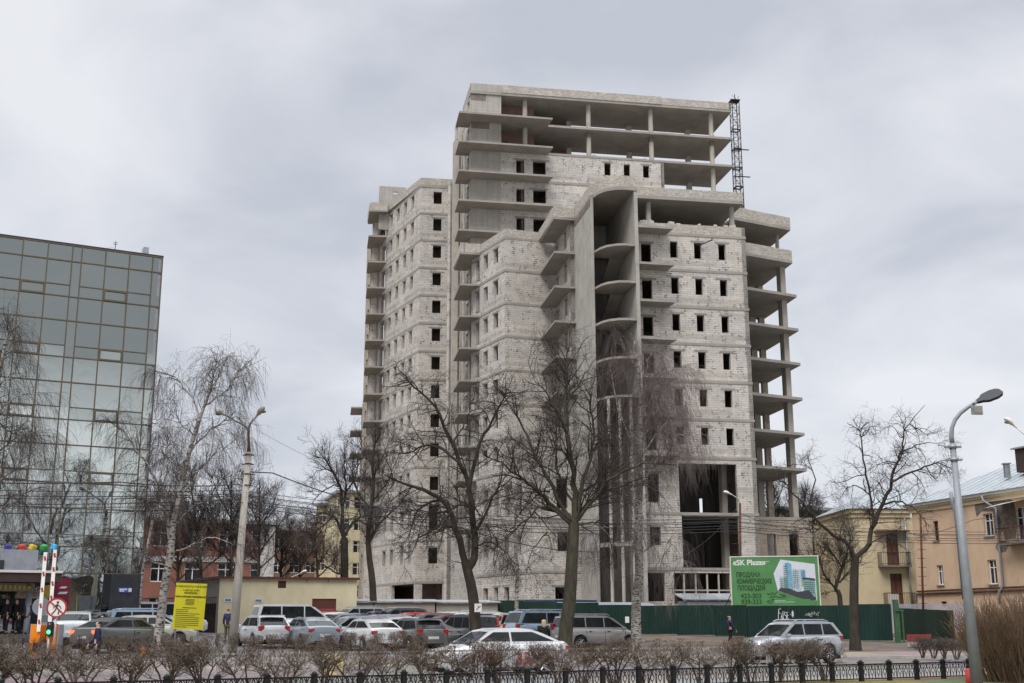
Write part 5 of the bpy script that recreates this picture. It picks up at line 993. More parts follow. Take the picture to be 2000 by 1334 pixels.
NP=empty('no_pedestrian_sign',(sx_,sy_,0),R(12),'round white sign with red ring and walking figure crossed out, on the barrier','sign'); zc=EYE+te(1185)*45
mb=MB(); mb.tube([(0,.05,0),(0,.05,zc)],.03,8); mb.build('post',M['silver_band'],NP)
mb=MB(); mb.lathe((0,0,zc),[(0,.02),(.36,.02),(.36,0),(0,0)],32,'y',sm=False); dk=mb.build('disc',M['white_paint'],NP)
mb=MB(); mb.lathe((0,-.004,zc),[(.30,0),(.30,-.006),(.362,-.006),(.362,0)],32,'y',sm=False); Mx=Matrix.Rotation(R(42),4,'Y'); mb.box((0,-.009,zc),(.62,.006,.05),M=Mx); mb.build('red_ring',M['red_paint'],dk)
mb=MB()
mb.lathe((.03,-.005,zc+.19),[(0,-.003),(.045,-.003)],12,'y')
for st_,r in (([(.02,.13),(0,0)],.04),([(0,0),(.09,-.1),(.07,-.24)],.025),([(0,0),(-.06,-.12),(-.16,-.24)],.025),([(.02,.12),(.12,.03),(.16,-.04)],.018),([(.02,.12),(-.09,.06),(-.1,-.03)],.018)): mb.tube([(x,-.004,zc+z) for x,z in st_],r*.9,6)
fg=mb.build('walking_figure',M['ink'],dk); fg.scale=(1,.25,1); fg.location=(0,-.004,0)
RSg=empty('round_sign',(tx(72,1290)*49,49,0),R(20),'round grey back of a traffic sign behind the barrier booms','sign'); zc2=EYE+te(1183)*49; mb=MB(); mb.lathe((0,0,zc2),[(0,-.01),(.35,-.01),(.35,.01),(0,.01)],28,'y',sm=False); mb.build('disc',M['silver_band'],RSg); mb=MB(); mb.tube([(0,-.03,0),(0,-.03,zc2+.2)],.03,8); mb.build('post',M['silver_band'],RSg)
op_=empty('orange_post',(tx(281,1255)*47.5,47.5,.1),0,'lone orange bollard post at the car park entrance','post'); mb=MB(); mb.tube([(0,0,-.1),(0,0,.62)],.055,8); mb.build('post_tube',M['orange_paint'],op_); mb=MB(); mb.box((0,0,.52),(.16,.1,.3)); mb.build('post_head',M['orange_paint'],op_,weld=True,bevel=.02)
yb_=empty('concrete_block',(*SD(12.7+.0-16.9,0),0),0,'pale yellow square concrete block at the far side of the road','concrete block'); yb_.location=(-5.75,39.9,0); mb=MB(); mb.box((0,0,.36),(.56,.56,.72),R(28)); mb.build('block',M['plaster_yellow'],yb_,weld=True,bevel=.03)
rbr=empty('red_barrier',(tx(1795,1250)*70,70,.3),R(-5),'low faded red plank barrier at the right end of the green fence','barrier'); mb=MB(); mb.box((0,0,.45),(1.35,.06,.42)); mb.build('plank',M['faded_red'],rbr); mb=MB(); mb.box((0,.1,.12),(1.3,.3,.25)); mb.build('foot',M['kerb_concrete'],rbr)
cn_=empty('notice',(0,0,0),0,'small white notice sheet on the green fence, centre','notice'); x,y=9.0,85.4; cn_.location=(x-1.0,y+.3,EYE+.25); mb=MB(); mb.box((0,-.1,0),(.28,.01,.42),R(-12)); mb.build('sheet',M['plate_white'],cn_)
tn=empty('tree_notice',(tx(934,1187)*54.1,54.05,EYE+te(1187)*54),0,'white square notice with red marks fixed to the left linden trunk','notice'); mb=MB(); mb.box((0,-.02,0),(.32,.02,.36)); nb_=mb.build('sheet',M['plate_white'],tn); mb=MB(); mb.tube([(-.08,0,-.1),(.02,0,.02),(-.02,0,.1)],.015,4); mb.tube([(.02,0,0),(.1,0,.08)],.015,4); g_=mb.build('marks',M['burgundy'],nb_); g_.location=(0,-.035,0)
# ================= cars =================
def make_car(name,T):
    hl,hw,zr=T['hl'],T['hw'],T['zr']; root=empty(name); wr=T.get('wr',.32); xw=[T['xf'],T['xr']]
    def zb(x):
        z=T.get('sill',.20)
        if abs(x)>hl-.25: z=.30
        for c in xw:
            a=wr+.06
            if abs(x-c)<a: z=max(z,wr+math.sqrt(a*a-(x-c)**2)*1.0)
        return z
    top=T['top']   # list (x,z) front -> rear
    def zt(x):
        for (x0,z0),(x1,z1) in zip(top,top[1:]):
            if x<=x0 and x>=x1: return z1+(z0-z1)*(x-x1)/(x0-x1+1e-9)
        return top[0][1] if x>top[0][0] else top[-1][1]
    xs=sorted({round(v,3) for v in [hl,-hl,hl-.06,-hl+.06,hl-.25,-hl+.25,hl-.6,-hl+.6]+[p[0] for p in top]+[c+(wr+.06)*f for c in xw for f in (-1,-.97,-.86,-.6,-.3,0,.3,.6,.86,.97,1)]+[0]},reverse=True)
    def wf(x):
        t=max(0,(abs(x)-(hl-.75))/.75); return hw*(1-.15*t*t)
    mb=MB(); rings=[]
    for x in xs:
        w,b,t=wf(x),zb(x),zt(x); zl=min(max(.42,b+.02),t-.12); zm=min(max(T['belt']*.72,zl+.02),t-.06); e=1 if abs(x)<hl-.03 else .93
        half=[(w*.93*e,b),(w*e,zl),(w*1.0*e,zm),(w*.965*e,t-.045),(w*.90*e,t),(w*.45,t+.018)]
        ring=[(x,-y,z) for y,z in half]+[(x,0,t+.025)]+[(x,y,z) for y,z in half[::-1]]; b0=len(mb.v); mb.v+=ring; rings.append((b0,len(ring)))
    for (a,n),(b,_) in zip(rings,rings[1:]):
        for k in range(n-1): mb.f.append((a+k,b+k,b+k+1,a+k+1)); mb.m.append(0); mb.sm.append(True); mb.uv.append([(0,0)]*4)
    for (a,n),rev in ((rings[0],False),(rings[-1],True)):
        q=tuple(range(a,a+n)); mb.f.append(q[::-1] if rev else q); mb.m.append(0); mb.sm.append(False); mb.uv.append([(0,0)]*n)
    # underside tray
    cab=T['cab']; zbse=min(cab[0][1],cab[-1][1]); wb_,wt_=hw*.93,hw*T.get('tum',.74)
    def wz(z): return wb_+(wt_-wb_)*(z-zbse)/(zr-zbse)
    body=mb.build('body',M['car_paint'],root)
    mb=MB(); P=[(x,z) for x,z in cab]; n=len(P)
    for i in range(n-1):
        (x0,z0),(x1,z1)=P[i],P[i+1]
        for s in (-1,1):
            pass
        ys=[-1,-.5,0,.5,1]
        for ya,yb2 in zip(ys,ys[1:]):
            cr=lambda y:.025*(1-y*y)
            mb.face([(x0,ya*wz(z0),z0+cr(ya)),(x0,yb2*wz(z0),z0+cr(yb2)),(x1,yb2*wz(z1),z1+cr(yb2)),(x1,ya*wz(z1),z1+cr(ya))],[(0,0)]*4,0,True)
    mb.face([(x,-wz(z),z) for x,z in P[::-1]],[(0,0)]*n); mb.face([(x,wz(z),z) for x,z in P],[(0,0)]*n)
    cabn=mb.build('cabin',M['car_paint'],root,weld=True,bevel=.035)
    (fx0,fz0),(fx1,fz1)=P[0],P[1]; (rx1,rz1),(rx0,rz0)=P[-2],P[-1]
    def screen(xa,za,xb,zb_,out,nm,lo=.10,hi=.06):
        d=Vector((xb-xa,0,zb_-za)).normalized(); nrm=Vector((-d.z,0,d.x))
        if nrm.x*out<0: nrm=-nrm
        g=lambda t: Vector((xa+(xb-xa)*t,0,za+(zb_-za)*t))+nrm*.034
        mb=MB(); p,q=g(lo),g(1-hi); y0,y1=wz(p.z)*.90,wz(q.z)*.88
        mb.face([(p.x,-y0,p.z-.012),(p.x,0,p.z+.0),(p.x,y0,p.z-.012),(q.x,y1,q.z-.012),(q.x,0,q.z),(q.x,-y1,q.z-.012)] if out>0 else [(p.x,y0,p.z-.012),(p.x,0,p.z),(p.x,-y0,p.z-.012),(q.x,-y1,q.z-.012),(q.x,0,q.z),(q.x,y1,q.z-.012)])
        mb.build(nm,M['car_glass'],root)
    screen(fx0,fz0,fx1,fz1,1,'windscreen'); screen(rx0,rz0,rx1,rz1,-1,'rear_window',T.get('rlo',.14),.08)
    zlo,zhi=max(fz0,rz0,zbse)+.055,zr-.10
    xf=lambda z: fx0+(fx1-fx0)*(z-fz0)/(fz1-fz0)-.13; xr=lambda z: rx0+(rx1-rx0)*(z-rz0)/(rz1-rz0)+T.get('cp',.16)
    bx=T['bp']; edges=[(xf(zlo),xf(zhi))]+[(b,b) for b in bx]+[(xr(zlo),xr(zhi))]
    for s in (-1,1):
        for i in range(len(edges)-1):
            (a0,a1),(b0,b1)=edges[i],edges[i+1]; ga=0 if i==0 else .035; gb=0 if i==len(edges)-2 else .035
            pts=[(a0-ga,zlo),(a1-ga,zhi),(b1+gb,zhi),(b0+gb,zlo)]; mb=MB(); q=[(x,s*(wz(z)+.006),z) for x,z in pts]; mb.face(q if s>0 else q[::-1]); mb.build('side_window',M['car_glass'],root)
    for c in xw:
        for s in (-1,1):
            mb=MB(); y=s*(hw-.09); mb.lathe((c,y,wr),[(wr*.62,-.09),(wr*.9,-.10),(wr,-.06),(wr,.06),(wr*.9,.10),(wr*.62,.09)],22,'y'); wh=mb.build('wheel',M['black_rubber'],root)
            mb=MB(); yy=y+s*.085; mb.lathe((c,yy,wr),[(0,-.01),(.07,-.01),(.07,.01),(0,.01)],10,'y')
            for k in range(7):
                a=2*math.pi*k/7; mb.tube([(c+.05*math.cos(a),yy,wr+.05*math.sin(a)),(c+wr*.62*math.cos(a),yy-s*.01,wr+wr*.62*math.sin(a))],.024,5)
            mb.lathe((c,yy-s*.015,wr),[(wr*.58,-.012),(wr*.66,-.012),(wr*.66,.012),(wr*.58,.012)],22,'y'); mb.build('rim',M['wheel_rim'],wh)
    mb=MB(); mb.box((0,0,.30),(hl*1.84,hw*1.7,.30)); mb.build('underside',M['black_rubber'],root)  # underside, carried lower as a dark block to deepen the shade beneath
    for s in (-1,1):
        zz=T.get('hz',.66); w=wf(hl-.1); mb=MB(); mb.box((hl-.13,s*(w-.23),zz),(.24,.36,.13),-s*R(14)); mb.build('headlight',M['head_clear'],root,weld=True,bevel=.03)
        zz=T.get('tz',.80); th=T.get('th',.16); mb=MB(); mb.box((-hl+.10,s*(wf(hl-.1)-.13),zz),(.20,.25,th),s*R(12)); mb.build('tail_light',M['tail_red'],root,weld=True,bevel=.03)
        if T.get('tall'): mb=MB(); zt_=zr-.42; mb.box((rx0+(rx1-rx0)*.5-.005,s*(wz(zt_)-.05),zt_),(.14,.10,.55),M=Matrix.Rotation(math.atan2(rx1-rx0,rz1-rz0),4,'Y')); mb.build('tail_light',M['tail_red'],root,weld=True,bevel=.02)
        mb=MB(); mb.box((fx0-.35,s*(wb_+.10),fz0+.09),(.1,.2,.13)); mb.build('wing_mirror',M['car_paint'],root,weld=True,bevel=.03)
    for x,zz in ((-hl-.005,T.get('pz',.62)),(hl+.0,.42)): mb=MB(); mb.box((x,0,zz),(.03,.52,.12)); mb.build('number_plate',M['plate_white'],root)
    mb=MB(); mb.box((hl-.015,0,.60),(.06,hw*.8,.12)); mb.box((hl-.01,0,.36),(.06,hw*1.1,.1)); mb.box((-hl+.01,0,.33),(.06,hw*1.2,.10)); mb.build('grille',M['black_rubber'],root)
    mb=MB()
    for s in (-1,1):
        for x in [fx0-.28]+list(bx)[:2]: mb.box((x,s*hw*.998,.62),(.012,.012,.56))
        for x in bx[:2]: mb.box((x+.22,s*hw*1.0,T['belt']-.12),(.16,.03,.03))
        mb.box(((xw[0]+xw[1])/2,s*hw*.975,.235),(xw[0]-xw[1]-2*wr-.2,.03,.09))
    mb.build('door_seams',M['dark_metal'],root)
    if T.get('rails'):
        for s in (-1,1): y=s*(wt_-.06); mb=MB(); mb.tube([(fx1-.15,y,zr+.0),(fx1-.35,y,zr+.07),(rx1+.45,y,zr+.07),(rx1+.2,y,zr)],.022,6); mb.build('roof_rail',M['silver_band'],root)
    if T.get('spoiler'): mb=MB(); mb.box((rx1-.08,0,zr-.01),(.3,wt_*1.8,.04)); mb.build('spoiler',M['car_paint'],root,weld=True,bevel=.015)
    mb=MB(); mb.tube([(rx1+.3,0,zr+.01),(rx1+.1,0,zr+.16)],.008,4); mb.build('aerial',M['dark_metal'],root)
    return root
TY=dict(
 sedan=dict(hl=2.27,hw=.86,zr=1.44,tum=.71,xf=1.35,xr=-1.27,belt=.93,top=[(2.27,.60),(2.2,.72),(1.9,.82),(1.25,.94),(-1.5,1.0),(-2.05,1.04),(-2.2,.98),(-2.27,.76)],cab=[(1.38,.91),(.55,1.36),(.2,1.42),(-.35,1.44),(-.9,1.39),(-1.28,1.27),(-2.0,1.0)],bp=[-.12],tz=.84),
 hatch=dict(hl=2.02,hw=.85,zr=1.48,xf=1.28,xr=-1.2,belt=.94,top=[(2.02,.62),(1.95,.74),(1.2,.92),(-1.5,.98),(-1.95,.96),(-2.02,.78)],cab=[(1.3,.90),(.5,1.40),(.1,1.47),(-.9,1.47),(-1.5,1.38),(-1.96,.95)],bp=[-.15],tz=.88,th=.24,spoiler=True),
 suv=dict(hl=2.2,hw=.91,zr=1.66,wr=.36,xf=1.38,xr=-1.32,belt=1.06,sill=.28,top=[(2.28,.72),(2.2,.88),(1.3,1.03),(-1.6,1.1),(-2.2,1.08),(-2.28,.9)],cab=[(1.2,1.02),(.45,1.55),(.1,1.64),(-1.2,1.65),(-1.75,1.58),(-2.18,1.08)],bp=[-.1,-1.1],hz=.80,tz=.98,th=.22,rails=True,tum=.78),
 coupe_suv=dict(hl=2.35,hw=.95,zr=1.58,wr=.37,xf=1.42,xr=-1.38,belt=1.06,sill=.28,top=[(2.35,.72),(2.25,.9),(1.3,1.02),(-1.7,1.1),(-2.25,1.08),(-2.35,.85)],cab=[(1.2,1.0),(.4,1.48),(0,1.57),(-.7,1.54),(-1.2,1.44),(-2.2,1.08)],bp=[-.2],hz=.80,tz=.95,th=.12,tum=.72),
 van=dict(hl=2.4,hw=.91,zr=1.90,xf=1.5,xr=-1.4,belt=1.08,top=[(2.4,.72),(2.3,.86),(1.75,1.03),(-1.8,1.12),(-2.34,1.1),(-2.4,.8)],cab=[(1.95,1.02),(.95,1.72),(.5,1.86),(-1.5,1.89),(-2.15,1.82),(-2.36,1.10)],bp=[.35,-.95],tz=1.05,th=.3,tum=.82),
 mpv=dict(hl=2.0,hw=.84,zr=1.62,xf=1.28,xr=-1.2,belt=1.0,top=[(2.0,.66),(1.92,.8),(1.3,.97),(-1.5,1.03),(-1.95,1.0),(-2.0,.78)],cab=[(1.45,.95),(.55,1.5),(.1,1.6),(-1.2,1.61),(-1.72,1.55),(-1.96,1.0)],bp=[-.05,-1.0],tz=1.0,th=.3,tum=.80,tall=True),
 pickup=dict(hl=2.5,hw=.9,zr=1.78,wr=.37,xf=1.5,xr=-1.5,belt=1.12,sill=.34,top=[(2.5,.78),(2.4,.95),(1.5,1.08),(-1.8,1.14),(-2.45,1.12),(-2.5,.85)],cab=[(1.3,1.06),(.6,1.62),(.2,1.74),(-1.6,1.77),(-2.1,1.74),(-2.44,1.12)],bp=[.05,-.75],tz=1.0,th=.28,rails=True,tum=.82),
 wagon=dict(hl=2.22,hw=.87,zr=1.62,xf=1.42,xr=-1.38,belt=.98,top=[(2.22,.62),(2.15,.74),(1.35,.93),(-1.7,1.02),(-2.15,1.0),(-2.22,.75)],cab=[(1.45,.90),(.55,1.45),(.1,1.59),(-1.5,1.61),(-1.95,1.55),(-2.16,1.0)],bp=[0,-1.05],tz=1.1,th=.3,rails=True,tum=.80))
protos={}
def paint_all(o,c):
    if o.type=='MESH': o.color=(*c,1)
    for ch in o.children: paint_all(ch,c)
def car(kind,px_,Y,head_,c,name,label,cat='car',yref=1235,group='cars parked in the lot behind the hedge',X=None,zoff=0):
    if kind not in protos: protos[kind]=make_car('parked_car',TY[kind]); o=protos[kind]
    else: o=copy_tree(protos[kind])
    o.name=name; x=tx(px_,yref)*Y if X is None else X; z=gz(x,Y)+zoff
    # tilt the car to the slope of the lot
    o.location=(x,Y,z+.02); o.rotation_euler=(0,0,R(head_)); paint_all(o,c); tag(o,label,cat,group); return o
Wt=(.62,.63,.64); Sv=(.36,.38,.41); Gy=(.14,.15,.16); Dk=(.035,.038,.045); Nv=(.03,.04,.08); Rd=(.38,.035,.03); LB_=(.26,.37,.50); Be=(.50,.46,.38)
tax=car('sedan',970,39.6,208,Wt,'taxi','white taxi saloon with large red 333 333 on its doors, driving left','taxi',1300,None,zoff=-.02)
sv=car('suv',1544,51.5,208,Sv,'silver_suv','silver grey off-road estate with roof rails driving left past the green fence','car',1280,None,zoff=-.02)
car('sedan',14,66,100,Wt,'parked_car','white saloon seen from behind at the left picture edge',yref=1225)
car('coupe_suv',149,60,104,(.50,.52,.55),'parked_car','silver white coupe-backed off-roader seen from behind, right of the orange barrier',yref=1225)
car('suv',164,68,205,(.03,.045,.04),'parked_car','dark green off-roader behind the silver coupe-backed car',yref=1215)
car('hatch',205,64,215,(.10,.12,.13),'parked_car','grey green hatchback a man leans over, left of the light blue estate',yref=1215)
gs_=car('sedan',238,54,62,(.13,.135,.13),'parked_car','dark grey saloon with lit brake lights just behind the walking pedestrian',yref=1250)
car('sedan',285,59,30,(.42,.40,.35),'parked_car','beige saloon side on behind the left birch trunk',yref=1235)
car('wagon',290,63.5,30,LB_,'parked_car','light blue estate with roof rails behind the beige saloon',yref=1225)
car('van',322,74,28,Wt,'parked_car','white van mostly hidden behind the yellow rules board','van',yref=1215)
def xt(px_,Y): return tx(px_,1225)*Y
for px_,Y,kd,c,lb in ((512,60,'hatch',Wt,'white hatchback seen from behind beside the concrete lamp pole'),(604,59,'sedan',(.27,.31,.35),'grey blue saloon seen from behind in front of the white van'),(722,57,'sedan',Wt,'white saloon with red tail lamp between grey blue and grey green cars'),(812,57.5,'hatch',(.15,.16,.155),'grey green hatchback with round red tail lamps, left of left linden'),(912,59,'mpv',(.11,.12,.12),'dark hatchback with tall red tail lamps behind the left linden trunk')):
    car(kd,px_,Y,118,c,'parked_car',lb,yref=1240)
car('van',575,70,24,(.58,.60,.62),'parked_car','long white minivan side on in front of the yellow substation','van',yref=1225)
car('hatch',636,82,100,Rd,'parked_car','small red car right in front of the brown steel door',yref=1210)
car('sedan',628,77,208,(.08,.085,.10),'parked_car','dark saloon between the white minivan and the small red car',yref=1215)
colsA=[(Wt,'suv','white crossover facing left in front of the green fence, behind left linden'),((.16,.03,.03),'sedan','dark red saloon, second behind the white crossover'),(Gy,'hatch','dark grey hatchback, third in the row behind the white crossover'),((.50,.05,.03),'hatch','bright red hatchback in the middle of the far parked row'),((.05,.07,.08),'suv','dark teal off-roader behind the bright red hatchback'),((.10,.05,.09),'hatch','dark purple hatchback at the far end of the parked row')]
for i,(c,k_,lb) in enumerate(colsA):
    p=Vector((tx(915,1220)*66.5,66.5))+NS*2.6*i; car(k_,0,p.y,206,c,'parked_car',lb,X=p.x)
colsB=[((.36,.36,.42),'hatch','silver lilac hatchback facing left behind the white saloon'),(Nv,'sedan','navy saloon right of the long white minivan'),((.20,.22,.22),'sedan','grey saloon with bright windscreen behind the navy saloon'),(Wt,'sedan','white saloon at the back of the lot in front of the garages'),]
for i,(c,k_,lb) in enumerate(colsB):
    p=Vector((tx(742,1220)*65.5,65.5))+NS*2.6*i; car(k_,0,p.y,206,c,'parked_car',lb,X=p.x)
for i,(D_,s_,c,k_,lb) in enumerate(((64.9,32.6,Gy,'hatch','dark grey hatchback behind the violet saloon, near the green fence'),(67.5,32.7,(.30,.31,.33),'sedan','silver saloon, second car behind the violet saloon'),(70.1,32.5,Wt,'hatch','white hatchback at the back of the lot against the dark green fence'),(71.6,24.3,(.28,.04,.03),'hatch','small maroon hatchback at the back left of the far parked rows'),(75.3,28.4,(.33,.34,.36),'suv','pale grey off-roader parked farthest back before the garages'))):
    x_,y_=SD(s_,D_); car(k_,0,y_,206,c,'parked_car',lb,X=x_)
car('sedan',775,61.5,206,Wt,'parked_car','white saloon roof showing behind the grey green hatchback',yref=1230)
car('hatch',690,60.8,206,Sv,'parked_car','silver hatchback between the grey blue and the white saloon, facing left',yref=1230)
car('sedan',985,70,206,(.10,.10,.13),'parked_car','dark violet saloon between the white crossover and the cream people carrier',yref=1215)
car('mpv',1022,67,28,(.55,.52,.42),'parked_car','cream people carrier with tall red tail lamps right of left linden',yref=1225)
car('pickup',1078,64.5,28,(.25,.34,.44),'parked_car','light blue pickup with matching canopy behind the blonde woman','pickup',yref=1225)
car('wagon',1165,62,26,(.34,.33,.32),'parked_car','light grey estate with roof rails right of the thick linden trunk',yref=1230)
for par,pre,mt in ((sv,'headlight','lamp_white'),(gs_,'tail_light','lamp_red')):
    for o in list(par.children):
        if o.name.startswith(pre): o.data=o.data.copy(); o.data.materials[0]=M[mt]
for s_,x_ in (('333',.98),('333',-.22)): text(s_,.52,M['red_paint'],tax,(x_,.875,.36),(R(90),0,R(180)),name='door_number',bold=.014)
# ================= people =================
def skin_obj(name,verts,edges,rad,mat,parent,sub=1):
    me=bpy.data.meshes.new(name); me.from_pydata(verts,edges,[]); me.materials.append(mat); o=bpy.data.objects.new(name,me); C.objects.link(o); o.parent=parent
    m=o.modifiers.new('skin','SKIN'); m.use_smooth_shade=True
    if not me.skin_vertices: 
        bpy.context.view_layer.objects.active=o; bpy.ops.mesh.customdata_skin_add()
    sv=me.skin_vertices[0].data
    for i,r in enumerate(rad): sv[i].radius=(r,r) if not isinstance(r,tuple) else r; sv[i].use_root=(i==0)
    s=o.modifiers.new('sub','SUBSURF'); s.levels=sub; s.render_levels=sub; return o
def person(x,y,z,rz,label,top,legs,hairm,H=1.75,stride=.0,lean=0,arm=.15,coat=0,hat=None,hood=False,group=None):
    rt=empty('person',(x,y,z),R(rz),label,'person',group); k=H/1.75
    # faces +x ; y is left
    hip=.93; fl=(stride,.0); V=[];E_=[];Rr=[]
    def add(p,r,par=None):
        V.append((p[0]*k,p[1]*k,p[2]*k)); Rr.append((r[0]*k,r[1]*k) if isinstance(r,tuple) else r*k)
        if par is not None: E_.append((par,len(V)-1))
        return len(V)-1
    ld=math.sin(R(lean)); lc=math.cos(R(lean)); up=lambda h: (ld*(h-hip),0,hip+(h-hip)*lc)
    pel=add((0,0,hip),(.13,.10)); wa=add(up(1.12),(.125,.095),pel); chs=add(up(1.32),(.15,.105),wa); nk=add(up(1.47),.055,chs); hb=add(up(1.53),.07,nk); hc_=up(1.62); h1_=add((hc_[0]+.01,0,hc_[2]),(.078,.092),hb); h2_=add((hc_[0]-.005,0,hc_[2]+.07),(.07,.08),h1_); add((hc_[0]+.098,0,hc_[2]-.01),.014,h1_)
    arms=[];legsj=[]
    for s in (-1,1):
        sw=stride*.55*s; sh=up(1.40); a0=add((sh[0],.17*s,sh[2]),.055,chs); el=(sh[0]-sw*.6+.01,.225*s,sh[2]-.29); a1=add(el,.042,a0); wr=(sh[0]-sw*1.5+arm,.22*s,sh[2]-.53); a2=add(wr,.030,a1); pm=add((wr[0]+.02,.215*s,wr[2]-.06),(.034,.018),a2)
        for j,(dx,l_) in enumerate(((-.028,.055),(-.010,.07),(.010,.072),(.028,.06))):
            f0=add((wr[0]+.02+dx,.215*s,wr[2]-.10),.0085,pm); add((wr[0]+.028+dx,.205*s,wr[2]-.10-l_*.85),.0075,f0)
        t0=add((wr[0]+.06,.205*s,wr[2]-.055),.0095,pm); add((wr[0]+.075,.195*s,wr[2]-.095),.008,t0); arms.append((sh,el,wr))
        hp=add((0,.09*s,hip-.06),.085,pel); kn=(stride*.5*s+.02,.095*s,.50); k1=add(kn,.058,hp); an=(stride*s*(1.0),.095*s,.09+(.06 if s*stride<0 else 0)); k2=add(an,.038,k1); add((an[0]+.14,.1*s,an[2]-.05),.032,k2); legsj.append((kn,an))
    skin_obj('body',V,E_,Rr,M['skin'],rt)
    V=[];E_=[];Rr=[]; lowz=hip-.12-coat; p=add((ld*(-.1),0,lowz),(.155+.02*(coat>0),.125)); p2=add((0,0,hip),(.155,.125),p); p3=add(up(1.12),(.15,.12),p2); p4=add(up(1.34),(.175,.13),p3); add(up(1.46),.085 if not hood else .1,p4)
    for s,(sh,el,wr) in zip((-1,1),arms): a=add((sh[0],.18*s,sh[2]),.08,p4); b=add(el,.065,a); add((wr[0],wr[1],wr[2]+.02),.052,b)
    skin_obj('jacket',V,E_,Rr,M[top],rt)
    V=[];E_=[];Rr=[]; p=add((0,0,hip-.02),(.135,.11))
    for s,(kn,an) in zip((-1,1),legsj): a=add((0,.092*s,hip-.1),.098,p); b=add(kn,.075,a); add((an[0],an[1],an[2]+.02),.058,b)
    skin_obj('trousers',V,E_,Rr,M[legs],rt)
    for s,(kn,an) in zip((-1,1),legsj): mb=MB(); mb.box(((an[0]+.06)*k,.098*s*k,(an[2]-.045)*k),(.27*k,.10*k,.09*k)); mb.build('shoe',M['cloth_black'],rt,weld=True,bevel=.025)
    V=[];E_=[];Rr=[]; hc=up(1.65)
    a=add((hc[0]-.025,0,hc[2]+.045),(.128,.118)); add((hc[0]-.05,0,hc[2]-.05),(.09,.10),a)
    if hat=='long': b=add((hc[0]-.07,0,hc[2]-.17),(.11,.07),len(V)-1); add((hc[0]-.09,0,hc[2]-.28),(.08,.05),b)
    skin_obj('hair' if hat in (None,'long') else 'hat',V,E_,Rr,M[hairm],rt); return rt
person(tx(187,1290)*45.5,45.5,0,190,'person in navy puffer jacket and black cap walking left past the barrier','cloth_navy','cloth_grey','cloth_black',1.76,.22,coat=.12,hat='cap',hood=True)
x=tx(445,1220)*66; person(x,66,gz(x,66),95,'person in dark jacket and cap seen from behind before the yellow substation','cloth_indigo','cloth_khaki','cloth_khaki',1.76,.05,hat='cap')
x=tx(1062,1240)*46.8; person(x,46.8,.12,100,'person with long blonde hair and black coat seen from behind above the taxi boot','cloth_black','cloth_black','hair_blonde',1.68,.1,coat=.3,hat='long')
x=tx(1426,1240)*69; person(x,69,gz(x,69),20,'person in pink hat and indigo jacket walking right along the green fence','cloth_indigo','cloth_black','hat_pink',1.62,.18,coat=.1,hat='cap')
x=tx(214,1215)*62; person(x,62,gz(x,62),160,'person in black leaning over the grey green hatchback','cloth_black','cloth_black','hair_dark',1.75,.1,lean=50)
for i,(px_,t_,lb,hm) in enumerate(((11,'cloth_black','person in black coat with white shirt at the entrance, leftmost','hair_dark'),(25,'cloth_black','person in dark coat standing second from left at the entrance','cloth_black'),(39,'cloth_grey','person in dark grey jacket with light face, right at the entrance','hair_dark'))):
    q=tx(px_,1220)*61; person(q,61+.3*i,gz(q,61)+.45,250+15*i,lb,t_,'cloth_black',hm,1.74,.03,group='people at the glass block entrance')
for i,px_ in enumerate((124,138,151)):
    q=tx(px_,1215)*70.5; person(q,70.5-.4*i,gz(q,70)+.1,[200,90,180][i],['person in brown jacket behind the parked cars by the window poster','person in black cap behind the cars, middle of three','person in black with dark hair, right of three behind the cars'][i],['cloth_khaki','cloth_black','cloth_black'][i],'cloth_black','hair_dark',1.76,.1,group='people behind the parked cars by the glass block')
# ================= trees =================
def rvec(rg): 
    v=rg.normal(size=3); return v/np.linalg.norm(v)
def branch(p,d,L_,r,lvl,S,rg,out):
    n=5 if lvl<S['max'] else 4; pts=[p]; st=L_/(n-1); q=p.copy(); dd=d.copy()
    for i in range(n-1):
        dd=dd+rvec(rg)*S['w'][lvl]+np.array([0,0,S['g'][lvl]]); dd/=np.linalg.norm(dd); q=q+dd*st; pts.append(q)
    pts=np.array(pts); re=max(r*.35,S['rmin']); rad=np.linspace(r,re,n); out.append((pts,rad))
    if lvl>=S['max']: return
    k=max(1,int(rg.poisson(S['n'][lvl]*L_/S['L'][lvl])))
    for _ in range(k): spawn(pts,rad,rg.uniform(.12,1),lvl+1,S,rg,out,L_)
def spawn(pts,rad,t,lvl,S,rg,out,pl,sc=1):
    f=t*(len(pts)-1); i=min(int(f),len(pts)-2); u=f-i; p=pts[i]*(1-u)+pts[i+1]*u; d=pts[i+1]-pts[i]; d/=np.linalg.norm(d)+1e-9
    pr=rvec(rg); pr=pr-d*pr.dot(d); pr/=np.linalg.norm(pr)+1e-9; a=math.radians(rg.uniform(*S['ang'])); nd=d*math.cos(a)+pr*math.sin(a)+np.array([0,0,S['up'][lvl]]); nd/=np.linalg.norm(nd)
    L_=S['L'][lvl]*rg.uniform(.55,1.35)*(1.15-.45*t)*sc; rr_=min(S['r'][lvl]*rg.uniform(.7,1.2),(rad[i]*(1-u)+rad[i+1]*u)*.8); branch(p,nd,L_,rr_,lvl,S,rg,out)
def smooth(P,k=3):
    P=np.array(P,float); o=[]
    for i in range(len(P)-1):
        p0,p1,p2,p3=P[max(i-1,0)],P[i],P[i+1],P[min(i+2,len(P)-1)]
        for j in range(k): t=j/k; o.append(.5*((2*p1)+(-p0+p2)*t+(2*p0-5*p1+4*p2-p3)*t*t+(-p0+3*p1-3*p2+p3)*t**3))
    o.append(P[-1]); return np.array(o)
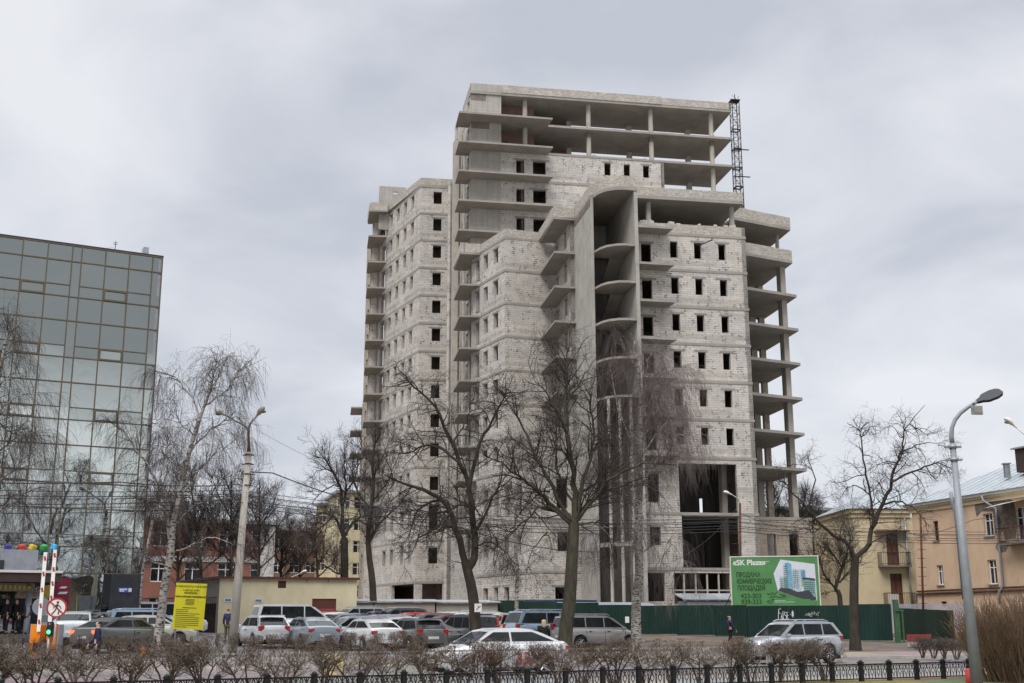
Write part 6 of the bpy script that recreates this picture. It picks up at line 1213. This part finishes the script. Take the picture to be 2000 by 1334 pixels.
STY=dict(
 linden=dict(max=3,L=[0,1.9,.95,.5],n=[0,7,5,0],w=[0,.22,.28,.3],g=[0,-.01,-.04,-.02],up=[0,.25,.10,.05],r=[0,.032,.013,.0065],rmin=.004,ang=(32,72),sp=.30),
 gnarled=dict(max=3,L=[0,1.5,.8,.42],n=[0,7,5,0],w=[0,.34,.36,.35],g=[0,-.05,-.06,-.03],up=[0,.2,.05,.0],r=[0,.030,.012,.006],rmin=.0035,ang=(40,85),sp=.30),
 birch=dict(max=3,L=[0,1.5,1.25,.75],n=[0,8,6,0],w=[0,.16,.12,.10],g=[0,-.02,-.30,-.40],up=[0,.25,-.25,-.6],r=[0,.018,.0065,.0042],rmin=.003,ang=(25,65),sp=.22),
 weep=dict(max=3,L=[0,1.5,1.9,1.1],n=[0,10,6,0],w=[0,.14,.09,.07],g=[0,-.06,-.45,-.5],up=[0,.2,-.5,-1],r=[0,.018,.0065,.0042],rmin=.003,ang=(30,80),sp=.15),
 twiggy=dict(max=3,L=[0,1.7,1.0,.6],n=[0,8,6,0],w=[0,.2,.25,.25],g=[0,.03,.02,.0],up=[0,.35,.25,.1],r=[0,.03,.014,.009],rmin=.006,ang=(25,60),sp=.28))
NTW=0
def tree(name,label,cat,trunk,limbs,style,bark_,twig,seed,Y,dens=1.0,group=None,sc=1.0,base_z=None):
    """trunk/limbs: (image polyline at depth Y, r0, r1[, dY])  -> real 3-D tubes"""
    global NTW
    rg=np.random.default_rng(seed); S=STY[style]; big=[]; tw=[]
    def line(pts,dy,y0=0): n=len(pts)-1; return [np.array(at(x,y,Y+y0+dy*i/max(n,1))) for i,(x,y) in enumerate(pts)]
    tp,r0,r1=trunk[:3]; P=line(tp,0); X0=P[0][0]; z0=gz(X0,Y) if base_z is None else base_z; P[0][2]=z0-.15; base=np.array([X0,Y,z0])
    T=smooth(P,3); big.append((T-base,np.linspace(r0,r1,len(T))*np.concatenate([[1.35,1.12],np.ones(len(T)-2)])))
    src=[(T,np.linspace(r0,r1,len(T)),.45 if r1>.1 else .3)]
    for lm in limbs:
        pts,a,b=lm[:3]; dy=lm[3] if len(lm)>3 else rg.uniform(-1.6,1.6); Q=smooth(line(pts,dy),3); jit=rg.normal(size=Q.shape)*.04; jit[0]=0; Q=Q+jit; ra=np.linspace(a*.82,b,len(Q)); big.append((Q-base,ra)); src.append((Q,ra,.12))
    for Q,ra,t0 in src:
        Ln=np.linalg.norm(np.diff(Q,axis=0),axis=1).sum(); n=int(Ln*(1-t0)/S['sp']*dens)
        if ra[-1]>.12: n=int(n*.15)
        for k in range(n):
            t=rg.uniform(t0,1); spawn(Q,ra,t,1,S,rg,tw,Ln,sc)
    tw=[(p-base,r) for p,r in tw]; NTW+=len(tw)
    rt=empty(name,tuple(base),0,label,cat,group); tubes_obj('trunk',big,M[bark_],rt,thick=.0); tubes_obj('crown',tw,M[twig],rt,thick=.022); return rt
# left linden
tree('linden_tree','big dark bare linden with two leaning limbs, left of the taxi','tree',
 ([(930,1262),(928,1200),(922,1150),(914,1115),(909,1096)],.27,.20),
 [([(909,1098),(891,1030),(867,977),(830,956),(787,943),(758,930)],.20,.03,-1),([(912,1112),(926,1090),(928,1051),(920,982),(909,929),(878,856),(852,795),(809,756),(783,725)],.24,.02,.8),
  ([(917,950),(937,864),(961,825),(983,782),(1000,765)],.12,.02,-1.2),([(867,977),(840,980),(810,1005),(800,1050)],.09,.02,-1.5),([(905,915),(870,880),(835,870),(790,885),(755,880)],.09,.02,1.4),([(878,856),(860,850),(820,850),(790,845)],.05,.01,-.8),
  ([(928,1040),(955,985),(975,950),(985,900)],.09,.02,-2),([(891,1030),(860,1025),(820,1050),(790,1095)],.09,.015,-2),([(852,795),(845,770),(850,740)],.04,.01,.5),([(885,870),(905,830),(920,790),(935,755)],.06,.01,1.5),([(925,1000),(900,985),(880,1000),(850,1040)],.06,.015,-2.5),([(927,1070),(960,1060),(990,1080),(1010,1110)],.06,.015,-1.5),([(880,1000),(850,1000),(822,1020),(812,1075)],.06,.012,-2)],
 'gnarled','bark_dark','twig_dark',11,54.6,1.25)
tree('linden_tree','largest bare linden with thick straight trunk in front of the unfinished building','tree',
 ([(1100,1262),(1107,1220),(1113,1173),(1119,1073),(1122,1021)],.36,.26),
 [([(1122,1022),(1124,964),(1117,903),(1109,843),(1106,769),(1107,703),(1112,672)],.21,.02,.3),([(1120,1018),(1100,990),(1074,938),(1048,895),(1022,834),(996,790),(978,764)],.15,.02,1.2),([(1118,1018),(1074,982),(1048,956),(1013,930),(978,903),(943,886)],.14,.02,-1.4),([(1116,1025),(1070,990),(1043,1003),(1004,1038),(961,1077)],.10,.015,-2.2),
  ([(1124,1014),(1130,999),(1139,938),(1156,895),(1161,834),(1154,780),(1160,740)],.15,.02,-.6),([(1124,1022),(1161,973),(1204,930),(1256,908),(1300,903)],.13,.02,-1.8),([(1124,1020),(1148,985),(1190,960),(1240,945),(1290,965)],.12,.02,1.6),([(1109,843),(1090,800),(1068,770),(1045,735),(1030,700)],.06,.01,1.3),([(1106,790),(1130,755),(1150,720),(1165,700)],.05,.01,-1),([(1117,903),(1095,880),(1060,870),(1025,880)],.06,.01,-1.8),([(1161,880),(1185,840),(1205,800)],.06,.01,.8),([(1122,985),(1100,950),(1085,900),(1085,850),(1075,800)],.09,.012,2),([(1139,960),(1180,930),(1205,880),(1230,860)],.07,.012,2),([(1074,960),(1040,960),(1000,975),(960,960)],.06,.012,-2.5),([(1125,1030),(1160,1020),(1190,1050),(1200,1100)],.07,.012,-1.5),([(1070,1040),(1040,1075),(1025,1130)],.04,.01,-2)],
 'linden','bark_green','twig_dark',12,57,1.2)
tree('birch_tree','weeping birch with white trunk and curtain of hanging twigs before the stair tower','tree',
 ([(1243,1262),(1243,1182),(1249,1117),(1246,1051),(1250,964),(1252,877),(1254,812),(1250,747),(1245,700),(1240,665)],.27,.035),
 [([(1254,851),(1278,782),(1292,735),(1297,690)],.07,.012,-.8),([(1251,900),(1215,820),(1200,760),(1190,710)],.06,.01,.8),([(1252,870),(1290,800),(1320,780),(1335,790)],.06,.01,1.0),([(1250,960),(1290,890),(1325,850),(1345,860)],.06,.01,-1.2),([(1248,1000),(1200,930),(1180,880),(1172,830)],.06,.01,-1),([(1250,750),(1262,715),(1275,690)],.03,.008,.4),([(1246,720),(1225,690),(1212,660)],.03,.008,-.4),([(1248,1060),(1215,1030),(1180,1030),(1150,1050)],.05,.01,-1.5),([(1248,1090),(1290,1060),(1320,1070),(1345,1110)],.05,.01,-1.4),([(1252,820),(1285,760),(1305,725),(1318,740)],.05,.01,-1.6),([(1252,890),(1300,830),(1318,820)],.05,.01,-2)],
 'weep','bark_birch','twig_birch',13,61,.6)
tree('birch_tree','small birch with pale thin trunk and hanging twigs behind the cream people carrier','tree',
 ([(1011,1205),(1009,1160),(1012,1115),(1006,1065),(1009,985),(1015,900),(1018,860)],.15,.02),
 [([(1010,1120),(985,1080),(965,1060),(945,1060)],.05,.01),([(1010,1080),(1035,1030),(1060,1010),(1085,1030)],.05,.01),([(1008,1040),(985,990),(970,950)],.04,.01),([(1010,990),(1035,940),(1050,900)],.04,.01),([(1012,940),(995,900),(985,870)],.03,.008)],
 'birch','bark_birch','twig_birch',14,76,1.0)
tree('birch_tree','tall leaning birch with white trunk and fine hanging twigs left of the concrete pole','tree',
 ([(306,1258),(321,1151),(333,1080),(338,1022),(350,974),(369,888),(391,816),(410,765),(419,725),(424,705)],.20,.015),
 [([(334,1084),(326,984),(307,936),(269,878),(240,840),(225,828)],.10,.012,-1),([(391,812),(364,758),(331,729),(307,725)],.05,.008,.8),([(400,790),(432,768),(460,734),(480,715),(494,744)],.05,.008,-.8),([(369,888),(400,850),(440,820),(470,815),(490,850)],.05,.008,1),([(350,974),(390,920),(430,880),(470,870)],.05,.008,-1.2),([(360,930),(330,880),(310,830),(300,790)],.05,.008,1.3),([(338,1022),(380,990),(430,970),(480,985)],.045,.008,1.5),([(340,1010),(310,980),(270,990),(240,1030)],.04,.008,-1.5),([(333,1080),(380,1060),(420,1050),(470,1065)],.045,.008,-1.5),([(325,1110),(290,1090),(255,1060),(215,1050)],.05,.008,-1),([(412,758),(432,730),(445,700)],.03,.006,.4),([(326,984),(300,1000),(260,960),(215,950)],.05,.01,-1.5),([(380,850),(350,820),(345,780)],.04,.008,-.6)],
 'birch','bark_birch','twig_grey',15,51,1.2,sc=.7)
tree('birch_tree','slim second birch stem leaning behind the tall left birch','tree',
 ([(268,1215),(275,1140),(290,1060),(305,980),(320,900),(330,850)],.13,.02),
 [([(285,1080),(262,1030),(250,990)],.04,.008),([(295,1030),(320,980),(345,950)],.04,.008),([(310,950),(290,900),(280,870)],.03,.008)],'birch','bark_birch','twig_grey',16,68,1.0)
tree('black_tree','dark round crowned bare tree behind the substation, left of unfinished building','tree',
 ([(672,1200),(673,1125),(673,1050)],.33,.27),
 [([(673,1052),(670,996),(666,957),(654,926),(631,889),(619,875)],.18,.02,1),([(670,985),(677,957),(674,928),(673,898),(674,865)],.12,.02,-1),([(672,1055),(658,1015),(648,1011),(634,1023),(609,1050)],.13,.03,-1),([(676,1045),(690,1020),(705,1010),(730,1000)],.14,.03,.5),([(654,926),(640,915),(620,920),(605,935)],.06,.015),([(677,957),(695,930),(700,900),(690,870)],.09,.015,1.5),([(705,1010),(700,960),(685,920)],.08,.015,1),([(673,1120),(655,1118),(640,1105),(620,1100)],.09,.02,-2),([(666,950),(645,950),(625,965),(610,985)],.07,.015,-1),([(650,1012),(630,1000),(612,1010),(600,1020)],.06,.015,-2)],
 'twiggy','bark_dark','twig_dark',17,88,.85,sc=.85)
tree('black_tree','dark slim tree with leaning black trunk at the left foot of the unfinished building','tree',
 ([(733,1185),(728,1140),(722,1090),(719,1046),(725,996),(730,950),(728,900),(735,860)],.27,.05),
 [([(722,1050),(745,1020),(775,990),(800,975)],.12,.02),([(725,996),(700,960),(690,920),(695,880)],.09,.02),([(727,980),(755,945),(775,900)],.08,.015),([(723,1030),(690,1010),(665,1020)],.08,.015),([(728,940),(745,900),(760,860)],.06,.015),([(728,910),(710,880),(705,850)],.05,.012),([(723,1010),(760,1010),(795,1040)],.08,.015,-1.5)],
 'twiggy','bark_dark','twig_dark',18,84,.8,sc=.85)
tree('linden_tree','wide bare tree with forked trunk in front of the right green fence','tree',
 ([(1669,1246),(1668,1180),(1669,1120),(1671,1090)],.27,.21),
 [([(1670,1092),(1655,1065),(1625,1044),(1593,1013),(1579,996),(1538,951),(1520,935)],.16,.02,-1),([(1671,1092),(1697,1062),(1708,1022),(1727,983),(1741,942),(1752,906),(1761,888),(1766,857),(1777,829),(1806,794)],.18,.012,.6),([(1706,1030),(1705,1005),(1701,969),(1693,929),(1686,888),(1681,852),(1669,834),(1655,828)],.10,.012,-.8),
  ([(1741,944),(1781,924),(1808,913),(1835,906),(1860,917),(1878,930)],.08,.01,1),([(1761,890),(1781,875),(1812,866),(1849,868)],.06,.008,-1),([(1725,987),(1754,980),(1781,992),(1800,1010),(1815,1040)],.08,.012,-1.2),([(1579,998),(1590,940),(1582,910),(1576,885)],.06,.01,1.2),([(1681,854),(1700,838),(1720,830)],.04,.008,.4),([(1693,929),(1670,930),(1645,945),(1620,940)],.04,.008,-1),([(1701,969),(1675,950),(1655,955),(1640,975)],.05,.01,1.4),([(1752,906),(1725,905),(1700,925)],.04,.008,-1.4),([(1777,829),(1795,840),(1815,850),(1835,845)],.04,.008,1),([(1610,1030),(1590,1040),(1565,1035),(1540,1060)],.05,.01,-1.5),([(1640,1056),(1650,1020),(1670,990)],.05,.01,1.3),([(1766,857),(1750,840),(1735,825)],.035,.008,-.7),([(1690,1070),(1730,1045),(1770,1040),(1810,1055)],.05,.01,-1.6),([(1781,924),(1800,945),(1812,975)],.04,.008,-.6)],
 'gnarled','bark_dark','twig_dark',19,66,1.0,sc=.8)
tree('crooked_tree','small crooked dark tree behind the fence right of the billboard','tree',
 ([(1642,1205),(1640,1165),(1632,1150),(1645,1110),(1655,1080)],.20,.08),
 [([(1636,1155),(1615,1130),(1600,1100),(1590,1080)],.09,.02),([(1645,1115),(1630,1085),(1610,1060)],.07,.015),([(1652,1090),(1660,1050),(1650,1020)],.06,.015),([(1640,1140),(1665,1110),(1690,1100)],.06,.015)],'twiggy','bark_dark','twig_dark',20,84,1.0)
tree('birch_tree','birch at the left picture edge with hanging twigs in front of the glass block','tree',
 ([(-62,1262),(-58,1100),(-50,1000),(-38,900),(-20,800),(0,720),(14,660),(20,632)],.22,.02),
 [([(-55,1040),(-10,960),(30,910),(60,895)],.06,.01,-.6),([(-45,960),(0,880),(40,850),(70,840)],.06,.01,.8),([(-30,860),(10,790),(45,770),(75,765)],.05,.01,-.8),([(-12,770),(20,730),(45,715)],.04,.008,.6),([(-52,1010),(0,1000),(50,960),(90,945)],.06,.01,1),([(5,700),(25,680),(38,665)],.03,.008,-.4),([(-40,910),(0,930),(30,985)],.05,.008,1.2),([(-20,800),(15,840),(40,845)],.05,.008,.9)],
 'birch','bark_birch','twig_grey',21,46,1.2,sc=.85)
bgT=[(402,1175,372,935,9.4,92,'dark bushy bare tree behind the left birch'),(452,1178,452,925,9,90,'dark bushy bare tree just left behind the concrete pole'),(548,1160,552,1035,9,118,'brown bare tree behind the substation, first right of the red house'),(585,1160,588,1030,9,122,'brown bare tree behind the substation, second right of the red house'),(625,1160,612,1020,9,112,'brown bare tree behind the substation below the black tree'),(505,1165,508,950,8,100,'dark bare tree in front of the right corner of the red house'),(238,1180,232,1010,7,84,'thin dark tree at the right edge of the glass block'),(1520,1060,1505,950,8,135,'distant bare tree in the gap right of the unfinished building, left one'),(1560,1080,1575,960,8,138,'distant bare tree in the gap right of the unfinished building, right one'),(350,1178,345,990,8,100,'dark bare tree before the red house wall'),(1605,1160,1600,1010,8,120,'distant bare tree left of the yellow end block'),(1000,1000,0,0,0,0,'')]
for i,(x0,y0,x1,y1,_,Y,lb) in enumerate(bgT[:-1]):
    h=y0-y1; w=h*.38; r2=random.Random(i); L_=[([(x0+(x1-x0)*t,y0-h*t),(x0+(x1-x0)*t+s*w*.45,y0-h*(t+.16)),(x0+(x1-x0)*t+s*w*.8,y0-h*(t+.34))],.09,.02) for t,s in ((.25,1),(.32,-1),(.42,.8),(.5,-.8),(.62,.55),(.66,-.5),(.36,.3))]
    tree('bare_tree',lb,'tree',([(x0,y0),(x0+(x1-x0)*.4,y0-h*.4),(x1,y1)],.2,.03),L_,'twiggy','bark_dark','twig_dark' if i!=4 else 'twig_red',40+i,Y,.95,'bare trees far behind',sc=1.1 if h>180 else 1.0)
# ================= clipped shrubs =================
def shrub_proto(seed,H,Wd,n0,name,label,twig,clear=.28,group=None,rtw=.0036):
    rg=np.random.default_rng(seed); big=[];tw=[]
    for k in range(n0):
        a=rg.uniform(0,2*math.pi); p=np.array([math.cos(a)*.05,math.sin(a)*.05,-.05]); d=np.array([math.cos(a)*.25,math.sin(a)*.25,1.0]); d/=np.linalg.norm(d); pts=[p]
        for i in range(6): d=d+np.array([math.cos(a)*.13*(i>1),math.sin(a)*.13*(i>1),.02])+rvec(rg)*.13; d/=np.linalg.norm(d); pts.append(pts[-1]+d*(H*.13))
        pts=np.array(pts); big.append((pts,np.linspace(.028,.013,7)))
    def grow(p,d,L_,r,l):
        pts=[p]; q=p.copy(); dd=d.copy()
        for i in range(3):
            dd=dd+rvec(rg)*.38+np.array([0,0,.05]); dd/=np.linalg.norm(dd); q=q+dd*L_/3
            lim=H*(1-.10*((q[0]**2+q[1]**2)/(Wd/2)**2)); q=np.array([q[0],q[1],min(q[2],lim+rg.uniform(-.03,.02))]); rr_=math.hypot(q[0],q[1]); 
            if rr_>Wd/2: q[:2]*=Wd/2/rr_
            pts.append(q)
        pts=np.array(pts); (big if l==0 else tw).append((np.vstack([pts[0]]+[pts[0]*(1-t)+pts[3]*t if False else pts[i] for i,t in ((1,0),(2,0),(3,0))]) ,np.linspace(r,r*.6,4)))
        if l>=3: return
        for _ in range((4,3,2)[l]):
            t=rg.uniform(.25,1)*3; i=min(int(t),2); u=t-i; s=pts[i]*(1-u)+pts[i+1]*u; n_=rvec(rg); n_[2]=abs(n_[2])*.55+.12; grow(s,dd*.35+n_,L_*rg.uniform(.55,.8),r*.55,l+1)
    for P,_ in list(big):
        for k in range(4): i=rg.integers(3,6); n_=rvec(rg); n_[2]=abs(n_[2])*.6+.2; grow(P[i],n_,H*.36,.011,0)
    rt=empty(name,(0,0,0),0,label,'shrub',group); tubes_obj('stems',big,M['twig_shrub'],rt,thick=0.0); 
    tw=[(p,np.maximum(r,rtw)) for p,r in tw]; tubes_obj('twigs',tw,M[twig],rt,thick=.05); return rt
lab1='clipped leafless shrub in the near row along the low iron fence'
V1=[shrub_proto(60+i,1.22,1.4,4+i%2,'clipped_shrub',lab1,'twig_shrub' if i%2 else 'twig_red',group='clipped shrubs along the iron fence') for i in range(6)]
rr=random.Random(5); s_=-19.5; i=0
def place(v,i,V,x,y,z,sc):
    o=V[v] if i<len(V) else copy_tree(V[v]); o.location=(x,y,z); o.rotation_euler=(0,0,rr.uniform(0,6.28)); o.scale=sc; return o
while s_<24.5:
    v=i if i<6 else rr.randrange(6); x,y=SD(s_,FD+.55+rr.uniform(-.12,.12)); h=rr.uniform(.95,1.05)*(.93 if s_<-8 else 1.0)
    if not (15.0<s_<17.0 and False): place(v,i,V1,x,y,0,(rr.uniform(.95,1.15),rr.uniform(.95,1.1),h)); i+=1
    s_+=rr.uniform(.72,.98)
lab2='small clipped shrub in the far row between pavement and parked cars'
V2=[shrub_proto(80+i,1.15,.95,4,'clipped_shrub',lab2,'twig_shrub',group='clipped shrubs along the car park',rtw=.0045) for i in range(3)]
s_=-14.6; i=0
while s_<22:
    v=i if i<3 else rr.randrange(3); x,y=SD(s_,48.9+rr.uniform(-.1,.1)); place(v,i,V2,x,y,gz(x,y),(1,1,rr.uniform(.92,1.08))); i+=1; s_+=rr.uniform(.85,1.15)
V3=[shrub_proto(90,1.0,1.1,6,'clipped_shrub','low clipped shrub beside the red barrier at the right end of the pavement','twig_grey',group='low shrubs by the red barrier')]
for k in range(4): x=tx(1800+22*k,1260)*(56-k); place(0,k,V3,x,56-k,.1,(1.1,1.1,.9))
# ================= willow bush =================
def willow():
    rg=np.random.default_rng(5); st=[];tw=[]; 
    for k in range(1500):
        a=rg.uniform(0,2*math.pi); r=math.sqrt(rg.uniform(0,1)); p=np.array([math.cos(a)*r*1.75,math.sin(a)*r*1.2,-.05]); lean=r*.42; d=np.array([math.cos(a)*lean,math.sin(a)*lean,1.0])+rvec(rg)*.2; d/=np.linalg.norm(d); H=(2.45-.45*r*r)*rg.uniform(.7,1.04); pts=[p]
        for i in range(5): d=d+rvec(rg)*.13+np.array([0,0,.04]); d/=np.linalg.norm(d); pts.append(pts[-1]+d*H/5)
        pts=np.array(pts); st.append((pts,np.linspace(.010,.0035,6)))
        for j in range(7):
            t=rg.uniform(.25,1)*5; i=min(int(t),4); u=t-i; q=pts[i]*(1-u)+pts[i+1]*u; dd=d+rvec(rg)*.55; dd[2]=abs(dd[2]); dd/=np.linalg.norm(dd); L_=rg.uniform(.2,.55); tw.append((np.array([q,q+dd*L_*.5,q+dd*L_+np.array([0,0,.05*L_])]),np.array([.0045,.0038,.003])))
    rt=empty('willow_bush',(14.9,34.6,0),0,'large dense straw coloured leafless bush behind the galvanised lamp post','bush'); tubes_obj('stems',st,M['twig_straw'],rt,thick=1); tubes_obj('twigs',tw,M['twig_straw'],rt,thick=1)
willow()
# grass tufts and litter on the verge by the fence
rg=np.random.default_rng(3); gl_=[]
for k in range(9000):
    s_=rg.uniform(-2,24); D=rg.uniform(22.0,25.9); x,y=SD(s_,D); h=rg.uniform(.03,.10); a=rg.uniform(0,6.28); gl_.append((np.array([[x,y,0],[x+math.cos(a)*h*.3,y+math.sin(a)*h*.3,h*.7],[x+math.cos(a)*h*.7,y+math.sin(a)*h*.7,h]]),np.array([.004,.003,.001])))
k=Mat('grass_blade',.9,spec=.1); k.col(k.ramp(k.noise(3,4,.7),[(.35,(.10,.11,.035)),(.65,(.21,.18,.085))]))
tag(tubes_obj('grass',gl_,M['grass_blade'],None,thick=1),'thin dry green grass in front of the low iron fence','grass',kind='stuff')
print('twig tubes',NTW,'objects',len(bpy.data.objects))

# ---- what the mirror glass shows : park trees and a long house across the street behind the viewer
srcs=[o for o in bpy.data.objects if o.parent is None and o.name.startswith('linden_tree')]
for i,(x,y,rz,sc_,wd) in enumerate(((33,-6,1.0,.9,'nearest'),(45,-16,2.2,1.0,'second'),(29,-20,3.9,1.1,'third'),(54,-34,.4,1.2,'fourth'),(40,-42,5.1,1.2,'farthest'))):
    o=copy_tree(srcs[i%2]); o.location=(x,y,0); o.rotation_euler=(0,0,rz); o.scale=(sc_,)*3; o['label']=f'bare park tree mirrored in the glass block, {wd} of five behind the viewer'; o['group']='park trees mirrored in the glass'
far_building('mirrored_house','long dark three storey house seen only mirrored in the low panes of the glass block',75,-62,20,-72,12,9,'brown_brick_wall','dark_brown','',3,12,z0=0)
print('objects',len(bpy.data.objects))
